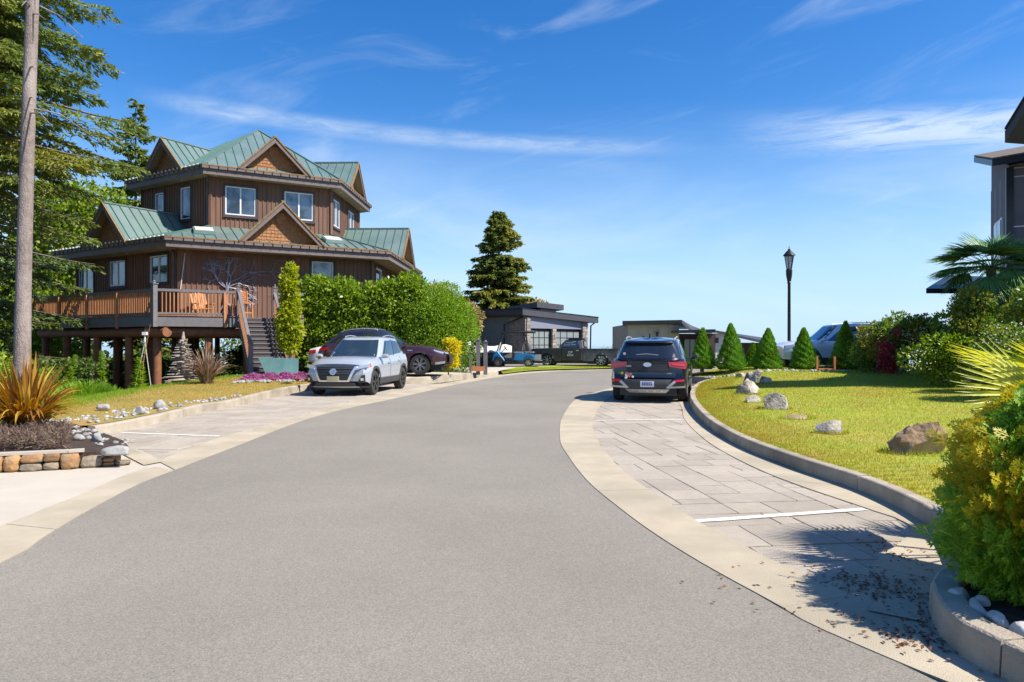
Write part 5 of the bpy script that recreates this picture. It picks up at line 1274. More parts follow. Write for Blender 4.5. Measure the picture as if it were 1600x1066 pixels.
# border stones along the spruce bed
rr = random.Random(8); gl = 'small pale border stones along the edge of the spruce bed'
ms = [rock('border_stone', 0, 0, 0, 1, .8, .75, 200+i, MT['river'], sharp=.3, sub=2).data for i in range(5)]
for o in [o for o in COL.objects if o.name.startswith('border_stone')]: bpy.data.objects.remove(o)
for i in range(62):
    x = 6.55+i*.108; y = 23.25+.15*sin(i*.35)+rr.uniform(-.12, .12)-.018*i
    o = link('border_stone', ms[i % 5], None, (x, y, float(zl2(x, y))-.005), (0, 0, rr.uniform(0, 6)), [rr.uniform(.045, .10)]*3)
    tag(o, 'small pale border stone in the row in front of the cone spruces', 'stone', gl)
# kerb of the foreground bed
BK = [(2.75, -1.5), (2.45, 1.0), (2.14, 2.35), (2.03, 2.85), (1.99, 3.08), (2.04, 3.28), (2.2, 3.62), (2.45, 3.86), (2.75, 4.02), (3.4, 4.2)]
BKs = spline(BK[:4], .1); BKs2 = spline(BK[3:], .08)
kerb('kerb', BKs, .15, lambda x, y: .16, MT['kerb'], side=-1, seg=1.6)
kerb('kerb', BKs2, .15, lambda x, y: .16, MT['kerb'], side=-1, seg=2.6)
sheet('soil', [(2.12, 2.9), (2.11, 3.1), (2.16, 3.27), (2.3, 3.52), (2.52, 3.74), (2.8, 3.9), (3.5, 4.08), (5.5, 4.4), (5.5, -1), (2.9, -1), (2.58, 1.0), (2.27, 2.4)], .115, MT['soil'])
sheet('soil', [(3.0, 4.1), (3.4, 4.28), (9.2, 2.4), (9, .5), (4, .5)], .118, MT['soil'])
wl = [(2.24, 3.42, .055, 'grey white stone at the left tip of the row on the kerb'), (2.33, 3.62, .045, 'small white stone tucked under the golden cedar'), (2.20, 3.24, .058, 'white cobble at the bend of the kerb'), (2.20, 3.10, .050, 'round white cobble second from the bend of the kerb'), (2.23, 2.97, .064, 'oval white cobble on the kerb'), (2.27, 2.83, .062, 'lumpy white cobble, fourth from the bend of the kerb'),
      (2.31, 2.69, .058, 'pointed white stone near the right edge of the picture'), (2.33, 2.55, .075, 'long flat white stone at the right edge of the picture'), (2.38, 2.42, .06, 'white stone cut by the right edge of the picture'), (2.40, 2.86, .045, 'small white stone behind the row on the kerb'), (2.29, 3.34, .04, 'tiny white stone behind the bend of the kerb')]
MT['whitestone'] = pm('white_stone', (.48, .47, .44), (.34, .33, .31), 12, .8, .5, 45, rnd=.1)
for i, (x, y, s_, lb) in enumerate(wl): rock('white_stone', x, y, .125, s_*1.15, s_*.9, s_*.95, 300+i, MT['whitestone'], lb, 'stone', sharp=.45)

# ---- left bed: soil, stone retaining wall, cobbles
wp = resample(np.array([(-4.42, 7.93), (-4.95, 7.62), (-5.7, 7.36), (-7.2, 7.02), (-9.5, 6.6)]), 60)
bedp = [(-4.5, 8.05), (-5.6, 7.48), (-9.5, 6.7), (-13, 6.2), (-13, 10.5), (-9.0, 10.4), (-7.6, 10.6), (-6.7, 10.5), (-6.45, 10.2), (-5.6, 9.4), (-4.95, 8.7)]
sheet('soil', bedp, .165, MT['soil'])
MT['ochre2'] = pm('grey_wall_stone', (.30, .24, .17), (.14, .11, .08), 6, .85, .8, 22, rnd=.3, col3=(.36, .30, .2), s3=4)
sw = empty('stone_retaining_wall', (-5.5, 7.4, 0), 0, 'low dry stone wall of ochre and grey stones with a pale cap along the driveway', 'wall')
rr = random.Random(12); T_ = np.gradient(wp, axis=0); ln_ = length(wp); s_ = 0.02; cum = np.r_[0, np.cumsum(np.linalg.norm(np.diff(wp, axis=0), axis=1))]
def wat(s): 
    p = np.array([np.interp(s, cum, wp[:, i]) for i in range(2)]); t_ = np.array([np.interp(s, cum, T_[:, i]) for i in range(2)]); return p, atan2(t_[1], t_[0])
while s_ < 4.6:
    wd = rr.uniform(.09, .24); rows = 2 if rr.random() < .35 else 1; hh = min(.18, .04+.3*s_) if s_ < .5 else .18
    p, an = wat(s_+wd/2); z = 0
    for q in range(rows):
        h = hh/rows
        o = rock('stone', p[0]+5.5, p[1]-7.4+.03, q*h+h*.38, wd*.53, .085, h*.50, 400+int(s_*100)+q, MT['ochre' if rr.random() < .6 else 'ochre2'], sharp=.35, sub=3, rz=an, parent=sw, box=.75)
    s_ += wd+.006
m = MB(); s_ = .25
capA = [wat(q)[0] for q in np.linspace(.5, 4.8, 30)]
cm = MB(); 
for i in range(29):
    a, b = capA[i], capA[i+1]; cm.bar((a[0]+5.5, a[1]-7.4+.07, .192), (b[0]+5.5, b[1]-7.4+.07, .192), .10, .03)
cm.build('mortar_cap', MT['slab'], sw)
m = MB().box(-5.62-.05, -5.62+.05, 7.24, 7.3, .03, .17); m.v = [(v[0], v[1], v[2]) for v in m.v]; bl = m.build('wall_light', MT['winframe']); tag(bl, 'small square white light fixed to the stone wall at the left edge', 'light')
MB().box(-5.66, -5.58, 7.232, 7.239, .10, .155).build('lens', MT['glassdark'], bl)
mor = MB(); 
for i in range(29):
    a, b = wat(.15+i*.16)[0], wat(.15+(i+1)*.16)[0]; mor.bar((a[0]+5.5, a[1]-7.4+.09, .085), (b[0]+5.5, b[1]-7.4+.09, .085), .08, .17)
mor.build('backing', MT['soil'], sw)
# boulder pieces at the bed corner
def lrk(px, pyb, wpx, hpx, z, seed, label, mat='river', sharp=.35):
    gx_, gy_ = G(px, pyb, z); s_ = gy_/F; gy_ += wpx*s_*.3
    return rock('boulder', gx_, gy_, z, wpx*s_/2, wpx*s_/2*.62, hpx*s_*.66, seed, MT[mat], label, sharp=sharp, rz=-.15)
MT['riverb'] = pm('big_river_stone', (.36, .35, .33), (.20, .20, .20), 5, .8, .4, 30, col3=(.48, .46, .42), s3=3)
lrk(175, 712, 52, 17, .15, 501, 'long smooth grey boulder lying at the corner of the left bed', 'riverb')
lrk(146, 690, 27, 18, .17, 502, 'pale upright boulder behind the long smooth one', 'riverb', .9)
lrk(245, 638, 24, 15, .18, 503, 'white rounded boulder on the verge beside the cobbles', 'riverb')
lrk(157, 640, 22, 12, .2, 504, 'white boulder half hidden by the tips of the flax', 'riverb')
lrk(215, 646, 18, 13, .18, 505, 'pale grey boulder among the cobbles', 'riverb')
lrk(120, 688, 22, 10, .17, 506, 'flat pale stone left of the upright boulder', 'riverb')
lrk(20, 664, 24, 20, .18, 507, 'dark blue grey boulder under the flax at the left edge', 'rockw')
lrk(38, 668, 22, 16, .18, 508, 'grey boulder beside the dark one under the flax', 'riverb')
cm_ = [rock('cobble', 0, 0, 0, 1, .8, .62, 600+i, MT['river'], sharp=.3, sub=2).data for i in range(6)]
for o in [o for o in COL.objects if o.name.startswith('cobble')]: bpy.data.objects.remove(o)
rr = random.Random(21); cnt = 0
kk = resample(KPL, 400)
def cob(x, y, s, z):
    o = link('cobble', cm_[rr.randrange(6)], None, (x, y, z), (rr.uniform(-.3, .3), rr.uniform(-.3, .3), rr.uniform(0, 6)), [s]*3)
    tag(o, 'rounded pale river cobble in the strip behind the left kerb', 'stone', 'river cobbles behind the left kerb')
for i in range(165):       # between the kerb and the verge, widening towards the viewer
    t_ = rr.random()**1.3; p = kk[int(3+t_*108)]; wdt = .85*(1-t_)+.18
    cob(p[0]-.2-rr.random()*wdt, p[1]+.05, rr.uniform(.022, .06), .16)
for i in range(48):
    t_ = rr.random(); x = -6.4+t_*1.75; y = 10.2-t_*1.75; cob(x+rr.uniform(-.32, .02), y+rr.uniform(-.25, .05), rr.uniform(.022, .055), .16)
for i in range(85):        # in front of the magenta flowers
    x = rr.uniform(-8.1, -6.35); y = 19.9+(x+8.1)*.45+rr.uniform(-.35, .3)
    o = link('cobble', cm_[rr.randrange(6)], None, (x, y, .27), (0, 0, rr.uniform(0, 6)), [rr.uniform(.035, .08)]*3)
    tag(o, 'pale cobble in the pile in front of the magenta flowers', 'stone', 'cobbles in front of the magenta flowers')

# ------------------------------------------------------------------ lamp post
MT['lampglass'] = pm('lamp_glass', (.75, .78, .78), rough=.2, trans=.5)
d_ = 28.2; lx = (1233-800)*d_/F; zt = CAMH+(HOR-385)*d_/F; zb = .42
lp_ = empty('lamp_post', (lx, d_, zb), 0, 'tall black lamp post with a lantern head behind the silver car', 'lamp post')
H = zt-zb; px_ = d_/F
MB().lathe([(.13, 0), (.13, .25), (.09, .35), (.075, .8), (.068, 1.), (.058, H-1.55), (.085, H-1.50), (.06, H-1.45)], 14).build('pole', MT['blackmetal'], lp_, smooth=True)
MB().lathe([(.075, H-1.45), (.12, H-1.2), (.13, H-.98), (.10, H-.95)], 14).build('collar', MT['blackmetal'], lp_, smooth=True)
m = MB(); m.lathe([(.09, H-.94), (.17, H-.42)], 6); m.build('lantern_glass', MT['lampglass'], lp_)
m = MB()
for k in range(6):
    a = k*pi/3; m.bar((cos(a)*.10, sin(a)*.10, H-.95), (cos(a)*.19, sin(a)*.19, H-.40), .022, .022)
m.lathe([(.11, H-.96), (.11, H-.93)], 6); m.lathe([(.20, H-.42), (.20, H-.39)], 6)
m.build('lantern_frame', MT['blackmetal'], lp_)
MB().lathe([(.25, H-.388), (.24, H-.36), (.10, H-.20), (.06, H-.17), (.05, H-.12), (.015, H-.1), (.012, H)], 12).build('lantern_roof', MT['blackmetal'], lp_)
MB().lathe([(.035, H-.9), (.045, H-.7), (.03, H-.6)], 8).build('bulb', MT['bulb'], lp_)

# low wooden step between the spruces
ws = empty('wooden_step', (W(1290, 574, 23.3)[0], 23.3, .46), 0, 'low wooden garden step with two short posts between two cone spruces', 'step')
for sx in (-.30, .30): MB().box(sx-.03, sx+.03, -.04, .04, 0, .50).build('post', MT['cedar'], ws)
MB().box(-.27, .27, -.12, .12, .04, .09).build('tread', MT['cedar'], ws); MB().box(-.27, .27, .1, .35, .16, .2).build('tread', MT['greypaint'], ws)

# ------------------------------------------------------------------ grey garage house
MT['ghouse'] = pm('grey_siding', (.20, .22, .23), (.17, .19, .20), 2, .8, world=True)
MT['gfascia'] = pm('charcoal_fascia', (.055, .055, .07), (.045, .045, .055), 3, .6, world=True)
MT['gdoorp'] = pm('grey_panel', (.20, .21, .26), rough=.5)
MT['stonev'] = pm('stone_veneer', (.36, .31, .26), (.18, .15, .13), 7, .9, .6, 16, rnd=.25, world=True)
MT['frost'] = pm('frosted_pane', (.34, .38, .38), rough=.12, metal=.3)
gh = empty('garage_house', (.9, 42, 0), 0, 'low modern grey house with twin glazed garage doors and charcoal flat roofs', 'house')
def wpart(pa, pb, z0, z1, th, name, mat, par=gh, o_=(.9, 42), **k):
    m = MB(); a = Vector((pa[0]-o_[0], pa[1]-o_[1], (z0+z1)/2)); b = Vector((pb[0]-o_[0], pb[1]-o_[1], (z0+z1)/2)); m.bar(a, b, th, z1-z0); return m.build(name, mat, par, **k)
c0 = Vector((.9, 42)); c1 = Vector((5.1, 46.0)); cl = Vector((-3.6, 46.5)); e_ = (c1-c0).normalized(); nf = Vector((e_.y, -e_.x)); el_ = (cl-c0).normalized()
def at_(s): return c0+e_*s
Lg = (c1-c0).length
wpart(c0+el_*.06, cl, -1, 3.1, .12, 'wall', MT['ghouse'])
gw_ = wpart(at_(.05)-nf*.1, at_(Lg)-nf*.1, 2.35, 3.05, .12, 'wall', MT['gdoorp'])
wpart(at_(.05)-nf*.6, at_(Lg)-nf*.6, -1, 3.0, .1, 'inner_wall', MT['black'])
for i in range(9):
    z = .1+i*.33; q = wpart(c0+el_*.3-Vector((el_.y, -el_.x))*-.0+Vector((-.06, -.05)), cl+Vector((-.06, -.05)), z, z+.305, .03, 'siding_board', MT['ghouse'])
# stone pillars made of single stones
def pillar(s0, s1, z1, lab=None, dep=.5, ext=0):
    a = at_(s0); b = at_(s1); pr_ = wpart(a-nf*dep/2, b-nf*dep/2, -.3, z1-.02, dep*.9, 'pillar', MT['joint'])
    z = -.1; rr = random.Random(int(s0*10)+3)
    while z < z1-.04:
        h = min(rr.choice((.12, .16, .2)), z1-z); s = s0-.02
        while s < s1:
            w2 = min(rr.uniform(.18, .4), s1-s+.02)
            m = MB(); p = at_(s+.005)+nf*.0; q = at_(s+w2-.005)
            m.bar((p.x-.9, p.y-42, z+h/2), (q.x-.9, q.y-42, z+h/2), .10+rr.uniform(0, .05), h-.015); m.build('stone', MT['stonev'], pr_); s += w2
        if ext:
            s = .02
            while s < ext:
                w2 = rr.uniform(.18, .4); m = MB(); p = c0+el_*s; q = c0+el_*min(s+w2-.01, ext)
                m.bar((p.x-.9, p.y-42-.02, z+h/2), (q.x-.9, q.y-42-.02, z+h/2), .20+rr.uniform(0, .05), h-.015); m.build('stone', MT['stonev'], pr_); s += w2
        z += h
pillar(0, .28, 3.0, ext=1.35); pillar(2.3, 2.62, 2.35); pillar(Lg-.55, Lg-.05, 2.9)
def gdoor(s0, s1):
    f = wpart(at_(s0)-nf*.25, at_(s1)-nf*.25, -.1, 2.3, .04, 'garage_door', MT['blackmetal'])
    n = 4; wd = (s1-s0)/n
    for i in range(n):
        for j in range(5):
            a = at_(s0+i*wd+.04)-nf*.22; b = at_(s0+(i+1)*wd-.04)-nf*.22; wpart(a, b, -.05+j*.46, .36+j*.46, .03, 'pane', MT['frost'], f)
gdoor(.32, 2.28); gdoor(2.66, Lg-.6)
def slab(pts, th, name, mat, par, o_): 
    m = MB(); m.prism([(p[0]-o_[0], p[1]-o_[1], p[2]) for p in pts], (0, 0, -th)); return m.build(name, mat, par)
u0 = c0-Vector((.25, .45)); u1 = c1+Vector((.75, .25)); ul = cl-Vector((.6, .3))
ub = u1+Vector((-3.6, 5)); uc = ul+Vector((1.5, 5))
slab([(u0.x, u0.y, 3.50), (u1.x, u1.y, 3.15), (ub.x, ub.y, 3.3), (uc.x, uc.y, 3.75), (ul.x, ul.y, 3.66)], .36, 'roof', MT['gfascia'], gh, (.9, 42))
slab([(u0.x-.03, u0.y-.04, 3.56), (u1.x+.04, u1.y, 3.21), (ub.x, ub.y, 3.36), (uc.x, uc.y, 3.81), (ul.x-.03, ul.y, 3.72)], .055, 'roof_edge', MT['blackmetal'], gh, (.9, 42))
v0 = (838-800)*45/F; 
slab([(1.65, 45, 4.15), (3.55, 46.8, 4.05), (1.6, 50.5, 3.9), (-.3, 48.6, 4.0)], .36, 'roof', MT['gfascia'], gh, (.9, 42))
slab([(1.9, 45.6, 3.8), (3.0, 46.6, 3.7), (1.4, 50, 3.6), (.1, 48.6, 3.6)], .6, 'clerestory', MT['blackmetal'], gh, (.9, 42))
wn = wpart(c0+el_*4.9+Vector((-.1, -.12)), c0+el_*5.7+Vector((-.1, -.12)), .9, 2.3, .06, 'window', MT['blackmetal']); wpart(c0+el_*5.0+Vector((-.13, -.16)), c0+el_*5.6+Vector((-.13, -.16)), 1.0, 2.2, .05, 'pane', MT['glass'], wn)
MB().tube([(c0.x-1.15, c0.y-42-.15+.3, 3.05), (c0.x-1.15-.6, c0.y-42+.25, 2.8), (c0.x-2.3, 1.05, 2.6), (c0.x-2.3, 1.05, 0)], .05, 8).build('downpipe', MT['blackmetal'], gh)
MB().tube([(u1.x-.9-.2, u1.y-42, 2.85), (u1.x-.9-.5, u1.y-42+.1, 2.6), (u1.x-1.45, u1.y-42+.1, 0)], .05, 8).build('downpipe', MT['blackmetal'], gh)

# ------------------------------------------------------------------ beige house
MT['beige'] = pm('beige_panel', (.42, .38, .31), (.38, .34, .28), 2, .85, world=True)
MT['whitew'] = pm('white_stucco', (.66, .65, .62), (.6, .59, .56), 3, .85, world=True)
MT['darkwood'] = pm('dark_brown_wood', (.07, .035, .03), (.05, .025, .02), 5, .7, world=True)
bo = (7.0, 41.0); bh = empty('beige_house', (*bo, 0), 0, 'low beige and white modern house with black edged shed roofs behind the black car', 'house')
def WX(px, d): return (px-800)*d/F
def WZ(py, d): return CAMH+(HOR-py)*d/F
def bx(px0, px1, d, z0, z1, dep, name, mat, par=bh):
    m = MB().box(WX(px0, d)-bo[0], WX(px1, d)-bo[0], d-bo[1], d+dep-bo[1], z0, z1); return m.build(name, mat, par)
bx(980, 1061, 41, -.5, WZ(507, 41), 6, 'wall', MT['beige'])
for i in range(5): bx(981+i*16, 981+i*16+15.6, 40.97, -.4, WZ(507.5, 41), .03, 'panel', MT['beige'])
bx(1061, 1132, 42.5, -.5, 2.0, 4, 'wall', MT['whitew'])
slab([(WX(972.5, 40.5), 40.5, WZ(501.5, 40.5)), (WX(1065, 40.5), 40.5, WZ(500, 40.5)), (WX(1082, 46.5), 46.5, 2.6), (WX(978, 46.5), 46.5, 2.6)], .22, 'roof', MT['blackmetal'], bh, bo)
slab([(WX(1065, 40.5)+.01, 40.5, WZ(500, 40.5)), (WX(1081, 41), 41, WZ(515, 41)), (WX(1120, 47), 47, 2.0), (WX(1082, 46.5), 46.5, 2.6)], .2, 'roof', MT['gfascia'], bh, bo)
slab([(WX(1048.5, 39.5), 39.5, WZ(516.5, 39.5)), (WX(1118, 39.5), 39.5, WZ(514.5, 39.5)), (WX(1118, 43), 43, 2.25), (WX(1052, 43), 43, 2.25)], .17, 'porch_roof', MT['blackmetal'], bh, bo)
bx(1057, 1115, 41.5, -.3, 2.0, .2, 'porch_wall', MT['darkwood']); bx(1107, 1116, 39.7, -.3, 1.95, .25, 'porch_post', MT['darkwood'])
dr_ = bx(1068, 1088, 41.4, -.2, 1.75, .08, 'glass_door', MT['blackmetal']); bx(1069.5, 1077.2, 41.36, 0, 1.65, .05, 'pane', MT['frost'], dr_); bx(1078.8, 1086.5, 41.36, 0, 1.65, .05, 'pane', MT['frost'], dr_)
bx(1118, 1136, 40.5, -.3, WZ(521, 40.5), 4, 'wall', MT['whitew']); bx(1117.5, 1123, 40.45, WZ(536, 40.5), WZ(528, 40.5), .06, 'louvre_vent', MT['gfascia'])
slab([(WX(1117, 40.2), 40.2, WZ(516, 40.2)), (WX(1190, 40.2), 40.2, WZ(532.5, 40.2)), (WX(1200, 46), 46, 1.75), (WX(1117, 46), 46, 2.3)], .14, 'roof', MT['gfascia'], bh, bo)
bx(1136, 1191, 41, -.3, 1.45, 3, 'wall', MT['darkwood'])
wlm = bx(1025.5, 1028.5, 40.7, WZ(526, 40.7), WZ(519.5, 40.7), .1, 'wall_lantern', MT['blackmetal']); bx(1023.5, 1030.5, 40.66, WZ(519.3, 40.7), WZ(518.4, 40.7), .2, 'cap', MT['blackmetal'], wlm)
bx(1004, 1007, 40.7, WZ(528, 40.7), WZ(525, 40.7), .1, 'vent', MT['blackmetal'])

# ------------------------------------------------------------------ tall grey house on the right
MT['rpanel'] = pm('mauve_grey_panel', (.15, .13, .145), (.125, .11, .125), 2, .75, world=True)
MT['reglet'] = pm('aluminium_reglet', (.55, .55, .56), rough=.4, metal=.5)
MT['rroof'] = pm('brown_shingle_roof', (.16, .12, .09), (.11, .085, .07), 8, .95, world=True)
ro_ = (16.0, 22.0); rh = empty('grey_panel_house', (*ro_, 0), 0, 'tall modern grey panelled house cut by the right edge behind the palm', 'house')
P0 = Vector((16.0, 22.0)); dl_ = Vector((.46, .888)).normalized(); dr2 = Vector((.888, -.46)).normalized(); nl = Vector((-dl_.y, dl_.x)); nr = Vector((-dr2.x*0-.46, -.888)).normalized()
def rw(a, b, z0, z1, th, name, mat, par=rh): 
    m = MB(); m.bar((a.x-16, a.y-22, (z0+z1)/2), (b.x-16, b.y-22, (z0+z1)/2), th, z1-z0); return m.build(name, mat, par)
ZR = 7.15
# body
m = MB(); q = [P0, P0+dl_*3.4, P0+dl_*3.4+dr2*7, P0+dr2*7]; m.add([(p.x-16, p.y-22, .2) for p in q]+[(p.x-16, p.y-22, z_) for p, z_ in zip(q, (ZR, ZR+1.0, ZR+1.7, ZR+.65))], [(0, 1, 2, 3), (4, 5, 6, 7), (0, 1, 5, 4), (1, 2, 6, 5), (2, 3, 7, 6), (3, 0, 4, 7)]); m.build('wall', MT['rpanel'], rh)
zs = [.3, 2.05, 3.55, 5.15, 6.75, ZR-.12]
for j in range(len(zs)-1):
    for i in range(4):
        a = P0+dr2*(.12+i*1.7); b = P0+dr2*(.12+(i+1)*1.7-.03); rw(a+nr*.015, b+nr*.015, zs[j]+.02, zs[j+1]-.02, .03, 'panel', MT['rpanel'])
    rw(P0+nr*.02+dr2*.1, P0+dr2*6.9+nr*.02, zs[j+1]-.018, zs[j+1]+.018, .035, 'reglet', MT['reglet'])
for (s0, s1) in ((.1, 1.3), (1.34, 2.3), (2.34, 3.3)):
    for (z0, z1) in ((.3, 2.9), (2.94, 4.9), (4.94, 6.95)):
        rw(P0+dl_*s0+nl*.015, P0+dl_*s1+nl*.015, z0, z1, .03, 'panel', MT['rpanel'])
for z in (2.92, 4.92): rw(P0+dl_*.1+nl*.02, P0+dl_*3.3+nl*.02, z-.018, z+.018, .035, 'reglet', MT['reglet'])
for s in (1.32, 2.32): rw(P0+dl_*(s-.012)+nl*.02, P0+dl_*(s+.012)+nl*.02, .3, 6.95, .035, 'reglet', MT['reglet'])
rw(P0+nr*.04+nl*.02-dr2*.06, P0+nr*.04+dr2*.12, .2, ZR-.1, .12, 'corner_post', MT['blackmetal'])
wf = rw(P0+dl_*.75+nl*.05, P0+dl_*2.2+nl*.05, 3.7, 5.6, .06, 'window', MT['winframe']); rw(P0+dl_*.82+nl*.09, P0+dl_*1.45+nl*.09, 3.78, 5.52, .03, 'pane', MT['glass'], wf); rw(P0+dl_*1.52+nl*.09, P0+dl_*2.13+nl*.09, 3.78, 5.52, .03, 'pane', MT['glass'], wf)
q = [P0+nl*.5+nr*.45, P0+nl*.5+dl_*3.7, P0+dl_*3.7+dr2*8, P0+dr2*8+nr*.45]
m = MB(); m.prism([(q[0].x-16, q[0].y-22, ZR+.12), (q[1].x-16, q[1].y-22, ZR+1.22), (q[2].x-16, q[2].y-22, ZR+2.0), (q[3].x-16, q[3].y-22, ZR+.85)], (0, 0, -.2)); m.build('roof', MT['blackmetal'], rh)
m = MB(); m.prism([(q[0].x-16, q[0].y-22, ZR+.14), (q[1].x-16, q[1].y-22, ZR+1.24), (q[2].x-16, q[2].y-22, ZR+2.02), (q[3].x-16, q[3].y-22, ZR+.87)], (0, 0, .05)); m.build('roof_covering', MT['rroof'], rh)
# higher roof nearer the camera
k0 = Vector(W(1570, 205, 17.5)); 
m = MB(); pts = [k0, k0+Vector((.25, -3, 3.0)), k0+Vector((6, -2, 3.0)), k0+Vector((5.5, 1.2, 0))]
m.prism([(p.x-16, p.y-22, p.z) for p in pts], (0, 0, -.30)); m.build('upper_roof', MT['gfascia'], rh)
m = MB(); m.prism([(p.x-16-.03, p.y-22-.03, p.z+.03) for p in pts], (0, 0, .05)); m.build('roof_edge', MT['blackmetal'], rh)
m = MB().box(17.2-16, 22-16, 16.4-22, 21.0-22, .2, 5.6); m.build('wall', MT['rpanel'], rh)
# entrance canopy and white column
m = MB(); c0_ = Vector(W(1447, 451, 19.4)); c = [c0_, c0_+Vector((3.6, 0, .0)), c0_+Vector((5.0, 2.2, .5)), c0_+Vector((2.0, 2.2, .6))]
m.prism([(p.x-16, p.y-22, p.z) for p in c], (0, 0, -.14)); m.build('canopy', MT['blackmetal'], rh)
m = MB(); cx_ = WX(1518, 19.6); m.box(cx_-.09-16, cx_+.09-16, 19.6-22-.09, 19.6-22+.09, .2, 2.85); m.build('column', MT['winframe'], rh)
m = MB(); m.box(15.2-16, 20-16, 21.3-22, 21.7-22, .2, 3.4); m.build('wall', MT['rpanel'], rh)

# garden stair railing at the end of the hedge
MT['postgrey'] = pm('grey_post', (.15, .145, .15), (.12, .115, .12), 6, .8, world=True)
gr_ = empty('garden_railing', (-1.4, 27.8, .2), 0, 'grey wooden stair railing with capped posts between the hedge and the blue cart', 'railing')
def gp(px, yt, yb, d, wd=.16, cap=True):
    x = WX(px, d)+1.4; y = d-27.8; z0 = -.1; z1 = WZ(yt, d)-.2; m = MB().box(x-wd/2, x+wd/2, y-wd/2, y+wd/2, z0, z1)
    if cap: m.box(x-wd*.62, x+wd*.62, y-wd*.62, y+wd*.62, z1+.001, z1+.03); m.lathe([(wd*.4, z1+.031), (wd*.2, z1+.10)], 8, Matrix.Translation((x, y, 0)))
    m.build('post', MT['postgrey'], gr_)
gp(747, 532, 575, 28.5); gp(758.5, 535, 575, 28.5); gp(735, 554, 575, 28.3, .09, False)
for (a, b) in (((728, 524, 31), (747, 541, 28.5)), ((742, 528, 31), (759, 544, 28.5))):
    p = Vector(W(*a)); q = Vector(W(*b)); o3 = Vector((1.4, -27.8, -.2)); MB().bar(p+o3, q+o3, .07, .12).build('handrail', MT['blackmetal'], gr_)
MB().bar((WX(735, 28.4)+1.4, .6, .15), (WX(757, 28.4)+1.4, .6, .15), .05, .2).build('bottom_board', MT['cedar'], gr_)
# boat under a white cover behind the cart
MT['cover'] = pm('white_cover', (.62, .62, .60), (.5, .5, .5), 4, .7, .5, 6)
bc = empty('covered_boat', (WX(764, 38.8), 38.8, .15), 0, 'small boat under a white cover between the railing and the golf cart', 'boat')
m = MB(); L3 = 2.6; prof = []
for i in range(9):
    t_ = i/8; x = -L3/2+L3*t_; h = .95+.25*(1-t_)+.1*sin(t_*9); w2 = .6*(1-t_**3*.8)
    prof.append([(x, -w2, .75), (x, -w2*.8, h*.95), (x, 0, h*1.12), (x, w2*.8, h*.95), (x, w2, .75)])
V = [v for p in prof for v in p]; Fs = [(i*5+j, i*5+j+1, i*5+j+6, i*5+j+5) for i in range(8) for j in range(4)]+[tuple(range(5)), tuple(40+j for j in range(5))]
m.add(V, Fs); m.build('cover', MT['cover'], bc, smooth=True)
m = MB(); m.prism([(-1.25, -.5, .74), (1.3, -.12, .74), (1.3, .12, .74), (-1.25, .5, .74), ], (0, 0, -.3)); m.build('hull', MT['greypaint'], bc)
MB().box(-.9, .9, -.3, .3, 0, .42).build('trailer', MT['blackmetal'], bc)
# ------------------------------------------------------------------ vehicles
def paint(name, col, metal=.35): 
    return pm(name, col, rough=.32, metal=metal, coat=1., spec=.5)
MT['rubber'] = pm('tyre_rubber', (.022, .021, .020), (.035, .033, .03), 12, .85)
MT['chrome'] = pm('chrome', (.75, .75, .75), rough=.34, metal=.9)
MT['alloy'] = pm('alloy_rim', (.42, .42, .42), rough=.3, metal=.8)
MT['darkalloy'] = pm('dark_alloy_rim', (.09, .09, .095), rough=.35, metal=.7)
MT['carglass'] = pm('car_glass', (.02, .03, .035), rough=.02, spec=1., coat=1.)
MT['carglass2'] = pm('tinted_glass', (.012, .014, .017), rough=.02, spec=.9, coat=.6)
MT['headlamp'] = pm('headlamp_lens', (.55, .58, .6), rough=.08, metal=.6, coat=1.)
MT['amber'] = pm('amber_lens', (.65, .12, .02), rough=.15, coat=1.)
MT['redlens'] = pm('red_lens', (.42, .008, .010), rough=.12, coat=1.)
MT['plate'] = pm('plate_white', (.62, .64, .68), rough=.5)
MT['platey'] = pm('plate_cream', (.42, .38, .24), rough=.5)
MT['plateblue'] = pm('plate_blue', (.05, .08, .35), rough=.5)
MT['clad'] = pm('grey_cladding', (.045, .045, .05), rough=.6)
MT['silverp'] = pm('silver_trim', (.45, .46, .47), rough=.35, metal=.5)
def sst(a, b, x): t = min(1, max(0, (x-a)/(b-a))) if b != a else float(x > a); return t*t*(3-2*t)
def tab(T, x):
    return float(np.interp(x, [p[0] for p in T], [p[1] for p in T]))
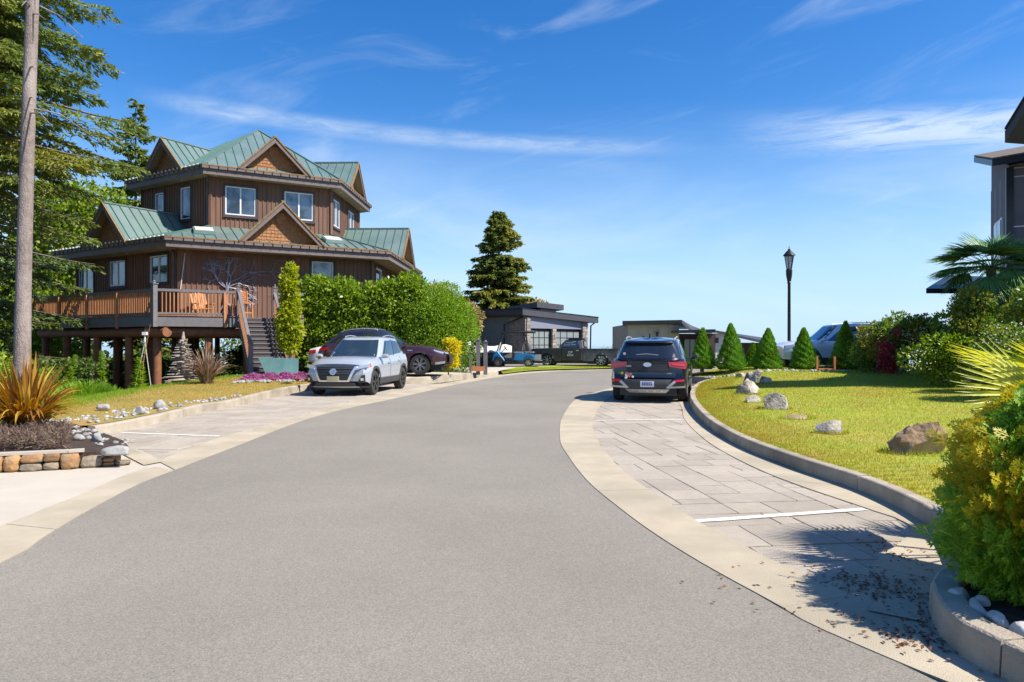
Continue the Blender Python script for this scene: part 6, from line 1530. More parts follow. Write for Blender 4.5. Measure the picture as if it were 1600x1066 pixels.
class Car:
    def __init__(s, name, label, loc, heading, sp):
        s.p = sp; s.W = sp['W']; s.root = empty(name, loc, atan2(heading[1], heading[0]), label, sp.get('cat', 'car'))
        s.paint = sp['paint']; s.xf = sp['xf']; s.xr = sp['xr']; s.build()
    # body side half-width
    def hw(s, x, z):
        W = s.W; f = 1-.13*max(0, (x-(s.xf-.55))/.55)**2.2-.11*max(0, ((s.xr+.5)-x)/.5)**2.2
        zb, zs = s.p['sill'], tab(s.p['belt'], x); t = (z-zb)/(zs-zb)
        return W*f*tab([(-.2, .93), (0, .945), (.12, .975), (.32, .99), (.5, .985), (.62, 1.0), (.8, .985), (.93, .955), (1., .925), (1.3, .86)], t)
    def D(s, v):
        x, y, z = v; p = s.p; r = y/s.W
        x += sst(s.xf-.7, s.xf, x)*(tab(p['fe'], z)-p.get('cf', .22)*r*r)
        x += sst(s.xr+.6, s.xr, v[0])*(-tab(p['re'], z)+p.get('cr', .13)*r*r)
        return (x, y, z)
    def part(s, name, mb, mat, parent=None, smooth=True, deform=True, **k):
        if deform: mb.v = [s.D(v) for v in mb.v]
        return mb.build(name, mat, parent or s.root, smooth=smooth, **k)
    def patch(s, f, quad, off, nu=6, nv=3, th=.012):
        """f(a,b,off)->point; quad: four (a,b) corners"""
        mb = MB(); V = []
        for layer in (off, off-th):
            for i in range(nu+1):
                for j in range(nv+1):
                    u, v = i/nu, j/nv
                    a = (1-u)*(1-v)*quad[0][0]+u*(1-v)*quad[1][0]+u*v*quad[2][0]+(1-u)*v*quad[3][0]
                    b = (1-u)*(1-v)*quad[0][1]+u*(1-v)*quad[1][1]+u*v*quad[2][1]+(1-u)*v*quad[3][1]
                    V.append(f(a, b, layer))
        n1 = (nu+1)*(nv+1); F_ = []
        for i in range(nu):
            for j in range(nv):
                q = i*(nv+1)+j; F_ += [(q, q+1, q+nv+2, q+nv+1), (n1+q+nv+1, n1+q+nv+2, n1+q+1, n1+q)]
        for i in range(nu):
            q = i*(nv+1); F_.append((q+nv+1, q, n1+q, n1+q+nv+1)[::-1]); q += nv; F_.append((q, q+nv+1, n1+q+nv+1, n1+q)[::-1])
        for j in range(nv):
            F_.append((j, j+1, n1+j+1, n1+j)[::-1]); q = nu*(nv+1)+j; F_.append((q+1, q, n1+q, n1+q+1)[::-1])
        return mb.add(V, F_)
    def PF(s, y, z, off): return (s.xf+off, y, z)          # front cap (deformed later)
    def PR(s, y, z, off): return (s.xr-off, y, z)
    def PS(s, sg): return lambda x, z, off: (x, sg*(s.hw(x, z)+off), z)
    def PG(s, sg):   # greenhouse side: a = position 0 rear..1 front, b = height 0..1
        def f(a, v, off):
            x, y, z = s.gh(a, v); return (x, sg*(y+off), z+off*.3)
        return f
    def gedge(s, v):
        g = s.p['gh']; return (g[0]+(g[1]-g[0])*v, g[2]+(g[3]-g[2])*v, (g[4]+(g[5]-g[4])*v**1.25)*s.W)
    def gz(s, x, v):
        zr_ = tab(s.p['roof'], x); zb = tab(s.p['belt'], x)-.01; return zb+(zr_-zb)*v
    def gh(s, a, v):
        r, f, w_ = s.gedge(v); n = 5; x = r+(f-r)*a; y = w_*max(0, 1-abs(2*a-1)**n)**(1/n); return x, y, s.gz(x, v)
    def PW(s, front=True):
        def f_(t, v, off):
            r, f, w_ = s.gedge(v); n = 5; cx = (r+f)/2; ax = (f-r)/2; q = ax*max(0, 1-abs(t)**n)**(1/n); x = cx+q+off if front else cx-q-off
            return (x, t*w_, s.gz(min(max(x, r), f), v)+off*.35)
        return f_
    def build(s):
        p = s.p; W = s.W; rw = p['rw']; Ra = rw+p.get('arch', .07); ax_ = (p['xa'], p['xb'])
        xs = set(np.linspace(s.xr, s.xf, 46).tolist())
        for a in ax_: xs |= {a+Ra*cos(t) for t in np.linspace(0.02, pi-.02, 15)}
        xs = sorted(xs); rows = [0, .06, .16, .32, .5, .62, .8, .93, 1.]
        mb = MB(); sect = []
        for x in xs:
            zs = tab(p['belt'], x); zb0 = p['sill']+.10*sst(s.xf-.5, s.xf, x)+.14*sst(s.xr+.5, s.xr, x); zb = zb0
            for a in ax_:
                if abs(x-a) < Ra: zb = max(zb, rw+sqrt(max(0, Ra*Ra-(x-a)**2)))
            zc = tab(p['deck'], x)
            L_ = []
            for t in rows:
                z = zb+(zs-zb)*t; L_.append((x, s.hw(x, z), z))
            w1 = L_[-1][1]; L_ += [(x, w1*.93, zs+(zc-zs)*.38), (x, w1*.72, zs+(zc-zs)*.72), (x, w1*.38, zs+(zc-zs)*.95), (x, 0, zc)]
            R_ = [(a, -b, c) for a, b, c in L_[:-1]][::-1]
            sect.append(L_+R_)
        m = len(sect[0]); V = [v for q in sect for v in q]; Fs = []
        for i in range(len(sect)-1):
            for j in range(m-1): Fs.append((i*m+j, i*m+j+1, (i+1)*m+j+1, (i+1)*m+j))
        for i in (0, len(sect)-1):           # end caps as strips between mirrored rows
            for j in range(m//2): Fs.append((i*m+j, i*m+j+1, i*m+m-2-j, i*m+m-1-j))
        mb.add(V, Fs); body = s.part('body', mb, s.paint)
        s.body = body
        # floor
        fl = MB().box(s.xr+.14, s.xf-.25, -W+.24, W-.24, .17, .62); s.part('underbody', fl, MT['black'], smooth=False, deform=False)
        # greenhouse
        mb = MB(); rings = []; nu = 26
        if 'gh' in p:
            for v in (0, .25, .5, .75, .93, 1.0):
                r, f, w_ = s.gedge(v); ring = []
                for k in range(4*nu//2):
                    th = 2*pi*k/(4*nu//2); n = 5; c_, s_ = cos(th), sin(th)
                    x = (r+f)/2+(f-r)/2*np.sign(c_)*abs(c_)**(2/n); y = w_*np.sign(s_)*abs(s_)**(2/n); ring.append((x, y, s.gz(x, v)))
                rings.append(ring)
            r, f, w_ = s.gedge(1.0)
            for q, dz in ((.93, .022), (.75, .045), (.45, .06), (.12, .065)):
                rings.append([((r+f)/2+(x-(r+f)/2)*q, y*q, z+dz) for x, y, z in rings[5]])
            m = len(rings[0]); V = [v for q in rings for v in q]
            Fs = [(i*m+j, i*m+(j+1) % m, (i+1)*m+(j+1) % m, (i+1)*m+j) for i in range(len(rings)-1) for j in range(m)]+[tuple((len(rings)-1)*m+j for j in range(m))]
            mb.add(V, Fs); s.part('cabin', mb, p.get('roofpaint', s.paint), deform=False)
            s.part('windshield', s.patch(s.PW(True), [(-.86, .03), (.86, .03), (.84, .93), (-.84, .93)], .010, 10, 5), MT['carglass'], deform=False)
            s.part('rear_window', s.patch(s.PW(False), p.get('rwin', [(-.80, .12), (.80, .12), (.76, .88), (-.76, .88)]), .010, 10, 5), MT['carglass2'], deform=False)
            for sg in (1, -1):
                for q in p['win']: s.part('side_window', s.patch(s.PG(sg), q, .008, 8, 4), MT['carglass'] if q is p['win'][0] else MT['carglass2'], deform=False)
                for (a0, a1) in p.get('pillars', []): s.part('pillar', s.patch(s.PG(sg), [(a0, .04), (a1, .04), (a1, .93), (a0, .93)], .006, 1, 4), MT['black'], deform=False)
        # doors with handles
        for sg in (1, -1):
            for (x0, x1) in p['doors']:
                zt = lambda x: tab(p['belt'], x)-.03
                d = s.part('door', s.patch(s.PS(sg), [(x0, p['sill']+.17), (x1, p['sill']+.17), (x1, zt(x1)), (x0, zt(x0))], .006, 6, 8, .02), s.paint)
                s.part('seam', s.patch(s.PS(sg), [(x0-.014, p['sill']+.17), (x0+.006, p['sill']+.17), (x0+.006, zt(x0)), (x0-.014, zt(x0))], .009, 1, 8, .02), MT['black'], d)
                hx = x0+.16; hz = tab(p['belt'], hx)-.17
                s.part('handle', s.patch(s.PS(sg), [(hx-.09, hz), (hx+.09, hz), (hx+.09, hz+.035), (hx-.09, hz+.035)], .035, 3, 1, .03), p.get('handle', s.paint), d)
            if p.get('clad', True):
                s.part('sill_cladding', s.patch(s.PS(sg), [(p['xa']+Ra+.02, p['sill']-.02), (p['xb']-Ra-.02, p['sill']-.02), (p['xb']-Ra-.02, p['sill']+.15), (p['xa']+Ra+.02, p['sill']+.15)], .014, 8, 2, .03), MT['clad'])
            for a in ax_:
                mb = MB(); V = []; n = 16; k = p.get('archw', .055)
                for i in range(n+1):
                    t = pi*i/n; 
                    for rr_, o in ((Ra-.015, .012), (Ra+k, .014), (Ra+k, -.01), (Ra-.015, -.05)):
                        x = a+rr_*cos(t); z = rw+rr_*sin(t)*1.0; z = max(z, p['sill']-.01); V.append((x, sg*(s.hw(min(max(x, s.xr), s.xf), z)+o), z))
                mb.add(V, [(i*4+j, i*4+(j+1) % 4, (i+1)*4+(j+1) % 4, (i+1)*4+j) for i in range(n) for j in range(4)]+[(0, 1, 2, 3), tuple(n*4+j for j in range(4))])
                s.part('wheel_arch', mb, MT['clad'] if p.get('clad', True) else s.paint)
                s.wheel(a, sg)
            # mirror
            if 'mirror' in p:
                mx_, mz = p['mirror']; mb = MB(); mb.lathe([(.02, -.10), (.075, -.07), (.09, 0), (.08, .07), (.03, .10)], 10, Matrix.Translation((mx_, sg*(W+.09), mz)) @ Matrix.Rotation(pi/2, 4, 'X') @ Matrix.Scale(.75, 4, (0, 1, 0)))
                mb.box(mx_-.03, mx_+.03, min(sg*(W-.1), sg*(W+.05)), max(sg*(W-.1), sg*(W+.05)), mz-.06, mz-.02)
                s.part('mirror', mb, p.get('mirrorpaint', s.paint), deform=False)
            if p.get('rails'):
                r, f, w_ = s.gedge(1.); pts = []
                for i in range(9):
                    a = .12+.70*i/8; x, y, z = s.gh(a, 1.); pts.append((x, sg*y*.93, z+.05+.03*sin(pi*i/8)))
                pts = [(pts[0][0], pts[0][1], pts[0][2]-.04)]+pts+[(pts[-1][0], pts[-1][1], pts[-1][2]-.04)]
                s.part('roof_rail', MB().tube(pts, .016, 6), p['rails'], deform=False)
    def wheel(s, a, sg):
        rw = s.p['rw']; w_ = .225; yc = sg*(s.W-.13-s.p.get('track', 0)); M = Matrix.Translation((a, yc, rw))
        t = MB().lathe([(rw*.66, -w_/2), (rw*.93, -w_/2), (rw*.985, -w_/2+.02), (rw, -w_/2+.05), (rw, w_/2-.05), (rw*.985, w_/2-.02), (rw*.93, w_/2), (rw*.66, w_/2)], 28, M, axis='y', cap=False)
        o = t.build('wheel', MT['rubber'], s.root, smooth=True)
        ro = w_/2*sg; m = MB(); ri = rw*.70
        m.lathe([(ri, ro*.1), (ri, ro*.98), (ri*.93, ro*1.0), (ri*.90, ro*.7), (ri*.88, ro*.1)], 28, M, axis='y', cap=False)
        n = s.p.get('spokes', 5)
        for k in range(n):
            th = 2*pi*k/n+.3
            for dd in ((-.13, .13) if s.p.get('twin') else (0,)):
                a1 = th+dd; p0 = M @ Vector((cos(th)*rw*.13, ro*.86, sin(th)*rw*.13)); p1 = M @ Vector((cos(a1)*ri*.95, ro*.93, sin(a1)*ri*.95))
                m.bar(p0, p1, .05 if not s.p.get('twin') else .026, .03, up=(0, 1, 0))
        m.lathe([(rw*.17, ro*.7), (rw*.17, ro*.9), (rw*.1, ro*.95)], 12, M, axis='y')
        m.build('rim', s.p.get('rim', MT['alloy']), o)
        MB().lathe([(ri*.9, -ro*.2), (ri*.9, ro*.25)], 20, M, axis='y').build('hub', MT['black'], o)
    def fr_(s, name, quad, mat, off=.01, th=.03, parent=None, nu=8, nv=3): return s.part(name, s.patch(s.PF, quad, off, nu, nv, th), mat, parent)
    def re_(s, name, quad, mat, off=.01, th=.03, parent=None, nu=8, nv=3): return s.part(name, s.patch(s.PR, quad, off, nu, nv, th), mat, parent)
    def sd_(s, name, sg, quad, mat, off=.01, th=.03, parent=None): return s.part(name, s.patch(s.PS(sg), quad, off, 5, 3, th), mat, parent)
def sq(y0, y1, z0, z1): return [(y0, z0), (y1, z0), (y1, z1), (y0, z1)]

# ---- pale grey-blue compact SUV, facing the camera
P_KG = paint('pale_grey_blue_paint', (.37, .40, .44), .15)
kh = Vector((-.13, -.99)).normalized()
K = Car('parked_suv', 'pale grey blue compact SUV facing the camera in the left parking bay', (-4.42, 20.1, .0), kh, dict(
    W=.88, xf=2.12, xr=-2.14, xa=-1.31, xb=1.31, rw=.335, sill=.30, paint=P_KG, rim=MT['darkalloy'], spokes=5, twin=True,
    belt=[(-2.14, .98), (-1.9, 1.08), (-1.0, 1.06), (.7, .99), (1.3, .94), (2.12, .80)], deck=[(-2.14, .99), (-1.9, 1.10), (.7, 1.06), (1.3, 1.05), (1.85, .97), (2.12, .86)],
    fe=[(.2, -.12), (.38, .02), (.6, .04), (.75, 0), (.9, -.16), (1.1, -.3)], re=[(.2, -.12), (.45, 0), (.8, 0), (1.1, -.14)],
    gh=(-2.05, -1.62, .98, .12, .93, .72), roof=[(-2.0, 1.46), (-1.5, 1.53), (-.6, 1.565), (.1, 1.55), (.5, 1.5), (1.0, 1.4)],
    win=[[(.54, .10), (.86, .06), (.83, .86), (.54, .88)], [(.26, .14), (.52, .10), (.52, .88), (.28, .86)], [(.10, .28), (.235, .2), (.25, .84), (.16, .78)]],
    pillars=[(.523, .537)], doors=[(-1.0, -.02), (0.0, 1.0)], mirror=(.78, 1.05), mirrorpaint=MT['silverp'], rails=MT['silverp']))
g = K.fr_('grille', [(-.36, .42), (.36, .42), (.53, .79), (-.53, .79)], MT['black'], .015)
for sg in (1, -1):
    K.fr_('grille_frame', [(sg*.37, .42), (sg*.43, .42), (sg*.60, .79), (sg*.535, .79)], MT['chrome'], .03, parent=g)
K.fr_('grille_frame', [(-.42, .39), (.42, .39), (.40, .43), (-.40, .43)], MT['chrome'], .03, parent=g)
for i in range(5): K.fr_('grille_bar', sq(-.36-.03*i, .36+.03*i, .47+i*.065, .483+i*.065), MT['clad'], .022, parent=g)
m = MB(); MM = Matrix.Translation((K.xf+.02, 0, .66)) @ Matrix.Rotation(pi/2, 4, 'Y'); m.lathe([(.085, 0), (.085, .03), (.062, .03), (.062, 0)], 20, MM); K.part('badge', m, MT['chrome'], g)
K.fr_('badge', sq(-.105, .105, .648, .672), MT['chrome'], .055, parent=g)
for sg in (1, -1):
    K.fr_('headlight', [(sg*.56, .70), (sg*.86, .78), (sg*.87, .86), (sg*.58, .80)], MT['headlamp'], .02)
    h2 = K.sd_('headlight', sg, [(1.72, .80), (2.11, .72), (2.11, .80), (1.74, .87)], MT['headlamp'], .012); 
    K.sd_('indicator', sg, [(1.70, .79), (1.86, .77), (1.88, .84), (1.71, .865)], MT['amber'], .016, parent=h2)
    f = K.fr_('fog_pod', [(sg*.62, .36), (sg*.80, .36), (sg*.80, .58), (sg*.72, .56)], MT['black'], .012); K.fr_('fog_light', sq(sg*.70, sg*.77, .42, .49), MT['headlamp'], .022, parent=f)
K.fr_('front_bumper', [(-.60, .24), (.60, .24), (.52, .36), (-.52, .36)], MT['clad'], .012); K.fr_('skid_plate', [(-.66, .235), (.66, .235), (.62, .265), (-.62, .265)], MT['silverp'], .03)
K.fr_('number_plate', sq(-.16, .16, .40, .54), MT['platey'], .06)
K.fr_('lip', [(-.86, .22), (.86, .22), (.86, .27), (-.86, .27)], MT['clad'], .008)
for sg in (1, -1): K.part('wiper', MB().tube([(1.0, sg*.1-.1, 1.075), (.72, sg*.3-.25, 1.2)], .008, 5), MT['black'], deform=False)

# ---- dark burgundy SUV side on
P_BU = paint('burgundy_paint', (.055, .018, .025), .3)
B = Car('parked_suv', 'dark burgundy SUV parked side on in front of the long hedge', (-4.75, 25.8, .26), Vector((1, -.05)), dict(
    W=.96, xf=2.46, xr=-2.42, xa=-1.42, xb=1.45, rw=.375, sill=.33, paint=P_BU, rim=MT['alloy'], spokes=7, twin=True, clad=False, handle=MT['chrome'],
    belt=[(-2.42, .98), (-2.2, 1.10), (-1.0, 1.06), (.8, 1.02), (1.5, 1.0), (2.46, .80)], deck=[(-2.42, 1.0), (-2.1, 1.14), (.9, 1.10), (1.5, 1.09), (2.1, 1.0), (2.46, .84)],
    fe=[(.2, -.16), (.4, 0), (.6, .03), (.8, 0), (1.0, -.14)], re=[(.2, -.14), (.5, 0), (.8, .02), (1.12, -.12)],
    cf=.12, gh=(-2.35, -1.70, 1.12, .15, .92, .70), roof=[(-2.3, 1.40), (-1.6, 1.56), (-.6, 1.63), (.2, 1.60), (.7, 1.5), (1.1, 1.36)],
    win=[[(.55, .08), (.90, .05), (.84, .86), (.55, .88)], [(.27, .12), (.535, .08), (.535, .88), (.27, .86)], [(.08, .3), (.25, .16), (.25, .84), (.16, .72)]],
    pillars=[(.535, .55)], doors=[(-1.05, .0), (.02, 1.08)], mirror=(.92, 1.12), rails=MT['chrome'], roofpaint=pm('dark_roof', (.02, .022, .05), rough=.2, coat=1.)))
for sg in (1, -1):
    B.sd_('headlight', sg, [(2.0, .88), (2.42, .76), (2.42, .83), (2.02, .93)], MT['headlamp'], .012); B.fr_('headlight', [(sg*.55, .74), (sg*.86, .78), (sg*.86, .85), (sg*.58, .80)], MT['headlamp'], .02)
    B.sd_('tail_light', sg, [(-2.41, .86), (-1.98, .92), (-2.0, 1.0), (-2.41, .97)], MT['redlens'], .012)
    B.sd_('bumper_trim', sg, [(2.05, .36), (2.44, .42), (2.44, .50), (2.07, .46)], MT['silverp'], .02); B.sd_('badge', sg, [(1.0, .88), (1.18, .875), (1.18, .905), (1.0, .91)], MT['chrome'], .012)
B.fr_('grille', [(-.4, .42), (.4, .42), (.5, .76), (-.5, .76)], MT['black'], .015); B.fr_('front_bumper', [(-.8, .3), (.8, .3), (.8, .40), (-.8, .40)], MT['clad'], .02)
B.re_('tail_light', sq(-.8, .8, .90, .96), MT['redlens'], .012); B.re_('number_plate', sq(-.18, .18, .62, .76), MT['plate'], .02)
for a in (.2, .5): 
    x, y, z = B.gh(a+.08, 1.); B.part('roof_bar', MB().tube([(x, -y*.9, z+.10), (x, y*.9, z+.10)], .022, 8), MT['black'], deform=False)

# ---- white car mostly hidden behind the burgundy one
Wc = Car('parked_car', 'white car mostly hidden behind the dark burgundy SUV', (-5.85, 27.95, .26), Vector((1, -.03)), dict(
    W=.90, xf=2.3, xr=-2.35, xa=-1.38, xb=1.38, rw=.33, sill=.28, paint=paint('white_paint', (.68, .68, .68), .0), clad=False,
    belt=[(-2.35, .90), (-2.0, .98), (.7, .94), (2.3, .72)], deck=[(-2.35, .95), (-1.8, 1.04), (.8, 1.02), (1.9, .92), (2.3, .76)],
    fe=[(.2, -.12), (.4, 0), (.8, -.05), (1, -.15)], re=[(.2, -.14), (.45, .02), (.7, .0), (1.05, -.1)],
    gh=(-1.9, -1.0, 1.0, .1, .9, .68), roof=[(-1.9, 1.25), (-1.0, 1.40), (0, 1.44), (.9, 1.2)],
    win=[[(.55, .08), (.90, .05), (.84, .86), (.55, .88)], [(.2, .12), (.53, .08), (.53, .88), (.25, .82)]], doors=[(-.95, -.02), (0, 1.0)], mirror=(.8, 1.0)))
for sg in (1, -1): Wc.sd_('tail_light', sg, [(-2.34, .72), (-1.95, .78), (-1.97, .90), (-2.34, .88)], MT['redlens'], .012); Wc.sd_('headlight', sg, [(1.9, .68), (2.28, .62), (2.28, .70), (1.92, .77)], MT['headlamp'], .012)
Wc.re_('tail_light', sq(-.78, .78, .78, .86), MT['redlens'], .012)

# ---- black SUV seen from behind on the right
P_BK = paint('black_blue_paint', (.010, .012, .022), .3)
hd = Vector((.285, .958)).normalized(); cen = Vector((3.42, 16.85))+hd*1.32
N_ = Car('parked_suv', 'black compact SUV seen from behind in the right paved bay', (cen.x, cen.y, .0), hd, dict(
    W=.90, xf=2.17, xr=-2.17, xa=-1.35, xb=1.35, rw=.335, sill=.30, paint=P_BK, spokes=5, twin=True, rim=MT['alloy'],
    belt=[(-2.17, .98), (-1.95, 1.04), (-1.0, 1.02), (.7, .98), (1.3, .94), (2.17, .74)], deck=[(-2.17, 1.0), (-1.95, 1.06), (.8, 1.04), (1.4, 1.01), (2.17, .78)],
    fe=[(.2, -.14), (.4, 0), (.8, -.06), (1, -.2)], re=[(.2, -.10), (.36, .04), (.50, .06), (.62, 0), (.98, -.04), (1.1, -.10)], cr=.17,
    gh=(-2.10, -1.72, 1.02, .08, .93, .72), roof=[(-2.05, 1.40), (-1.5, 1.46), (-.6, 1.50), (.1, 1.49), (.6, 1.4), (1.0, 1.3)],
    rwin=[(-.84, .10), (.84, .10), (.80, .84), (-.80, .84)],
    win=[[(.55, .10), (.88, .06), (.84, .86), (.55, .88)], [(.27, .12), (.535, .10), (.535, .88), (.28, .86)], [(.12, .3), (.25, .2), (.26, .82), (.17, .74)]],
    pillars=[(.535, .55)], doors=[(-1.0, -.02), (0, 1.0)], mirror=(.80, 1.03), rails=MT['silverp']))
for sg in (1, -1):
    tl_ = N_.re_('tail_light', [(sg*.50, .86), (sg*.88, .80), (sg*.88, .98), (sg*.48, .97)], MT['redlens'], .022, nu=5)
    N_.re_('lens_bar', [(sg*.56, .90), (sg*.84, .87), (sg*.84, .91), (sg*.56, .93)], pm('red_lens_bright', (.6, .03, .03), rough=.1, coat=1.), .035, parent=tl_)
    N_.sd_('tail_light', sg, [(-2.16, .80), (-1.86, .90), (-1.88, .98), (-2.16, .98)], MT['redlens'], .012)
    N_.re_('reflector', [(sg*.62, .50), (sg*.84, .52), (sg*.84, .565), (sg*.60, .545)], MT['redlens'], .03, nu=4)
    N_.re_('bumper_trim', [(sg*.42, .36), (sg*.50, .36), (sg*.66, .50), (sg*.60, .53)], MT['silverp'], .035, nu=4); N_.re_('bumper_trim', [(sg*.46, .35), (sg*.86, .37), (sg*.86, .41), (sg*.46, .395)], MT['silverp'], .034, nu=5)
    N_.re_('bumper_insert', [(sg*.48, .40), (sg*.84, .42), (sg*.84, .50), (sg*.62, .49)], MT['black'], .02, nu=4)
N_.re_('bumper_insert', [(-.44, .30), (.44, .30), (.56, .56), (-.56, .56)], MT['clad'], .026)
N_.re_('skid_plate', [(-.42, .24), (.42, .24), (.52, .33), (-.52, .33)], MT['silverp'], .05)
for i in range(5): N_.re_('skid_stud', sq(-.34+i*.17-.02, -.34+i*.17+.02, .275, .305), MT['chrome'], .065, nu=1, nv=1)
pl_ = N_.re_('number_plate', sq(-.155, .155, .385, .52), MT['plate'], .055)
for i in range(6): N_.re_('plate_mark', sq(-.12+i*.042, -.12+i*.042+.026, .42, .475), MT['plateblue'], .062, th=.004, parent=pl_, nu=1, nv=1)
N_.re_('plate_mark', sq(-.12, .12, .490, .506), MT['plateblue'], .062, th=.004, parent=pl_, nu=1, nv=1)
N_.re_('tailgate_panel', [(-.5, .74), (.5, .74), (.47, .90), (-.47, .90)], MT['black'], .008)
MT['gatepaint'] = P_BK
N_.re_('tailgate', [(-.64, .60), (.64, .60), (.66, .73), (-.66, .73)], P_BK, .008)
m = MB(); MM = Matrix.Translation((N_.xr-.02, 0, .905)) @ Matrix.Rotation(-pi/2, 4, 'Y') @ Matrix.Scale(.55, 4, (1, 0, 0)); m.lathe([(.095, 0), (.095, .015), (.082, .015), (.082, 0)], 20, MM); bd = N_.part('badge', m, MT['chrome'])
def text(body, size, loc, rot, mat, name, parent, ext=.002):
    cu = bpy.data.curves.new(name, 'FONT'); cu.body = body; cu.size = size; cu.extrude = ext; cu.align_x = 'CENTER'; cu.align_y = 'CENTER'
    tmp = bpy.data.objects.new(name, cu); COL.objects.link(tmp); dg = bpy.context.evaluated_depsgraph_get(); me = bpy.data.meshes.new_from_object(tmp.evaluated_get(dg)); bpy.data.objects.remove(tmp)
    me.materials.clear(); me.materials.append(mat); return link(name, me, parent, loc, rot)
text('KIA', .07, (N_.xr-.045, 0, .905), (pi/2, 0, -pi/2), MT['chrome'], 'lettering', bd, .004)
text('NIRO', .05, (N_.xr-.012, .43, .868), (pi/2, 0, -pi/2), MT['chrome'], 'lettering', N_.root, .004)
text('HYBRID', .035, (N_.xr-.005, -.50, .70), (pi/2, 0, -pi/2), MT['chrome'], 'lettering', N_.root, .004)
text('NISSAN', .042, (K.xf+.066, 0, .66), (pi/2, 0, pi/2), MT['black'], 'lettering', K.root, .003)
N_.part('wiper', MB().tube([(-2.12, -.25, 1.13), (-2.13, .02, 1.16), (-2.12, .26, 1.14)], .011, 6), MT['alloy'], deform=False)
N_.part('antenna', MB().prism([(-1.55, -.015, 1.53), (-1.35, -.015, 1.54), (-1.56, -.015, 1.64)], (0, .03, 0)), MT['black'], deform=False, smooth=False)
N_.part('spoiler', N_.patch(N_.PW(False), [(-.84, .90), (.84, .90), (.82, 1.0), (-.82, 1.0)], .07, 10, 2, .08), P_BK, deform=False)
sk = [pm('sticker_%d' % i, c, rough=.5) for i, c in enumerate([(.6, .45, .03), (.5, .25, .15), (.6, .1, .1), (.6, .6, .58), (.06, .1, .05)])]
for (y, z, s_, i) in ((.60, .70, .045, 0), (.48, .68, .05, 1), (.43, .65, .055, 2), (.49, .64, .045, 3), (.39, .68, .035, 1), (.50, .60, .035, 3), (.68, .70, .04, 4), (.34, .62, .03, 3)):
    m = MB(); MM = Matrix.Translation((N_.xr-.012, y, z)) @ Matrix.Rotation(-pi/2, 4, 'Y') @ Matrix.Rotation(i*.7, 4, 'Z'); m.lathe([(s_, 0), (s_, .004)], 4 if i == 0 else 6, MM); N_.part('sticker', m, sk[i], smooth=False)
for (y, z) in ((.55, 1.16), (-.60, 1.10)):
    m = MB(); m.lathe([(.035, 0), (.035, .004)], 8, Matrix.Translation((-2.055 if z < 1.13 else -2.04, y, z)) @ Matrix.Rotation(-pi/2-.35, 4, 'Y')); N_.part('sticker', m, sk[3], deform=False, smooth=False)

# ---- silver large SUV behind the spruces
P_SI = paint('silver_blue_paint', (.62, .65, .70), .1)
S_ = Car('parked_suv', 'large silver SUV parked side on behind the cone spruces', (12.65, 26.6, .36), Vector((-1, .03)), dict(
    W=.99, xf=2.52, xr=-2.5, xa=-1.5, xb=1.48, rw=.39, sill=.36, paint=P_SI, rim=MT['alloy'], spokes=5, twin=True, handle=MT['chrome'],
    belt=[(-2.5, 1.02), (-2.3, 1.14), (.9, 1.12), (1.5, 1.08), (2.52, .90)], deck=[(-2.5, 1.05), (-2.2, 1.18), (1.0, 1.18), (1.6, 1.17), (2.2, 1.10), (2.52, .95)],
    fe=[(.2, -.14), (.45, 0), (.9, 0), (1.1, -.12)], re=[(.2, -.1), (.5, 0), (1.1, -.06)],
    gh=(-2.42, -2.12, 1.15, .35, .93, .76), roof=[(-2.4, 1.66), (-1.5, 1.74), (-.3, 1.77), (.4, 1.74), (.8, 1.62), (1.15, 1.45)],
    win=[[(.60, .08), (.90, .05), (.86, .86), (.60, .88)], [(.32, .08), (.585, .08), (.585, .88), (.32, .88)], [(.06, .12), (.30, .08), (.30, .88), (.10, .84)]],
    pillars=[(.585, .60), (.30, .32)], doors=[(-1.0, .06), (.08, 1.1)], mirror=(.95, 1.18), rails=MT['silverp']))
for sg in (1, -1): S_.sd_('headlight', sg, [(2.05, .92), (2.48, .82), (2.48, .96), (2.07, 1.02)], MT['headlamp'], .012); S_.sd_('tail_light', sg, [(-2.48, .95), (-2.2, 1.0), (-2.22, 1.12), (-2.48, 1.10)], MT['redlens'], .012)

# ---- old low black and grey pickup truck
P_TB = pm('satin_black_paint', (.016, .016, .022), (.03, .03, .035), 3, .35, coat=.5); P_TG = pm('primer_grey', (.13, .13, .15), (.07, .07, .085), 2.2, .5, coat=.2, col3=(.03, .03, .035), s3=1.2)
th_ = Vector((-.965, .26)).normalized()
tk = empty('pickup_truck', (3.62, 39.3, .12), atan2(th_.y, th_.x), 'old lowered black and grey pickup truck with white lettering on its door', 'pickup truck')
def tp(name, mb, mat, parent=None, **k): return mb.build(name, mat, parent or tk, **k)
def side_prof(pts, y0, y1): return MB().prism([(x, y0, z) for x, z in pts], (0, y1-y0, 0))
def arch(cx, r, z0, n=9): return [(cx+r*cos(t), z0+r*sin(t)) for t in np.linspace(0, pi, n)]
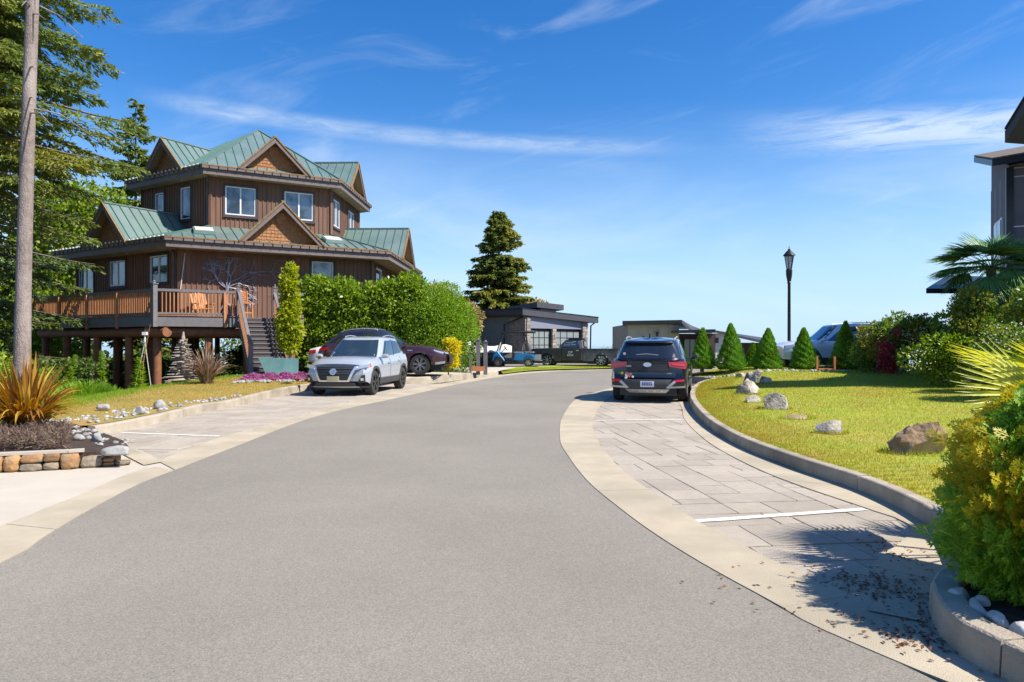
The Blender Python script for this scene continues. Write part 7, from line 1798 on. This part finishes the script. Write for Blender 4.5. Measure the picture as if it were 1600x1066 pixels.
# bed sides with wheel arch, front fenders, tailgate
for sg in (1, -1):
    y0, y1 = (.86, .95) if sg > 0 else (-.95, -.86)
    tp('bed_side', side_prof([(-.62, .30), (-1.2, .30)]+[(-1.62+.42*cos(t), .30+.42*sin(t)*1.05) for t in np.linspace(0, pi, 11)]+[(-2.55, .32), (-2.6, .95), (-.62, .95)], y0, y1), P_TG, bevel=.02)
    tp('bed_rail', MB().box(-2.6, -.62, sg*.91-.06, sg*.91+.06, .951, .985), P_TB)
    d = tp('door', MB().box(-.50, .62, sg*.90-.04, sg*.90+.05, .34, 1.02), P_TB, bevel=.02); tp('handle', MB().box(-.38, -.24, min(sg*.955, sg*.985), max(sg*.955, sg*.985), .88, .91), MT['chrome'], d)
    tp('fender', side_prof([(.64, .30), (1.0, .30)]+[(1.45+.42*cos(pi-t), .30+.42*sin(t)*1.05) for t in np.linspace(0, pi, 11)]+[(2.35, .32), (2.42, .92), (2.3, .98), (.64, 1.02)], y0, y1), P_TB, bevel=.02)
    tp('cab_panel', MB().box(-.60, -.52, sg*.90-.04, sg*.90+.045, .34, 1.02), P_TG)
tp('hood', MB().prism([(.64, -.86, .96), (.64, .86, .96), (2.3, .80, .92), (2.3, -.80, .92)], (0, 0, .08)), P_TB, bevel=.03)
tp('bed_floor', MB().box(-2.55, -.6, -.86, .86, .45, .5), P_TG)
tg = tp('tailgate', MB().box(-2.66, -2.6, -.84, .84, .42, .94), P_TG, bevel=.01); tp('trim_strip', MB().box(-2.69, -2.665, -.80, .80, .74, .79), MT['silverp'], tg)
tp('rear_bumper', MB().box(-2.78, -2.68, -.92, .92, .28, .42), MT['silverp'], bevel=.02); tp('front_bumper', MB().box(2.42, 2.55, -.92, .92, .32, .46), MT['chrome'], bevel=.02); tp('grille', MB().box(2.30, 2.36, -.78, .78, .5, .86), MT['chrome'])
for sg in (1, -1): tp('tail_light', MB().box(-2.63, -2.605, sg*.90-.04, sg*.90+.04, .55, .85), MT['redlens']); tp('headlight', MB().lathe([(.10, 0), (.09, .04)], 12, Matrix.Translation((2.36, sg*.68, .68)) @ Matrix.Rotation(pi/2, 4, 'Y')), MT['headlamp'])
tp('chassis', MB().box(-2.5, 2.3, -.7, .7, .16, .42), MT['black'])
# cab
def ring(z, x0, x1, w_): return [(x0, -w_, z), (x1, -w_, z), (x1, w_, z), (x0, w_, z)]
m = MB(); R0_ = ring(1.02, -.60, .78, .86); R1_ = ring(1.50, -.52, .30, .72); R2_ = ring(1.56, -.46, .22, .64)
m.add(R0_+R1_+R2_, [(i, (i+1) % 4, 4+(i+1) % 4, 4+i) for i in range(4)]+[(4+i, 4+(i+1) % 4, 8+(i+1) % 4, 8+i) for i in range(4)]+[(8, 9, 10, 11)])
tp('cab', m, P_TG, bevel=.02)
tp('roof_panel', MB().prism([(-.58, -.75, 1.555), (.36, -.75, 1.555), (.36, .75, 1.555), (-.58, .75, 1.555)], (0, 0, .05)), P_TB, bevel=.015)
for sg in (1, -1):
    yb, yt = sg*.845, sg*.735
    w_ = tp('side_window', MB().prism([(-.34, yb-sg*.0, 1.07), (.66, yb, 1.07), (.30, yt+sg*.003, 1.45), (-.30, yt+sg*.003, 1.45)], (0, sg*.03, 0)), MT['carglass'])
tp('windshield', MB().prism([(.775, -.78, 1.07), (.775, .78, 1.07), (.37, .66, 1.47), (.37, -.66, 1.47)], (.03, 0, .02)), MT['carglass'])
rwf = tp('rear_window', MB().prism([(-.625, -.42, 1.12), (-.625, .42, 1.12), (-.575, .38, 1.40), (-.575, -.38, 1.40)], (-.015, 0, 0)), MT['frost'])
tp('rubber_seal', MB().prism([(-.612, -.50, 1.07), (-.612, .50, 1.07), (-.562, .46, 1.45), (-.562, -.46, 1.45)], (-.01, 0, 0)), MT['black'], rwf)
MT['whitepaint'] = pm('white_lettering', (.7, .7, .7), rough=.6)
tp('side_marking', MB().prism([(-.55+.0, .905, 1.10), (-.40, .905, 1.10), (-.36, .80, 1.36), (-.5, .80, 1.36)], (0, .01, 0)), P_TG)
text('CP', .20, (.10, .962, .78), (pi/2, 0, pi), MT['whitepaint'], 'lettering', tk); text('SHOP', .15, (.10, .962, .62), (pi/2, 0, pi), MT['whitepaint'], 'lettering', tk)
for (x, z, l) in ((.30, 1.20, .34), (.16, 1.32, .42), (-.04, 1.22, .28), (-.10, 1.38, .2)): tp('window_lettering', MB().box(x-l/2, x+l/2, .88-(z-1.02)*.25, .89-(z-1.02)*.25, z-.02, z+.03), MT['frost'])
for xx in (-1.62, 1.45):
    for sg in (1, -1):
        M = Matrix.Translation((xx, sg*.80, .34)); r_w = .34
        o = MB().lathe([(r_w*.74, -.11), (r_w*.95, -.11), (r_w, -.06), (r_w, .06), (r_w*.95, .11), (r_w*.74, .11)], 26, M, axis='y', cap=False).build('wheel', MT['rubber'], tk, smooth=True)
        m = MB(); m.lathe([(r_w*.76, sg*.02), (r_w*.76, sg*.105), (r_w*.70, sg*.11), (r_w*.68, sg*.06)], 26, M, axis='y', cap=False)
        for k in range(8):
            a = k*pi/4+.2; m.bar(M @ Vector((0, sg*.085, 0)), M @ Vector((cos(a)*r_w*.72, sg*.095, sin(a)*r_w*.72)), .035, .03, up=(0, 1, 0))
        m.build('rim', MT['alloy'], o)

# ---- blue golf cart
MT['cartblue'] = paint('blue_cart_paint', (.015, .20, .48), .2); MT['seatg'] = pm('grey_vinyl', (.16, .155, .16), (.11, .105, .11), 6, .6)
MT['clearsheet'] = pm('clear_windscreen', (.5, .62, .6), rough=.05, trans=.75, spec=.8)
gc_ = empty('golf_cart', (.22, 37.4, .14), pi-.12, 'blue golf cart with dark canopy roof parked in front of the pickup truck', 'golf cart')
def cp(name, mb, mat, parent=None, **k): return mb.build(name, mat, parent or gc_, **k)
for sg in (1, -1):
    y0, y1 = (.50, .56) if sg > 0 else (-.56, -.50)
    cp('rear_body', side_prof([(.05, .36), (-.30, .36)]+[(-.72+.29*cos(t), .34+.29*sin(t)) for t in np.linspace(0, pi, 9)]+[(-1.08, .40), (-1.05, .62), (-.55, .74), (.0, .70)], y0, y1), MT['cartblue'], bevel=.015)
    cp('rocker_panel', MB().box(.06, .62, y0, y1, .24, .32), MT['black'])
    cp('fender', side_prof([(.55, .34)]+[(.92+.27*cos(pi-t), .32+.27*sin(t)) for t in np.linspace(0, pi, 9)]+[(1.22, .40), (1.10, .80), (.95, .86)], y0, y1), MT['cartblue'], bevel=.015)
cp('front_cowl', MB().prism([(.90, -.50, .50), (1.20, -.50, .42), (1.12, -.50, .82), (.90, -.50, .90)], (0, 1.0, 0)), MT['cartblue'], bevel=.03)
cp('engine_cover', MB().box(-.95, .0, -.49, .49, .34, .68), MT['cartblue'], bevel=.02); cp('floor', MB().box(.0, .9, -.5, .5, .24, .28), MT['black'])
cp('seat', MB().box(-.45, .10, -.5, .5, .69, .82), MT['seatg'], bevel=.04); cp('backrest', MB().prism([(-.42, -.48, .86), (-.30, -.48, .86), (-.40, -.48, 1.28), (-.52, -.48, 1.28)], (0, .96, 0)), MT['seatg'], bevel=.04)
cp('rear_seat', MB().box(-1.0, -.52, -.5, .5, .72, .82), MT['seatg'], bevel=.03); cp('foot_platform', MB().box(-1.45, -1.06, -.45, .45, .32, .36), MT['alloy']); cp('cargo_box', MB().box(-1.36, -1.06, -.46, .46, .37, .66), MT['alloy'], bevel=.02)
for sg in (1, -1):
    cp('roof_strut', MB().tube([(.98, sg*.47, .86), (.86, sg*.47, 1.2), (.66, sg*.45, 1.82)], .03, 6), MT['black']); cp('roof_strut', MB().tube([(-.52, sg*.47, .7), (-.62, sg*.47, 1.2), (-.45, sg*.45, 1.82)], .03, 6), MT['black'])
    cp('grab_rail', MB().tube([(-1.02, sg*.46, .7), (-1.18, sg*.46, 1.0), (-1.0, sg*.46, 1.1)], .016, 6), MT['black'])
cp('canopy', MB().prism([(-1.05, -.58, 1.83), (.74, -.58, 1.80), (.74, .58, 1.80), (-1.05, .58, 1.83)], (0, 0, .12)), MT['black'], bevel=.03, smooth=True)
cp('windscreen', MB().prism([(.97, -.46, .90), (.97, .46, .90), (.68, .44, 1.78), (.68, -.44, 1.78)], (.008, 0, 0)), MT['clearsheet'])
m = MB(); 
m.lathe([(.16, 0), (.16, .025), (.13, .025), (.13, 0)], 16, Matrix.Translation((.56, .22, 1.0)) @ Matrix.Rotation(-.9, 4, 'Y')); m.tube([(.56, .22, 1.0), (.78, .22, .78)], .02, 6); cp('steering_wheel', m, MT['black'])
m = MB(); m.lathe([(.10, .0), (.17, .1), (.19, .35), (.17, .42)], 12, Matrix.Translation((-.7, .1, .83))); cp('golf_bag', m, MT['seatg'], smooth=True)
for sg in (1, -1):
    cp('headlight', MB().box(1.16, 1.20, sg*.34-.08, sg*.34+.08, .60, .70), MT['headlamp'])
    for xx in (-.72, .92):
        M = Matrix.Translation((xx, sg*.46, .235)); r_w = .235
        o = MB().lathe([(r_w*.6, -.09), (r_w*.92, -.09), (r_w, -.05), (r_w, .05), (r_w*.92, .09), (r_w*.6, .09)], 20, M, axis='y', cap=False).build('wheel', MT['rubber'], gc_, smooth=True)
        m = MB(); m.lathe([(r_w*.62, sg*.02), (r_w*.62, sg*.085), (r_w*.56, sg*.085), (r_w*.5, sg*.04)], 20, M, axis='y', cap=False)
        for k in range(6): a = k*pi/3; m.bar(M @ Vector((0, sg*.07, 0)), M @ Vector((cos(a)*r_w*.58, sg*.075, sin(a)*r_w*.58)), .04, .02, up=(0, 1, 0))
        m.build('rim', MT['alloy'], o)
